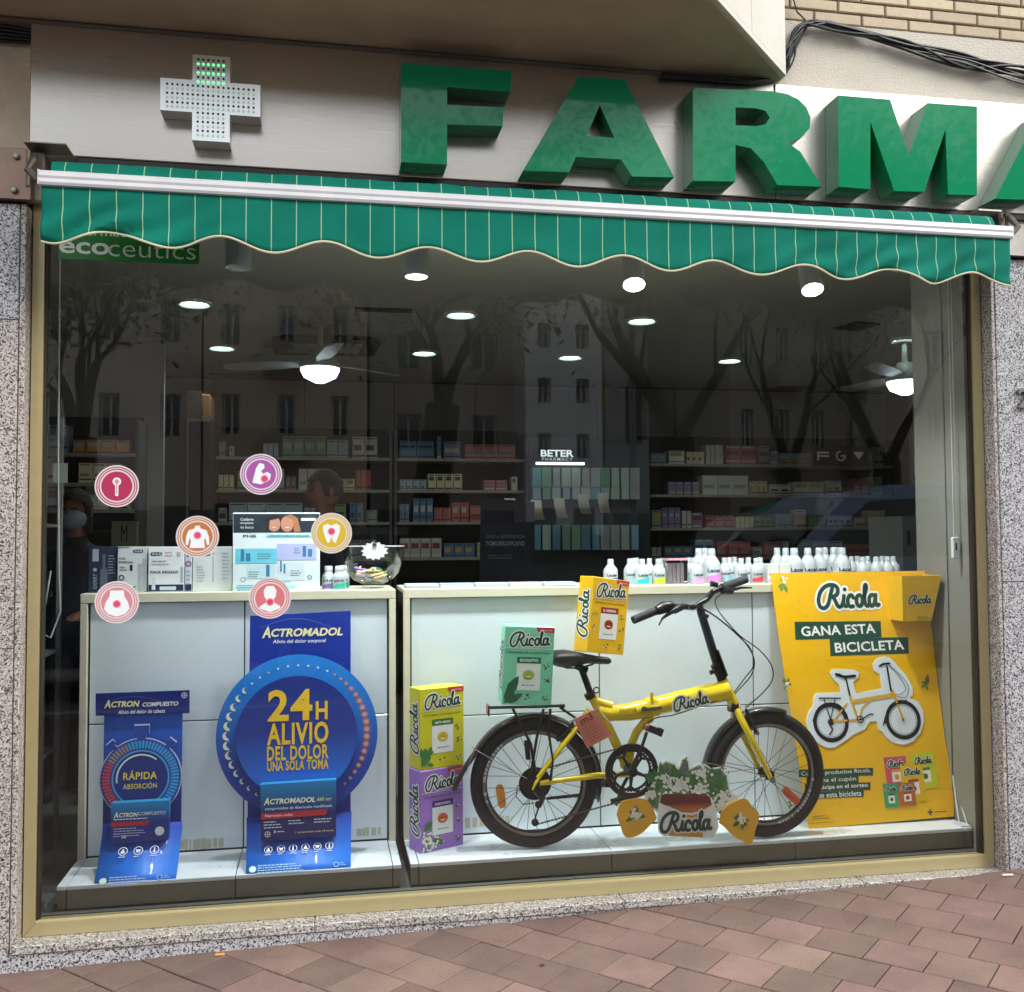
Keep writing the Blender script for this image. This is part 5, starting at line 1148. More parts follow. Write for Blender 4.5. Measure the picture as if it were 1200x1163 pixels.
# brakes
for s in (-1, 1):
    tubeP('brake_arm', [(874, 831), (880, 845), (886, 858)], [.006, .008, .009], BK, .032*s, 8); tubeP('brake_arm', [(672, 847), (664, 858), (652, 868)], [.006, .008, .009], BK, .032*s, 8)
tubeP('brake_pad', [(884, 858), (889, 860)], .008, M('#6b6b6b', .5), .03, 8); tubeP('brake_noodle', [(873, 829), (878, 827)], .004, CH, .034, 8); tubeP('brake_noodle', [(668, 846), (678, 843)], .004, CH, .034, 8)
# mudguards: curved strips
def guard(H, r, a0, a1, flare=None):
    v = []; n = 40; A_ = [a0+(a1-a0)*i/n for i in range(n+1)]; prof = [(-.030, -.010), (-.022, 0), (-.008, .004), (.008, .004), (.022, 0), (.030, -.010)]
    for i, a in enumerate(A_):
        rr_ = r+(flare(i/n) if flare else 0)
        for y, h in prof: v.append((H.x+(rr_+h)*math.cos(rad(a)), y, H.z+(rr_+h)*math.sin(rad(a))))
    m_ = len(prof); o = MB().add(v, [(i*m_+k, i*m_+k+1, (i+1)*m_+k+1, (i+1)*m_+k) for i in range(n) for k in range(m_-1)]).build('mudguard', M('#17181a', .28, coat=.4), e, smooth=True)
    sm = o.modifiers.new('s', 'SOLIDIFY'); sm.thickness = .002
    mb = MB(); ring(mb, H.x, H.z, r+.0045, r+.0065, -.0335, 60, min(a0, a1)+4, max(a0, a1)-14 if flare else max(a0, a1)); mb.build('mudguard_line', M('#aeb2b4', .3, metal=.6), e)
guard(HR, RW+.015, -18, 183, lambda t: .05*max(0, (t-.85)/.15)**1.3); guard(HF, RW+.012, 72, 186, lambda t: .012*max(0, (t-.85)/.15))
for s in (-1, 1):
    tubeP('mudguard_stay', [(553, 876), (603, 905), (627, 917)], .0018, CH, .036*s, 5); tubeP('mudguard_stay', [(821, 893), (860, 900), (897, 910)], .0018, CH, .045*s, 5)
# rack
tb = [(574, 829.5), (600, 829), (630, 828.5), (662, 827)]
for s in (-1, 0, 1): tubeP('rack_rail', tb, .0055, BK, .05*s, 8)
for px in (575, 600, 640, 660): MB().tube([b(px, 829, -.05), b(px, 829, .05)], .005, 8).build('rack_crossbar', BK, e)
for s in (-1, 1):
    tubeP('rack_strut', [(601, 831), (622, 872), (627, 905)], [.0055, .0055, .007], BK, .055*s, 8); tubeP('rack_strut', [(637, 831), (629, 865), (622, 908)], .0055, BK, .055*s, 8); tubeP('rack_strut', [(656, 829), (672, 840), (682, 848)], .005, BK, .04*s, 8)
tubeP('rack_bag_strap', [(645, 831), (643, 860), (648, 892), (645, 915)], [.006, .005, .004, .006], BK, .065, 8); tubeP('rack_bar', [(617, 868), (619, 890)], .010, BK, .05, 8)
bx('rear_reflector', M('#7c1d1f', .3), e, b(573, 830).x-.008, b(573, 830).x, -.03, .03, b(573, 834).z-.012, b(573, 826).z)
# drivetrain
CR = b(739.5, 903, .05); R0 = .104
mb = MB(); ring(mb, CR.x, CR.z, R0*.80, R0, -.062, 60); o = mb.build('chain_guard', M('#161617', .35), e); sm = o.modifiers.new('s', 'SOLIDIFY'); sm.thickness = .006; sm.offset = -1
mb = MB(); ring(mb, CR.x, CR.z, R0*.965, R0*.985, -.0626, 60); mb.build('guard_edge', M('#4b4b4d', .3), e)
for k in range(5):
    a = 50+k*72; mb = MB(); P = lambda r, t: (CR.x+R0*r*math.cos(rad(t)), -.058, CR.z+R0*r*math.sin(rad(t)))
    mb.tube([P(.12, a), P(.45, a), P(.60, a)], [.010, .0065, .006], 6); mb.tube([P(.58, a), P(.72, a+14), P(.82, a+24)], [.006, .005, .006], 6); mb.tube([P(.58, a), P(.72, a-14), P(.82, a-24)], [.006, .005, .006], 6); mb.build('spider_arm', BK, e, smooth=True)
mb = MB()
for k in range(44): a = rad(k*360/44); mb.box(-.003, .003, -.048, -.044, R0*.76, R0*.80, Matrix.Translation((CR.x, 0, CR.z)) @ Matrix.Rotation(a, 4, 'Y'))
ring(mb, CR.x, CR.z, R0*.68, R0*.77, -.047, 44); mb.build('chainring', DCH, e)
MB().lathe([(.018, -.085), (.02, -.08), (.02, .05)], (CR.x, 0, CR.z), 16, 'y').build('bottom_bracket', BK, e, smooth=True)
tubeP('crank_arm', [(739.5, 903), (752, 876), (758, 858)], [.013, .010, .011], BK, .078, 8, .6); tubeP('crank_arm', [(739.5, 903), (728, 925), (722, 944)], [.013, .010, .011], BK, -.06, 8, .6)
def pedal(px, py, off, a):
    p = b(px, py, off); Mx = Matrix.Translation(p) @ Matrix.Rotation(rad(a), 4, 'Y'); mb = MB()
    mb.box(-.012, .055, -.02, -.012, -.012, .012, Mx, 0); mb.box(-.012, .055, .012, .02, -.012, .012, Mx); mb.box(-.012, -.004, -.012, .012, -.010, .010, Mx); mb.box(.047, .055, -.012, .012, -.010, .010, Mx); mb.box(.015, .025, -.012, .012, -.008, .008, Mx)
    for k in range(3): mb.box(.044+.0, .058, -.019+k*.014, -.012+k*.014, -.013, .016, Mx)
    mb.build('pedal', M('#19191a', .6), e)
pedal(759, 853, .088, 22); pedal(712, 918, -.055, 185)
tubeP('pedal_axle_cap', [(756, 852), (760, 852)], .012, M('#8a4522', .5), .112, 10)
CS = b(624, 922, .04)
mb = MB()
for k, r in enumerate((.048, .043, .038, .032, .026)): mb.lathe([(r, -.030-k*.005), (r, -.0275-k*.005)], (HR.x, 0, HR.z), 28, 'y')
mb.build('cassette', DCH, e); MB().lathe([(.060, -.026), (.063, -.022), (.050, -.02)], (HR.x, 0, HR.z), 32, 'y').build('spoke_guard', M('#101011', .3), e, smooth=True)
tubeP('derailleur', [(627, 926), (636, 936), (632, 944)], [.010, .013, .010], BK, .06, 8); tubeP('derailleur_cage', [(632, 944), (628, 956), (626, 964)], [.007, .006, .007], DCH, .055, 8, .5)
for px, py in ((627, 964), (631, 943)): q = b(px, py, .05); MB().lathe([(.014, -.004), (.014, .004)], (q.x, q.y, q.z), 14, 'y').build('jockey_wheel', BK, e)
tubeP('guide_loop', [(615, 915), (606, 922), (605, 934), (613, 943), (626, 941)], .002, BK, .065, 6)
for pts in ([(624, 905), (690, 890), (722, 878)], [(630, 966), (680, 955), (730, 939)]):
    P = [b(x, y, .045) for x, y in pts]; L = (P[-1]-P[0]).length; n = int(L/.0127); mb = MB()
    for k in range(n):
        q = P[0].lerp(P[-1], (k+.5)/n); d_ = (P[-1]-P[0]); a = -math.atan2(d_.z, d_.x)
        mb.box(-.0065, .0045, -.003-(.0012 if k % 2 else 0), .003, -.0026, .0026, Matrix.Translation(q) @ Matrix.Rotation(a, 4, 'Y'))
    mb.build('chain', M('#5d564b', .4, metal=.7), e, kind='stuff')
tubeP('kickstand', [(700, 916), (680, 932), (641, 936)], [.010, .007, .006], BK, -.03, 8); tubeP('kickstand_joint', [(693, 922), (708, 912)], .013, BK, -.01, 8); tubeP('rear_bracket', [(716, 940), (740, 935)], [.012, .016], BK, -.03, 8)
for k in range(4): tubeP('reflective_screw', [(684+k*6, 938-k), (685+k*6, 938-k)], .003, CH, .0, 6) if False else None
# pink tag hanging from the seat tube
TG = Fr('hang_tag', 'coral pink printed tag in a clear sleeve tied to the bicycle seat tube', 'tag', U(694, 855, .125), 0, 0, 0)
P = TG.qq([(672, 843), (696, 832), (717, 862), (688, 877)]); MB().poly(P, 0, .003).build('card', M('#ffab92', .45, var=.03), TG.e); P2 = TG.qq([(670.5, 841.5), (697, 829), (719, 862), (688, 879)]); MB().poly(P2, -.0012).build('clear_sleeve', glassmat('sleeve_film', (.99, .99, .99, 1), 1.0), TG.e)
p = TG.q(687, 842); txt('m3', M('#5b3b38', .5), TG.e, p[0], p[1], .05, .028, -.0008, 0, rot=27); c = TG.q(697, 858)
for k in range(7): lines(M('#b3563f', .5), TG.e, c[0]-.035, c[0]+.03, 0, 1, .01, .0018, -.0007) if False else None
mb = MB()
for k in range(8):
    a = rad(26); o0_ = TG.q(678+k*2.0, 849+k*3.0, .001); mb.poly([(o0_[0], o0_[1]), (o0_[0]+.062*math.cos(a), o0_[1]+.062*math.sin(a)), (o0_[0]+.062*math.cos(a), o0_[1]+.062*math.sin(a)+.0015), (o0_[0], o0_[1]+.0015)], -.0008)
mb.build('small_print', M('#b85f4c', .5), TG.e)
MB().tube([TG.Q(697, 832, .0), TG.Q(700, 828, .01), TG.Q(708, 840, .01), TG.Q(716, 848, .01)], .0015, 5).build('cable_tie', M('#d8d8d2', .4), TG.e)

# ---------------------------------------------------------------- yellow campaign poster
PO = Fr('campaign_poster', 'big yellow poster reading GANA ESTA BICICLETA leaning at the right', 'poster', (3.25, .212, SZ+.001), 0, -10.0)
e = PO.e; YP = M('#efb90f', .3, var=.03, vscale=3, coat=.3)
O_ = PO.qq([(948, 971.5), (938, 905), (926, 830), (914, 755), (903, 672), (1085, 669), (1091, 730), (1099, 800), (1108, 870), (1117, 920), (1118, 957)])
MB().poly(O_, 0, .003).build('poster_sheet', YP, e)
p = PO.q(993, 699); script_word(e, p[0], p[1], .285, -.001, 0, ow=.125, iw=.060)
G2 = M('#1f4a36', .45)
for s, (q1, q2), tx in (('GANA ESTA', ((931, 729), (1032, 749)), .86), ('BICICLETA', ((972, 748), (1064, 768)), .88)):
    P = PO.qq([(q1[0], q1[1]), (q2[0], q1[1]-1), (q2[0]+1, q2[1]-2), (q1[0]+1, q2[1]+1)]); MB().poly(P, -.0008 if s[0] == 'G' else -.001).build('green_band', G2, e)
    cx = sum(p[0] for p in P)/4; cz = sum(p[1] for p in P)/4; w = P[1][0]-P[0][0]; txt(s, M('#f2f3ee', .4), e, cx, cz, w*tx, .042, -.0016, .022, rot=1, sp=1.03)
for s, q1, q2, bd, tx in (('Compra productos Ricola.', (936, 902), (1023, 911), .0, .94), ('rellena el cupón', (945, 911), (1006, 920), .0, .9), ('y participa en el sorteo', (943, 919), (1020, 928), .008, .92), ('de esta bicicleta', (955, 928), (1012, 936), .008, .9)):
    P = PO.qq([(q1[0], q1[1]), (q2[0], q1[1]-2), (q2[0], q2[1]-2), (q1[0], q2[1])]); MB().poly(P, -.0008-.0002*q1[1]/1000).build('green_band', G2, e); cx = sum(p[0] for p in P)/4; cz = sum(p[1] for p in P)/4; txt(s, M('#f2f3ee', .4), e, cx, cz, (P[1][0]-P[0][0])*tx, .021, -.0018, bd)
for k, (px, py, r) in enumerate(((919, 684, .038), (922, 803, .030), (1086, 801, .034), (932, 940, .034))): p = PO.q(px, py); herb(e, p[0], p[1], r, -.001, 60+k, '#efe9d8' if k != 2 else '#7d5a3c', '#6a8a3c', 7, 7)
lines(M('#8a6410', .5), e, PO.q(952, 957)[0], PO.q(974, 957)[0], PO.q(952, 957)[1], 2, .010, .003, -.001); lines(M('#8a6410', .5), e, PO.q(950, 966)[0], PO.q(990, 966)[0], PO.q(952, 965)[1], 1, .010, .002, -.001)
p = PO.q(1090, 952); mb = MB(); rect(mb, p[0]-.012, p[0]+.012, p[1]-.004, p[1]+.004, -.001); rect(mb, p[0]-.004, p[0]+.004, p[1]-.012, p[1]+.012, -.0012); mb.build('emblem', M('#5b5240', .5), e); lines(M('#7d6420', .5), e, p[0]+.02, p[0]+.10, p[1], 1, .01, .004, -.001)
# pictured bags
def bag(q, col, hdr, k):
    P = PO.qq(q); mb = MB(); mb.poly(P, -.0010-k*.0008); o = mb.build('bag_print', M(col, .4), e); L = lambda u, v: tuple((P[0][i]*(1-u)+P[1][i]*u)*(1-v)+(P[3][i]*(1-u)+P[2][i]*u)*v for i in (0, 1))
    y = -.0013-k*.0008
    MB().poly([L(.3, .50), L(.75, .50), L(.75, .82), L(.3, .82)], y).build('bag_field', M('#efe9dc', .4), e); MB().poly([L(.3, .42), L(.75, .42), L(.75, .5), L(.3, .5)], y).build('bag_band', M(hdr, .4), e)
    c = L(.5, .22); w = P[1][0]-P[0][0]; script_word(e, c[0], c[1], abs(w)*.72, y, 3, ow=.13, iw=.07); c = L(.52, .66); mb = MB(); disc(mb, c[0], c[1], w*.11, y-.0004, 12); mb.build('sweet_print', M(hdr, .3), e)
bag([(1035, 888), (1061, 886), (1063, 922), (1040, 924)], '#cf5468', '#d99c3c', 0); bag([(1066, 884), (1093, 880), (1100, 923), (1072, 926)], '#c9cf22', '#3f7a30', 1); bag([(1054, 896), (1080, 893), (1086, 938), (1058, 941)], '#e0b814', '#a04a1c', 2)
bag([(1034, 919), (1051, 918), (1053, 946), (1037, 947)], '#35a06c', '#1c6b46', 3); bag([(1051, 918), (1071, 917), (1073, 943), (1054, 945)], '#b8652c', '#a03a1c', 4)
# raised bike cut-out
CO = Fr('bike_cutout', 'white edged cardboard cut-out of a yellow bicycle on the yellow poster', 'cutout', U(1010, 830, .29), 0, -10.0)
e = CO.e; z7 = lambda l: CO.qq([(930+x/7.06, 760+y/7.06) for x, y in l])
MB().poly(z7([(300,200),(330,170),(500,175),(540,200),(535,245),(490,280),(520,375),(730,330),(715,215),(665,185),(655,130),(690,85),(750,65),(800,80),(840,120),(930,220),(985,320),(985,385),(960,410),(1030,440),(1070,510),(1080,600),(1050,700),(990,770),(910,800),(820,780),(760,730),(735,690),(700,670),(690,605),(630,605),(590,670),(500,710),(420,770),(340,820),(280,825),(210,790),(150,730),(120,670),(105,600),(130,520),(165,470),(165,410),(190,370),(390,365),(380,300),(330,260)]), 0, .005).build('white_board', M('#dfeaf0', .35), e)
def st_(pts, w, m, y, name, n=4):
    w *= 1.45
    P = z7(pts); mb = MB(); brush([P], w, lambda p: (p[0], p[1]), y, mb, n); mb.build(name, m, e)
K = M('#17171a', .4); Y2 = M('#d9a92c', .35); GY = M('#9fb0ba', .4)
def cc(x, y): return CO.q(930+x/7.06, 760+y/7.06)
for cx_, cy_, r_ in ((308, 615, 138), (905, 590, 138)):
    c = cc(cx_, cy_); r = abs(cc(cx_+r_, cy_)[0]-c[0]); mb = MB(); ring(mb, c[0], c[1], r*.84, r*1.06, -.001, 44); mb.build('tyre_print', K, e); mb = MB(); ring(mb, c[0], c[1], r*.76, r*.80, -.001, 44); mb.build('rim_print', GY, e)
    mb = MB()
    for k in range(20): a = k*math.pi/10; d = Vector((math.cos(a), math.sin(a))); nn = Vector((-d.y, d.x))*.0004; mb.poly([tuple(Vector(c)+nn), tuple(Vector(c)-nn), tuple(Vector(c)+d*r*.77-nn), tuple(Vector(c)+d*r*.77+nn)], -.0008-k*1e-5)
    mb.build('spoke_print', GY, e)
c = cc(308, 610); mb = MB(); disc(mb, c[0], c[1], .014, -.0014, 18); mb.build('hub_print', K, e); c = cc(548, 588); mb = MB(); ring(mb, c[0], c[1], .011, .016, -.0035, 24); disc(mb, c[0], c[1], .006, -.0036, 12); mb.build('crank_print', K, e); c = cc(905, 592); mb = MB(); disc(mb, c[0], c[1], .004, -.0034, 12); mb.build('hub_print', K, e)
YL = .0085
for p, w in (([(465, 390), (520, 560)], .007), ([(500, 440), (620, 420), (830, 385)], .011), ([(815, 350), (845, 430)], .009), ([(845, 430), (905, 590)], .006), ([(330, 605), (540, 590)], .0055), ([(330, 600), (440, 455)], .005), ([(625, 440), (570, 490), (550, 570)], .005)): st_(p, w, Y2, -.0020-.0001*len(p), 'frame_print')
for p, w in (([(428, 240), (462, 385)], .005), ([(350, 215), (420, 235), (505, 228)], .008), ([(375, 215), (430, 250)], .006), ([(770, 150), (803, 350)], .006), ([(710, 148), (740, 130), (790, 125)], .006), ([(210, 413), (385, 413)], .004), ([(250, 420), (300, 580)], .003), ([(340, 420), (305, 580)], .003), ([(160, 600), (200, 500), (280, 455), (370, 470), (430, 540), (450, 600)], .005), ([(755, 620), (775, 540), (830, 470), (930, 430)], .004), ([(560, 590), (620, 550), (655, 545)], .004), ([(300, 640), (320, 670), (295, 715)], .004), ([(740, 635), (758, 560)], .004)): st_(p, w, K, -.0027, 'black_print')
for p in ([(790, 140), (880, 220), (945, 310), (930, 400), (850, 400)], [(790, 150), (870, 230), (925, 330), (880, 380), (840, 385)]): st_(p, .0018, M('#53616b', .4), -.0024, 'cable_print')

# basket on the poster
BA = Fr('coupon_box', 'open yellow cardboard box fixed at the poster top right corner', 'box', (3.463, .30, 1.245), 0)
e = BA.e
tp = [(-.085, -.055), (.09, -.055), (.09, .085), (-.085, .085)]; bt = [(-.08, -.05), (.05, -.05), (.05, .06), (-.08, .06)]
tp = [(-.088, -.055), (.098, -.055), (.098, .088), (-.088, .088)]; bt = [(-.078, -.04), (.055, -.04), (.055, .075), (-.078, .075)]
h = .192; v = [(x, y, h) for x, y in tp]+[(x, y, 0) for x, y in bt]
o = MB().add(v, [(4, 5, 1, 0), (5, 6, 2, 1), (6, 7, 3, 2), (7, 4, 0, 3), (7, 6, 5, 4)]).build('box_shell', M('#e8ba12', .38, var=.08, vscale=30), e); sm = o.modifiers.new('s', 'SOLIDIFY'); sm.thickness = .003; sm.offset = -1
s = bpy.data.objects.new('front_print', None); COL.objects.link(s); s.parent = e; s.matrix_local = Matrix.Translation((.005, -.0515, h*.48)) @ Matrix.Rotation(math.atan2(.015, h), 4, 'X'); s.empty_display_size = .02
script_word(s, -.012, .0, .105, -.003, 1, outline='#efe7c8', ow=.11, iw=.06); lines(M('#8a6a12', .5), s, -.02, .05, -.075, 2, .008, .003, -.003)
# white foot holding the poster
ft = thing('clip_foot', 'small white plastic foot propping the poster bottom right corner', 'clip'); a = U(1106, 925, .24); MB().tube([(3.583, .235, .60), (3.572, .20, .50), (3.55, .15, .425)], .003, 6).tube([(3.583, .235, .60), (3.583, .19, .50), (3.572, .13, .425)], .003, 6).box(3.53, 3.572, .105, .16, SZ+.0005, SZ+.006, bev=.001).build('foot', M('#c9cfd2', .35), ft)

# ---------------------------------------------------------------- candy cut-out with herbs
CC = Fr('sweet_cutout', 'cardboard cut-out of a wrapped herb sweet with flowers below the bicycle', 'cutout', (2.255, .090, SZ+.001), 0, -2.5)
e = CC.e; z6 = lambda l, off=0: CC.qq([(710+x/6.316, 880+y/6.316) for x, y in l], off)
MB().poly(z6([(300,330),(340,250),(380,190),(390,110),(440,70),(500,90),(540,130),(560,60),(590,45),(615,70),(620,130),(680,100),(740,100),(780,130),(850,120),(900,180),(915,240),(920,300),(950,350),(900,420),(820,460),(700,480),(420,470),(330,430),(290,380)]), 0, .004).build('herb_board', M('#eaf2e6', .4), e)
gp = z6([(320,330),(355,260),(395,200),(402,125),(440,85),(492,100),(540,145),(575,70),(590,58),(606,80),(615,145),(680,115),(740,112),(775,142),(845,132),(888,185),(900,240),(906,300),(930,350),(880,410),(700,440),(420,440),(345,420),(310,380)]); MB().poly(gp, -.0006).build('foliage_print', M('#6f9360', .5, var=.55, vscale=70), e)
rr = random.Random(4); mb = MB()
for k in range(70):
    x, y_ = rr.uniform(340, 860), rr.uniform(180, 400); p = z6([(x, y_)])[0]; leaf(mb, p[0], p[1], rr.uniform(.025, .055), rr.uniform(20, 160), rr.uniform(.3, .55), -.0010-k*1.5e-5)
p = z6([(430, 240)])[0]; leaf(mb, p[0], p[1], .085, 100, .3, -.0022); p = z6([(790, 270)])[0]; leaf(mb, p[0], p[1], .075, 35, .3, -.0022); p = z6([(640, 240)])[0]; leaf(mb, p[0]-.02, p[1], .07, 20, .6, -.0022)
mb.build('leaf_print', M('#46803c', .45, var=.35, vscale=30), e)
mb = MB()
for cx_, cy_, n, sp in ((500, 280, 60, 90), (330, 330, 24, 50), (870, 360, 80, 85), (700, 170, 40, 60), (690, 280, 40, 60), (560, 240, 40, 60), (430, 200, 20, 40)):
    for k in range(n):
        p = z6([(cx_+rr.gauss(0, sp*.55), cy_+rr.gauss(0, sp*.35))])[0]; disc(mb, p[0], p[1], rr.uniform(.0035, .0075), -.0026-len(mb.f)*1e-6*3, 7)
mb.build('blossom_print', M('#f6f8f0', .45), e, kind='stuff')
mb = MB()
for cx_, cy_, n, sx_, sy_ in ((585, 115, 22, 14, 34), (840, 170, 16, 40, 22), (455, 130, 8, 8, 25)):
    for k in range(n): p = z6([(cx_+rr.gauss(0, sx_), cy_+rr.gauss(0, sy_))])[0]; disc(mb, p[0], p[1], .0035, -.0032-k*1e-5, 6)
mb.build('lavender_print', M('#7d5c96', .45), e)
MB().poly(z6([(385,395),(400,330),(440,315),(740,320),(775,345),(800,400),(815,480),(825,560),(790,640),(420,625),(375,520)]), -.012, .006).build('sweet_board', M('#fbfdff', .35), e)
MB().poly(z6([(400,385),(410,330),(440,318),(740,322),(772,345),(785,400),(740,430),(640,468),(560,462),(470,420)], .013), -.0125).build('amber_sweet', grad('#d8781c', '#6e1f12', .14, .165), e)
MB().poly(z6([(470,430),(560,462),(640,468),(718,450),(718,642),(466,628)], .013), -.0130).build('orange_band', M('#e8a017', .4), e)
MB().poly(z6([(392,390),(470,412),(560,455),(640,460),(720,438),(790,398),(790,408),(720,452),(640,478),(560,472),(466,428)], .013), -.0134).build('wrapper_edge', M('#f2f4f4', .4), e)
p = CC.q(710+590/6.316, 880+525/6.316, .014); script_word(e, p[0], p[1], .205, -.0142, -1, outline='#eef3f4', ow=.12, iw=.062)
for q, k in (([(75,470),(95,400),(120,370),(180,355),(260,350),(310,370),(345,430),(370,500),(330,540),(270,600),(210,632),(140,635),(105,560)], 0), ([(830,530),(850,450),(910,390),(1020,350),(1070,400),(1120,450),(1125,500),(1100,580),(1070,680),(990,660),(920,610),(870,560)], 1)):
    zq = z6(q); zq = [tuple(v_) for v_ in cat(zq+[zq[0]], 4)][:-1]
    MB().poly(zq, -.008-.002*k, .004).build('wrapper_wing', M('#f0b41a', .25, var=.05, coat=.4), e); c = z6([(sum(a for a, _ in q)/len(q), sum(b_ for _, b_ in q)/len(q))])[0]; herb(e, c[0], c[1], .036, -.0092-.002*k, 80+k, '#f1eee2', '#46702c', 9, 22)

# ---------------------------------------------------------------- things on top of the left unit
def pack(label, px0, px1, py0, Y, d, col, extra=None, cat='carton', grp='cartons on the left unit'):
    a = U(px0, py0, Y); c = U(px1, py0, Y); F = Fr('boxed_pack', label, cat, (a.x, Y, TZ+.0008), 0, 0, 0, grp); w = c.x-a.x; h = a.z-TZ-.001
    bx('carton_body', M(col, .35), F.e, 0, w, 0, d, 0, h, bev=.0015)
    if extra: extra(F.e, w, h)
    return F
NV = M('#1d2a4a', .4)
def ex_dark(e, w, h):
    mb = MB(); mb.poly(rrect(w*.42, w*.68, h*.05, h*.52, .006), -.0008); disc(mb, w*.55, h*.8, w*.07, -.0008, 16); rect(mb, w*.5, w*.6, h*.52, h*.78, -.0009); mb.build('device_print', M('#5d6b80', .4), e)
    mb = MB(); rect(mb, w*.14, w*.36, h*.68, h*.95, -.0008); disc(mb, w*.23, h*.5, w*.07, -.0008, 16); mb.build('white_patch', M('#9fabba', .4), e); txt('EXPERT', M('#aab6c4', .4), e, w*.24, h*.25, h*.32, w*.13, -.001, rot=90); lines(M('#8b98ab', .4), e, w*.7, w*.95, h*.8, 7, .011, .004, -.001)
pack('dark navy electric toothbrush carton at the left end of the left unit', 104, 137, 641, .46, .09, '#27314a', ex_dark)
def ov(e, x, z, w): mb = MB(); mb.poly(rrect(x-w/2, x+w/2, z-w*.16, z+w*.16, w*.15), -.0009); mb.build('logo_pill', NV, e); txt('Oral-B', M('#e8ecf0', .4), e, x, z, w*.78, w*.19, -.0014, .02)
def ex_esp(e, w, h):
    ov(e, w*.70, h*.90, w*.36); txt('PACK', NV, e, w*.16, h*.74, w*.24, h*.045, -.001, .02); txt('ESPECIAL', NV, e, w*.30, h*.66, w*.50, h*.045, -.001, .02); lines(M('#7b8796', .4), e, w*.08, w*.34, h*.55, 2, .01, .004, -.001)
    mb = MB(); ring(mb, w*.14, h*.32, .007, .011, -.001, 20); mb.build('dial_print', NV, e); mb = MB(); rect(mb, w*.42, w*.52, h*.47, h*.60, -.0012); mb.build('icon', NV, e); mb = MB(); rect(mb, w*.70, w*.84, h*.0+.003, h*.62, -.0008); rect(mb, w*.86, w*.98, h*.0+.003, h*.74, -.0008); mb.build('handle_print', M('#a9b4bd', .3), e); herb(e, w*.5, h*.07, .016, -.001, 5, '#4b7a5c', '#4b7a5c', 6, 0)
    mb = MB(); rect(mb, 0.002, w*.4, h*.975, h*.995, -.0009); mb.build('green_edge', M('#4a8a5c', .4), e)
pack('white toothbrush carton marked PACK ESPECIAL next to the navy carton', 138, 172, 641, .452, .085, '#cfd8dc', ex_esp)
def ex_reg(e, w, h):
    ov(e, w*.22, h*.84, w*.32); lines(M('#d98a8c', .4), e, w*.46, w*.74, h*.87, 2, .012, .004, -.001); mb = MB(); ring(mb, w*.84, h*.83, .006, .009, -.001, 4, 45, 405); mb.build('red_icon', M('#c8404c', .4), e); txt('PACK REGALO', NV, e, w*.45, h*.44, w*.78, h*.06, -.001, .025)
    mb = MB(); rect(mb, .002, w-.002, .003, h*.16, -.0008); mb.build('navy_base', NV, e); mb = MB(); mb.poly(rrect(w*.32, w*.78, h*.04, h*.12, .004), -.0013); rect(mb, w*.1, w*.2, h*.05, h*.32, -.0013); mb.build('pill_print', M('#c9d6e6', .4), e); lines(M('#8f9bab', .4), e, w*.1, w*.7, h*.68, 2, .012, .004, -.001); mb = MB(); rect(mb, w*.9, w*.98, h*.2, h*.55, -.0009); mb.build('handle_print', M('#9fb0bd', .4), e)
pack('white toothbrush carton marked PACK REGALO in the middle of the row', 174, 216, 641, .445, .08, '#dce2e6', ex_reg)
def ex_nar(e, w, h):
    mb = MB(); rect(mb, .001, w-.001, .003, h*.16, -.0008); mb.build('navy_base', NV, e); mb = MB(); ring(mb, w*.5, h*.62, .007, .011, -.001, 18); mb.poly([(w*.3, h*.86), (w*.3, h*.76), (w*.75, h*.81)], -.001); mb.build('red_print', M('#7a3c52', .4), e); lines(M('#8f9bab', .4), e, w*.2, w*.8, h*.45, 4, .016, .005, -.001)
pack('narrow lilac white carton side between PACK REGALO and the plain white carton', 217, 225, 641, .447, .08, '#c5c8d8', ex_nar)
def ex_wh(e, w, h):
    ov(e, w*.32, h*.83, w*.24); mb = MB(); rect(mb, w*.50, w*.535, h*.2, h*.78, -.0008); disc(mb, w*.53, h*.85, w*.03, -.0008, 12); mb.build('brush_print', M('#a9b5bb', .4), e); lines(M('#9aa7ad', .4), e, w*.1, w*.35, h*.55, 6, .011, .003, -.001); lines(M('#8fa3b8', .4), e, w*.75, w*.95, h*.85, 8, .014, .003, -.001)
pack('plain white toothbrush carton beside the picture display card', 226, 272, 641, .45, .08, '#cdd6d6', ex_wh)
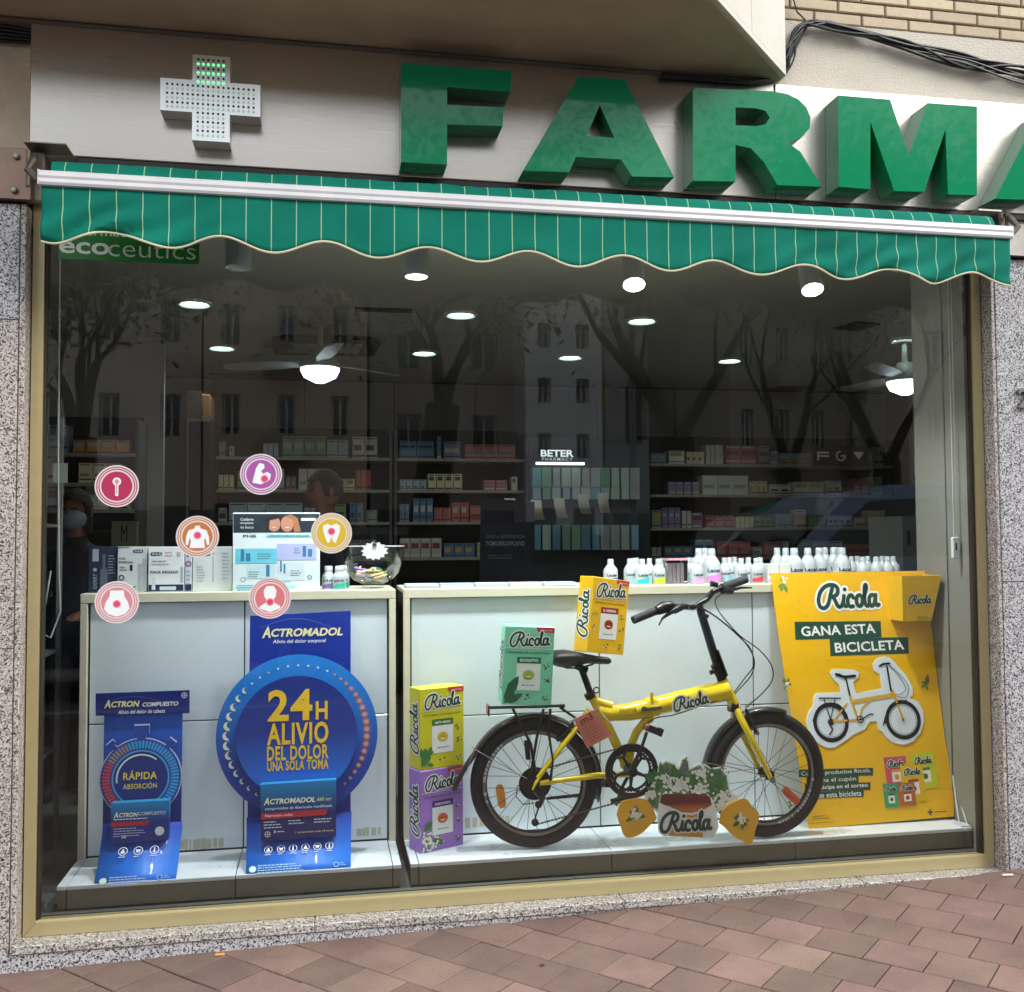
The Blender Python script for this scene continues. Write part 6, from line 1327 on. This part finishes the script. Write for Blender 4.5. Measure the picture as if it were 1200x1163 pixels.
# picture display
def ex_phb(e, w, h):
    mb = MB(); rect(mb, .002, w-.002, h*.745, h*.985, -.0008); mb.build('photo_band', M('#2c3540', .35, var=.3, vscale=12), e)
    # two smiling faces, loosely printed
    mb = MB()
    for cx_, r in ((.47, .095), (.62, .10)): disc(mb, w*cx_, h*.855, w*r*.75, -.0012, 22, w*r*.95)
    mb.k = 1; mb.poly([(w*.38, h*.76), (w*.38, h*.93), (w*.46, h*.975), (w*.54, h*.94), (w*.50, h*.92), (w*.42, h*.90), (w*.41, h*.76)], -.0013); mb.k = 2; mb.poly([(w*.70, h*.75), (w*.69, h*.90), (w*.60, h*.955), (w*.66, h*.98), (w*.74, h*.93), (w*.78, h*.75)], -.0014); mb.k = 3
    for cx_ in (.47, .62): mb.poly([(w*(cx_-.03), h*.815), (w*cx_, h*.80), (w*(cx_+.03), h*.815), (w*cx_, h*.812)], -.0015)
    mb.build('portrait_print', [M('#c08a6e', .5), M('#2a1c16', .6), M('#a8754c', .6), M('#f2e8e4', .5)], e)
    for k, s in enumerate(('Cuidarte', 'empieza', 'tu boca')): txt(s, M('#cfd8dd', .4), e, w*.16, h*(.915-k*.05), w*.15, h*.035, -.0014, .015)
    mb = MB(); mb.poly(rrect(w*.78, w*.95, h*.895, h*.93, .003), -.0013); mb.build('white_pill', M('#dfe6e8', .4), e)
    txt('PHB', NV, e, w*.19, h*.70, w*.15, h*.035, -.001, .02); mb = MB(); rect(mb, w*.38, w*.90, h*.682, h*.718, -.0008); mb.build('headline_band', M('#8fd0de', .4), e); txt('¡Descubre cuál es la adecuada!', M('#1d5a74', .4), e, w*.64, h*.70, w*.46, h*.03, -.0012, .008)
    for x0_, x1_, z0_, z1_, c in ((.03, .50, .35, .54, '#6cc7dc'), (.50, .96, .39, .60, '#b5bde6'), (.16, .48, .16, .33, '#bcdfe4'), (.50, .82, .13, .36, '#cfe1e6'), (.32, .66, .11, .17, '#86cfe2'), (.02, .72, .02, .06, '#9bd9e4')): mb = MB(); rect(mb, w*x0_, w*x1_, h*z0_, h*z1_, -.0008-z0_*.0004); mb.build('colour_field', M(c, .4), e)
    mb = MB()
    for x0_, z0_, ww, hh in ((.09, .38, .04, .15), (.15, .38, .05, .10), (.38, .18, .04, .15), (.54, .24, .02, .14), (.58, .22, .02, .12), (.80, .43, .04, .14), (.86, .43, .05, .10)): rect(mb, w*x0_, w*(x0_+ww), h*z0_, h*(z0_+hh), -.0012)
    mb.build('tube_print', M('#3d7fa8', .4), e); mb = MB(); ring(mb, w*.12, h*.145, .008, .010, -.001, 16); ring(mb, w*.88, h*.165, .006, .009, -.001, 16); mb.build('ring_print', M('#5d7a86', .4), e)
    for k, (x0_, x1_, z) in enumerate(((.28, .45, .47), (.70, .78, .54), (.18, .3, .24), (.66, .8, .25), (.05, .3, .07))): lines(M('#5b7c8c', .4), e, w*x0_, w*x1_, h*z, 3, .009, .003, -.0013, seed=k)
pack('upright white display card with two smiling women and PHB printing', 273, 375, 601, .42, .02, '#dcecef', ex_phb, 'display card', None)
def bottle(label, x, Y, z, h, r, band, word, cat='bottle', grp=None, capw=.42, sub=None, sc=None):
    t = thing('mouthwash_bottle', label, cat, (x, Y, z+.0006), grp); WB = M('#b7c0c4', .3, coat=.3)
    MB().lathe([(r*.92, 0), (r, .003), (r, h*.50), (r*.93, h*.60), (r*.62, h*.72), (r*capw, h*.80), (r*capw*.98, h*.815)], n=22).build('body', WB, t, smooth=True)
    MB().lathe([(r*capw*1.06, h*.816), (r*capw*.96, h*.985), (r*capw*.86, h)], n=18).build('cap', WB, t, smooth=True, ang=50)
    v = []; a0, a1 = -150, -30; n = 14
    def arc(z0, z1, rr_, zs=0):
        v = []
        for i in range(n+1):
            a = rad(a0+(a1-a0)*i/n); v += [(rr_*math.cos(a), rr_*math.sin(a), z0), (rr_*math.cos(a), rr_*math.sin(a), z1+zs*(i/n-.5))]
        return MB().add(v, [(2*i, 2*i+2, 2*i+3, 2*i+1) for i in range(n)])
    arc(h*.05, h*.24, r*1.015, h*.12).build('colour_band', M(band, .35), t)
    w_ = txt(word, M('#142a5e', .4), t, 0, h*.37, r*1.65, h*.115, 0, .03)
    for vx in w_.data.vertices: a = vx.co.x/r; vx.co.y = -r*1.02*math.cos(a); vx.co.x = r*1.02*math.sin(a)
    if sub:
        w_ = txt(sub, M('#7d7a5c' if sub == 'Oros' else '#3a78c0', .4), t, 0, h*.25, r*1.1, h*.06, 0, .01)
        for vx in w_.data.vertices: a = vx.co.x/r; vx.co.y = -r*1.025*math.cos(a); vx.co.x = r*1.025*math.sin(a)
    return t
for lb, px, Y, c in (('white capped bottle with a purple band beside the picture card', 385, .47, '#6f63a8'), ('white capped bottle with a teal band in front, left of the glass bowl', 397.5, .45, '#2fb39a'), ('white capped bottle half hidden behind the teal banded one', 402, .54, '#2f9a8c')):
    P = U(px, 670, Y); bottle(lb, P.x, Y, TZ, .093, .026, c, 'phb', capw=.62)
# glass bowl with samples
bowl = thing('glass_bowl', 'round clear glass bowl holding small sample tubes on the left unit', 'bowl', (U(437, 660, .52).x, .52, TZ+.0008))
BR = .132; prof = [(.045, 0), (.046, .006), (.035, .010), (.04, .016), (.075, .03), (.105, .06), (.124, .10), (.131, .14), (.128, .17)]
prof += [(r-.003, z+.001) for r, z in prof[::-1][:6]]+[(.0, .021)]
MB().lathe(prof, n=44).build('bowl_glass', glassmat('bowl_glass', (.97, .98, .98, 1), .5, True), bowl, smooth=True)
MB().torus((0, 0, .17), .1285, .0025, 44, 6, 'z').build('rim', M('#aeb4b6', .15, coat=.6), bowl, smooth=True)
rr = random.Random(8)
for k in range(26):
    c = ('#d9c28a', '#c9b27c', '#35a08c', '#8a6cb8', '#e0dcd0', '#5b8f86', '#caa95e')[k % 7]; a = rr.uniform(0, 6.28); q = rr.uniform(0, .06); z = .034+k*.0018; R_ = Matrix.Translation((bowl.location.x+q*math.cos(a), .52+q*math.sin(a), TZ+z)) @ Matrix.Rotation(rr.uniform(0, 3.1), 4, 'Z') @ Matrix.Rotation(rr.uniform(-.25, .35), 4, 'Y')
    s_ = Fr.__new__(Fr); o = MB().tube([(-.035, 0, 0), (.026, 0, 0), (.034, 0, 0)], [.007, .009, .004], 8, flat=.6).build('sample_tube', M(c, .35), None, smooth=True, label='small sample tube lying in the glass bowl', cat='sample', group='sample tubes in the glass bowl'); o.matrix_world = R_
tg = thing('star_tag', 'blank white star shaped price tag clipped to the bowl rim', 'tag', (bowl.location.x, .385, TZ+.165)); rr = random.Random(2)
MB().poly([((.052 if i % 2 else .040)*(1.0+.1*rr.random())*math.cos(i*math.pi/13), .030*(1.25 if i % 2 else 1)*math.sin(i*math.pi/13)-.012) for i in range(26)], -.001, .0015).build('card', M('#e6eef2', .5), tg); MB().torus((0, -.004, .022), .006, .0015, 14, 5, 'y').box(-.008, .008, -.006, .003, .008, .018).build('clip', CH, tg)

# ---------------------------------------------------------------- row of mouthwash bottles
G1 = 'mouthwash bottles on the right unit'
def BT(label, px, Y, h, r, c, sub=None, z=TZ): P = U(px, 668, Y); bottle(label, P.x, Y, z, h, r, c, 'Lacer', grp=G1, sub=sub)
S_, L_ = .108, .150
BT('lone white bottle with a blue band at the left end of the bottle row', 715.5, .55, S_, .031, '#4a8fd8', 'Fresh')
BT('small bottle with a turquoise band in the front row above the orange carton', 752.5, .50, S_, .030, '#19b8b8')
BT('small bottle with a lime band next to the turquoise one', 771.7, .50, S_, .029, '#b5c916')
BT('small bottle with a lilac band in front of the big pink one', 816.7, .48, S_, .029, '#c69ad8')
BT('tall bottle with a pink band standing out above the left half of the row', 834, .54, L_, .039, '#d884c8')
BT('small bottle with a crimson band just behind the right handlebar grip', 868.5, .48, S_, .029, '#c42a50')
BT('small bottle with a crimson band nearest the yellow poster', 886.5, .48, S_, .029, '#c83a58')
for i, (px, Y, h) in enumerate(((738, .60, S_), (742, .68, S_), (746, .76, S_), (761, .62, S_), (777, .60, S_), (801, .62, S_), (807, .70, S_), (812, .62, S_), (849, .60, S_), (855, .68, S_), (861, .76, S_), (877, .62, S_), (891, .62, S_))):
    BT('small white bottle in the back rows, partly hidden by the bottles in front', px, Y, h, .027, '#8fb8c9')
for px, Y in ((819, .66), (826, .74)): BT('tall white bottle hidden behind the tall pink banded one', px, Y, L_, .036, '#c69ad8')
for lb, px, Y, h, r, c, s in (('tall bottle with a red band, leftmost of those above the poster', 931, .50, L_, .039, '#c8442c', None), ('tall bottle with a red band beside it above the poster logo', 947, .50, L_, .036, '#cf4a34', None), ('tall bottle with an olive band third above the poster', 960, .54, L_, .036, '#8d8a3c', 'Oros'), ('tall bottle with an olive band standing apart above the word end of the logo', 987, .50, L_, .039, '#a09a3a', 'Oros'),
                       ('small bottle with an orange band right of the tall ones above the poster', 1011, .50, S_, .030, '#b8863a', 'Oros'), ('small bottle with an orange band second right of the tall ones', 1027, .50, S_, .030, '#b8863a', 'Oros'), ('small bottle with an orange band, last but one at the right end', 1040, .50, S_, .029, '#b8863a', 'Oros'), ('small bottle at the very right end of the row beside the side wall', 1047, .56, S_, .029, '#9fa8b0', None)):
    BT(lb, px, Y, h, r, c, s)
for i, (px, Y, h) in enumerate(((911, .62, L_), (921, .58, L_), (967, .66, L_), (977, .60, L_), (980, .72, L_), (998, .62, S_), (1005, .70, S_), (1017, .64, S_), (1034, .64, S_))):
    BT('white bottle in the back rows above the poster, partly hidden', px, Y, h, .033 if h == L_ else .027, '#9aa6b0')
def ex_lb(e, w, h): txt('Lacer', M('#8a3c5c', .4), e, w*.5, h*.45, w*.75, h*.16, -.001, .02); mb = MB(); rect(mb, .001, w-.001, .002, h*.2, -.0008); mb.build('pink_base', M('#d8a8b8', .4), e)
for k, (a, b_) in enumerate(((900, 913), (913.6, 926.5))): pack(('low white carton left of the tall bottles above the poster corner', 'second low white carton touching the tall red banded bottle')[k], a, b_, 661, .47, .05, '#d5d8da', ex_lb, 'carton', 'low cartons among the bottles')
tr = thing('clear_display_pack', 'clear plastic pack with a pink rim among the bottles', 'pack'); a, b_ = U(783, 655, .52), U(806, 655, .52)
bx('pack_body', glassmat('pack_film', (.97, .95, .97, 1), 1.0), tr, a.x, b_.x, .52, .60, TZ+.0008, a.z-.008); bx('pink_rim', M('#d8a0ac', .4), tr, a.x-.002, b_.x+.002, .518, .602, a.z-.0075, a.z)
for k in range(4): bx('brush_head', M('#e9dfe4', .4), tr, a.x+.005+k*.018, a.x+.020+k*.018, .53, .57, TZ+.0012, a.z-.02)
# flat stacks of leaflets on the unit edge
xl, xr = U(474, 684, .44).x, U(676, 684, .44).x
for k in range(5):
    x0 = xl+(xr-xl)*k/5; F = thing('leaflet_stack', ['low stack of pale leaflets at the left end of the right unit top', 'second stack of pale leaflets from the left on the unit top', 'middle stack of pale leaflets on the unit top', 'fourth stack of pale leaflets on the unit top', 'stack of pale leaflets nearest the orange sweet carton'][k], 'leaflets', (x0, .44, TZ+.0006), 'leaflet stacks on the right unit')
    for j in range(4): MB().box(.003+random.uniform(0, .003), (xr-xl)/5-.004, random.uniform(0, .004), .09, j*.0042, j*.0042+.0038).build('leaflet', M(('#c3d0dd', '#b5cbe0', '#d5dade')[(j+k) % 3], .4), F)

# ---------------------------------------------------------------- stickers on the glass
def sticker(label, px, py, c1, kind, fade=0):
    F = Fr('round_sticker', label, 'sticker', U(px, py, .0195), 0, 0, 0, 'round stickers on the window'); e = F.e; r = .0725; w = M('#cdc8c9', .4)
    cm = M(c1, .4)
    MB().poly([(r*math.cos(k*math.pi/28), r*math.sin(k*math.pi/28)) for k in range(56)], -.0005, .0018).build('sticker_base', w, e)
    mb = MB()
    for a, b_ in ((.88, .93), (.78, .83)): ring(mb, 0, 0, r*a, r*b_, -.0008, 48)
    disc(mb, 0, 0, r*.70, -.0008, 40); mb.build('colour_rings', cm, e)
    q = MB(); W_ = M('#dfe6e6', .4); sp = None
    if kind == 'thermo': disc(q, 0, .016, .014, -.0012, 20); q.poly(rrect(-.0055, .0055, -.034, .01, .004), -.0014); q.k = 1; disc(q, 0, .016, .008, -.0016, 16); q.poly(rrect(-.002, .002, -.028, .01, .001), -.0018)
    elif kind == 'arm': q.poly([(-.030, -.030), (.0, -.036), (.030, -.020), (.034, .0), (.022, .008), (.006, .002), (.0, .012), (.012, .022), (.010, .036), (-.006, .040), (-.018, .020)], -.0012); sp = (.012, -.016)
    elif kind == 'torso': q.poly([(-.008, .038), (.008, .038), (.010, .028), (.030, .022), (.038, .0), (.040, -.028), (.032, -.03), (.026, -.005), (.022, -.014), (.026, -.040), (-.026, -.040), (-.022, -.014), (-.026, -.005), (-.032, -.03), (-.040, -.028), (-.038, 0), (-.030, .022), (-.010, .028)], -.0012); sp = (0, .004)
    elif kind == 'tooth': q.poly([(-.030, .026), (-.016, .034), (0, .027), (.016, .034), (.030, .026), (.029, .004), (.020, -.022), (.014, -.036), (.006, -.032), (0, -.012), (-.006, -.032), (-.014, -.036), (-.020, -.022), (-.029, .004)], -.0012); sp = (0, .006)
    elif kind == 'belly': q.poly([(-.022, .040), (.022, .040), (.024, .020), (.036, 0), (.042, -.022), (.028, -.040), (0, -.049), (-.028, -.040), (-.042, -.022), (-.036, 0), (-.024, .020)], -.0012); sp = (0, -.006)
    else: q.poly([(-.012, .042), (.012, .042), (.022, .026), (.020, .006), (.012, -.006), (.014, -.016), (.034, -.028), (.036, -.036), (0, -.05), (-.036, -.036), (-.034, -.028), (-.014, -.016), (-.012, -.006), (-.020, .006), (-.022, .026)], -.0012); sp = (0, -.014)
    if sp: q.k = 1; disc(q, sp[0], sp[1], .0105, -.0015, 18); q.k = 2; ring(q, sp[0], sp[1], .0105, .014, -.0014, 20)
    q.build('symbol', [W_, M('#d0426a', .4) if kind != 'thermo' else M('#c98a9c', .4), M('#e39aae', .4)], e)
sticker('crimson round sticker with a thermometer, high at the left of the window', 137, 570, '#a82850', 'thermo')
sticker('purple round sticker with a bent arm, highest on the window', 306, 556, '#a0529c', 'arm')
sticker('orange brown round sticker with a bare torso above the white cartons', 231.5, 629, '#b8703c', 'torso')
sticker('yellow round sticker with a tooth overlapping the picture card', 388.5, 625, '#cdae2c', 'tooth')
sticker('pink round sticker with a belly over the corner of the left unit', 137, 706, '#c97f89', 'belly')
sticker('coral round sticker with a head and throat above the large blue stand', 316.5, 701, '#cb6f74', 'head')
ES = Fr('window_sticker', 'dark green sticker reading ecoceutics under the left end of the awning', 'sticker', U(150, 288, .0195))
P0, P1 = ES.q(69, 266), ES.q(232, 307); MB().poly(rrect(P0[0], P1[0]+.004, P1[1]-.010, P0[1], .012), 0, .001).build('sticker_base', M('#1f7a2c', .45), ES.e)
p = ES.q(99, 291); GW = M('#cfe0cc', .4); txt('eco', M('#e8f0e4', .4), ES.e, p[0], p[1], .165, .042, -.0008, .02); p = ES.q(180, 294.5); txt('ceutics', GW, ES.e, p[0]-.004, p[1]+.004, .292, .058, -.0008, -.008); p = ES.q(125, 272); txt('farmacias', GW, ES.e, p[0]+.02, p[1], .20, .030, -.0008, 0)
# house number, litter
hn = thing('house_number', 'grey metal house number 2 on the right granite', 'number'); P = U(1199, 467, -.06); txt('2', M('#8f8d88', .3, metal=.9), hn, P.x-.004, P.z, .055, .080, -.075, .02, th=.0145, name='digit')
cg = thing('cigarette_butt', 'white cigarette end on the paving by the right granite', 'litter'); P = U(1180, 1027, -.12); MB().tube([(P.x-.02, -.12, gz(P.x)+.006), (P.x+.022, -.125, gz(P.x)+.006)], .0045, 8).build('butt', M('#d8c9bd', .8), cg)
lt_ = thing('litter_scrap', 'tiny orange scrap on the paving below the left unit', 'litter'); P = U(258, 1116, -.09); MB().box(P.x-.016, P.x+.016, -.11, -.095, gz(P.x)+.0015, gz(P.x)+.007, bev=.002).build('scrap', M('#c98a3c', .6), lt_)
lt_ = thing('litter_leaf', 'small dark red leaf on the pavers below the bicycle', 'litter'); P = U(635, 1105, -.45); mb = MB(); mb.add([(P.x-.012, -.45, gz(P.x)+.003), (P.x, -.457, gz(P.x)+.004), (P.x+.013, -.45, gz(P.x)+.003), (P.x, -.444, gz(P.x)+.005)], [(0, 1, 2, 3)]); mb.build('leaf_blade', M('#4a1c18', .8), lt_)
# ---------------------------------------------------------------- the street behind the photographer (seen mirrored in pane, steel and letters)
def block(label, x0, x1, y0, y1, H, wall, cols, rows, win='#2c3238', balc=0, seed=0):
    t = thing('apartment_block', label, 'building'); w = M(wall, .85, bump=.2, bscale=20, var=.06, vscale=1)
    rnd = random.Random(seed); dx = (x1-x0)/cols; fl = (H-3.6)/rows; ww = dx*.34
    # front wall built as piers and bands around recessed windows
    mb = MB(); mb.box(x0, x1, y0, y1-.4, 0, H); mb.box(x0, x1, y1-.4, y1, 0, 3.6)
    for r in range(rows): z = 3.6+r*fl; mb.box(x0, x1, y1-.399, y1, z+.001, z+fl*.34); mb.box(x0, x1, y1-.399, y1, z+fl*.80, z+fl)
    for c in range(cols+1):
        xa = x0 if c == 0 else x0+c*dx-dx/2+ww/2; xb_ = x1 if c == cols else x0+(c+.5)*dx-ww/2
        for r in range(rows): z = 3.6+r*fl; mb.box(xa, xb_, y1-.398, y1-.001, z+fl*.341, z+fl*.799)
    mb.build('wall', w, t); bx('roof', M('#6b625a', .9), t, x0-.2, x1+.2, y0-.2, y1+.2, H+.002, H+.4)
    wm = M(win, .12); fr_ = M('#b9b8b2', .6); bm_ = M('#8d857a', .8); me = mf = None
    for r in range(rows):
        for c in range(cols):
            xc = x0+(c+.5)*dx; z = 3.6+r*fl
            if me is None:
                o = bx('window', wm, t, -ww/2, ww/2, -.04, 0, 0, fl*.458); me = o.data; o2 = bx('window_frame', fr_, o, -ww/2, -ww/2+.06, .001, .05, 0, fl*.458); mb = MB()
                for a, b_, c0_, c1_ in ((-ww/2, -ww/2+.07, 0, fl*.458), (ww/2-.07, ww/2, 0, fl*.458), (-.03, .03, 0, fl*.458), (-ww/2+.07, ww/2-.07, 0, .07), (-ww/2+.07, ww/2-.07, fl*.458-.07, fl*.458)): mb.box(a, b_, .001, .06, c0_, c1_)
                bpy.data.objects.remove(o2); o2 = mb.build('window_frame', fr_, o); mf = o2.data
            else: o = link('window', me, t); link('window_frame', mf, o)
            o.location = (xc, y1-.30, z+fl*.341)
            if balc and (c % balc == 1): bx('balcony', bm_, t, xc-dx*.42, xc+dx*.42, y1+.001, y1+.9, z+.1, z+fl*.33)
    for c in range(cols): bx('shop_front', M(('#31363a', '#4b3b32', '#2f4038', '#514c44')[c % 4], .4), t, x0+c*dx+.3, x0+(c+1)*dx-.3, y1+.002, y1+.05, .1, 2.6)
    return t
def rx(px, Y): return refl(px, Y)
Yb = -26
block('pale grey apartment block across the street, leftmost in the reflection', rx(-60, Yb), rx(235, Yb), -38, Yb, 11.8, '#b8afa8', 4, 3, seed=1)
block('brownish apartment block with recessed windows across the street', rx(238, Yb+2), rx(430, Yb+2), -38, Yb+2, 10.9, '#ab9885', 3, 3, balc=2, seed=2)
block('blank dull grey block behind the trees across the street', rx(434, Yb-4), rx(612, Yb-4), -44, Yb-4, 12, '#9a918c', 2, 3, seed=3)
block('slim pale tower with narrow windows across the street', rx(616, Yb-2), rx(706, Yb-2), -40, Yb-2, 12.6, '#c6c9cb', 2, 5, seed=4)
block('wide smooth grey block behind the forked tree across the street', rx(710, Yb-8), rx(850, Yb-8), -50, Yb-8, 13.5, '#c9c8c6', 2, 2, seed=5)
block('block with balconies and arched shops at the right of the reflection', rx(856, Yb), rx(1060, Yb), -38, Yb, 11.4, '#8f877f', 5, 3, balc=2, seed=6)
block('cream apartment block at the far right of the reflection', rx(1066, Yb+3), rx(1330, Yb+3), -38, Yb+3, 10.4, '#b8b1a4', 4, 3, balc=3, seed=7)

def tree(label, x, y, fork_z, H, spread, seed, dense=1.0, lean=0):
    t = thing('street_tree', label, 'tree', (x, y, 0), 'street trees across the road'); rnd = random.Random(seed); mb = MB(); tips = []
    def limb(p, d, L, r, lv):
        pts = [p]; q = p.copy(); dd = d.copy(); rs = [r]; n = 5
        for i in range(n):
            dd = (dd+Vector((rnd.uniform(-.16, .16), rnd.uniform(-.16, .16), rnd.uniform(-.02, .10)))).normalized(); q = q+dd*L/n; pts.append(q.copy()); rs.append(r*(1-.11*(i+1)))
        mb.tube(pts, rs, 7 if lv < 2 else 4, False)
        if lv >= 3: tips.extend([(pts[k], .55) for k in (5,)])
        if lv < 4:
            for k in range(rnd.choice((2, 2, 3)) if lv else 3):
                a = rnd.uniform(0, 6.28); s = rnd.uniform(.35, .75)*spread; nd = (dd+Vector((math.cos(a)*s, math.sin(a)*s*.8, .15))).normalized(); limb(pts[-1] if k < 2 else pts[3], nd, L*rnd.uniform(.6, .85), rs[-1]*.72, lv+1)
    mb.tube([(0, 0, -.2), (lean*.3, 0, fork_z*.5), (lean, 0, fork_z)], [.30, .23, .21], 10)
    for k in range(2+seed % 2):
        a = k*math.pi+seed*.4; limb(Vector((lean, 0, fork_z-.1)), Vector((math.cos(a)*.6*spread, math.sin(a)*.3, 1)).normalized(), (H-fork_z)*.42, .10, 0)
    mb.build('trunk', M('#332b25', .9, bump=.6, bscale=14, var=.2), t, smooth=True)
    v = []; fs = []; mi = []
    for p, s in tips:
        for k in range(int(150*dense)):
            c = p+Vector((rnd.gauss(0, s), rnd.gauss(0, s), rnd.gauss(0, s*.7))); a = rnd.uniform(0, 6.28); b_ = rnd.uniform(-1, 1); u = Vector((math.cos(a), math.sin(a), b_)).normalized(); w = u.cross(Vector((rnd.uniform(-1, 1), rnd.uniform(-1, 1), rnd.uniform(-1, 1)))).normalized()
            L = rnd.uniform(.035, .075); n = len(v); v += [c-u*L, c+w*L*.35, c+u*L, c-w*L*.35]; fs.append((n, n+1, n+2, n+3)); mi.append(rnd.randint(0, 1))
    lm = MB(); lm.v = v; lm.f = fs; lm.mi = mi
    lm.build('crown', [M('#33401f', .7), M('#4a5a28', .7)], t, kind='stuff')
Yt = -8.6
tree('large dense street tree, leftmost in the window reflection', rx(90, Yt), Yt, 2.8, 5.2, 1.3, 3, .4)
tree('street tree with a heavy crown left of the middle in the reflection', rx(490, Yt+.5), Yt+.5, 3.2, 5.6, 1.3, 4, .5, .3)
tree('bare forked street tree in the right middle of the reflection', rx(795, Yt), Yt, 2.9, 7.2, .8, 7, .10, 0)
tree('leafy street tree behind the parked cars right of the forked one', rx(925, Yt-4), Yt-4, 2.8, 7.4, 1.1, 6, .5)
tree('street tree near the right jamb in the reflection', rx(1040, Yt-2), Yt-2, 2.8, 6.8, 1.0, 9, .5)
tree('street tree beyond the window at the far right', rx(1180, Yt-1), Yt-1, 3.0, 6.8, 1.0, 5, .5)

def car(label, x, y, col, flip=1, van=0, sc=1.0):
    t = thing('parked_car', label, 'car', (x, y, .19), 'cars parked along the street', rot=(0, 0, 0 if flip > 0 else math.pi)); bm_ = M(col, .22, coat=.8, metal=.2)
    t.scale = (sc, sc, sc)
    Hh = 1.62 if van else 1.46
    low = [(-2.1, .32), (-2.15, .62), (-2.05, .80), (-1.3, .96), (1.55, 1.0), (2.05, .92), (2.15, .65), (2.1, .30)]
    up = [(-1.25, .96), (-.55, Hh-.06), (-.2, Hh), (1.1, Hh), (1.6, Hh-.12), (1.95, .98)] if van else [(-1.2, .96), (-.45, Hh-.05), (0, Hh), (.8, Hh-.02), (1.55, 1.0)]
    def ext(P, w0, w1, name, m, zs=None):
        n = len(P); z_ = [p[1] for p in P]; zm, zM = min(z_), max(z_); f_ = lambda z: w0+(w1-w0)*((z-zm)/(zM-zm) if zM > zm else 0)
        return MB().add([(p[0], -f_(p[1]), p[1]) for p in P]+[(p[0], f_(p[1]), p[1]) for p in P], [tuple(range(n)), tuple(range(n, 2*n))[::-1]]+[(k, k+n, (k+1) % n+n, (k+1) % n) for k in range(n)]).build(name, m, t)
    ext(low, .88, .84, 'body', bm_); ext(up, .80, .62, 'cabin', bm_)
    gl_ = M('#10151a', .05, coat=.5); s_ = .93
    for s in (-1, 1):
        P = [(-1.02, 1.0), (-.42, Hh-.14), (.3, Hh-.10), (.3, 1.02)]; 
        for P in ([(-1.02, 1.0), (-.40, Hh-.14), (.25, Hh-.10), (.25, 1.02)], [(.33, 1.02), (.33, Hh-.10), (.85, Hh-.12), (1.25, 1.04)]):
            f_ = lambda z: .80-(.18)*((z-.96)/(Hh-.96))+.006
            MB().add([(p[0], s*f_(p[1]), p[1]) for p in P], [(0, 1, 2, 3)]).build('side_window', gl_, t)
    MB().add([(-1.245, -.72, 1.0), (-1.245, .72, 1.0), (-.58, .60, Hh-.10), (-.58, -.60, Hh-.10)], [(0, 1, 2, 3)]).build('windscreen', gl_, t)
    for xw in (-1.35, 1.35):
        for s in (-1, 1): MB().lathe([(.2, -.1), (.31, -.1), (.33, -.07), (.33, .07), (.31, .1), (.2, .1)], (xw, s*.80, .33), 24, 'y').build('wheel', RUBBER, t, smooth=True); MB().lathe([(.0, 0), (.19, 0), (.19, .02*s)], (xw, s*.895, .33), 14, 'y').build('hubcap', M('#8d9092', .3, metal=.8), t)
    for s in (-1, 1): bx('headlight', M('#d0d6da', .1), t, -2.155, -2.02, s*.62-.16, s*.62+.16, .66, .80); bx('tail_light', M('#7d1418', .2), t, 2.04, 2.16, s*.66-.12, s*.66+.12, .70, .88); bx('wing_mirror', bm_, t, -.95, -.80, s*.9-.10, s*.9+.10, .98, 1.12)
car('blue grey estate car parked nearest, right side of the reflection', rx(1050, -6.4)-.3, -6.4, '#6d86a8', 1, 1, 1.2)
car('dark hatchback parked in the middle of the reflection', rx(610, -6.5), -6.5, '#2a2d33', -1, 0, 1.08)
car('silver car parked in the far row right of the middle', rx(900, -11.5), -11.5, '#a4a7a8', 1, 1, 1.12)
car('white car parked in the far row near the right side wall', rx(1010, -11.6), -11.6, '#c9cbcc', -1, 1, 1.15)
car('dark blue car parked at the left of the reflection', rx(180, -6.6), -6.6, '#2c3850', 1, 1, 1.05)
car('grey car in the far row left of the middle', rx(460, -11.5), -11.5, '#6f7274', -1, 0, 1.1)
for lb, px, c in (('green market stall canopy across the road', 935, '#1a6e58'), ('second green market stall canopy across the road', 975, '#1a6e58'), ('red market stall canopy across the road', 1010, '#8a4238')):
    t = thing('market_stall', lb, 'stall', (rx(px, -18), -18, .3), 'market stalls across the road'); t.scale = (.8, .8, .72); MB().add([(-1.5, -1.2, 2.5), (1.5, -1.2, 2.5), (1.5, 1.2, 2.3), (-1.5, 1.2, 2.3), (0, 0, 3.3), (-1.5, -1.2, 2.45), (1.5, -1.2, 2.45), (1.5, 1.2, 2.2), (-1.5, 1.2, 2.2)], [(0, 1, 4), (1, 2, 4), (2, 3, 4), (3, 0, 4), (0, 5, 6, 1), (1, 6, 7, 2), (2, 7, 8, 3), (3, 8, 5, 0)]).build('canopy', M(c, .8), t)
    for x in (-1.4, 1.4):
        for y in (-1.1, 1.1): MB().tube([(x, y, 0), (x, y, 2.35)], .025, 6).build('pole', M('#8b8b8b', .4), t)
    bx('table', M('#8a7a5c', .8), t, -1.3, 1.3, -.5, .5, .75, .85)
lp = thing('street_lamp', 'tall thin street lamp across the road beside the slim tower', 'street lamp', (rx(742, -12.9), -12.9, 0)); MB().tube([(0, 0, 0), (0, 0, 6.2)], [.07, .045], 10).build('pole', M('#5b5d5e', .5, metal=.5), lp); MB().tube([(0, 0, 6.2), (.5, .3, 6.4), (1.0, .6, 6.4)], .035, 8).build('arm', M('#5b5d5e', .5, metal=.5), lp); bx('lamp_head', M('#8d8f8f', .4), lp, .85, 1.35, .5, .75, 6.33, 6.42)
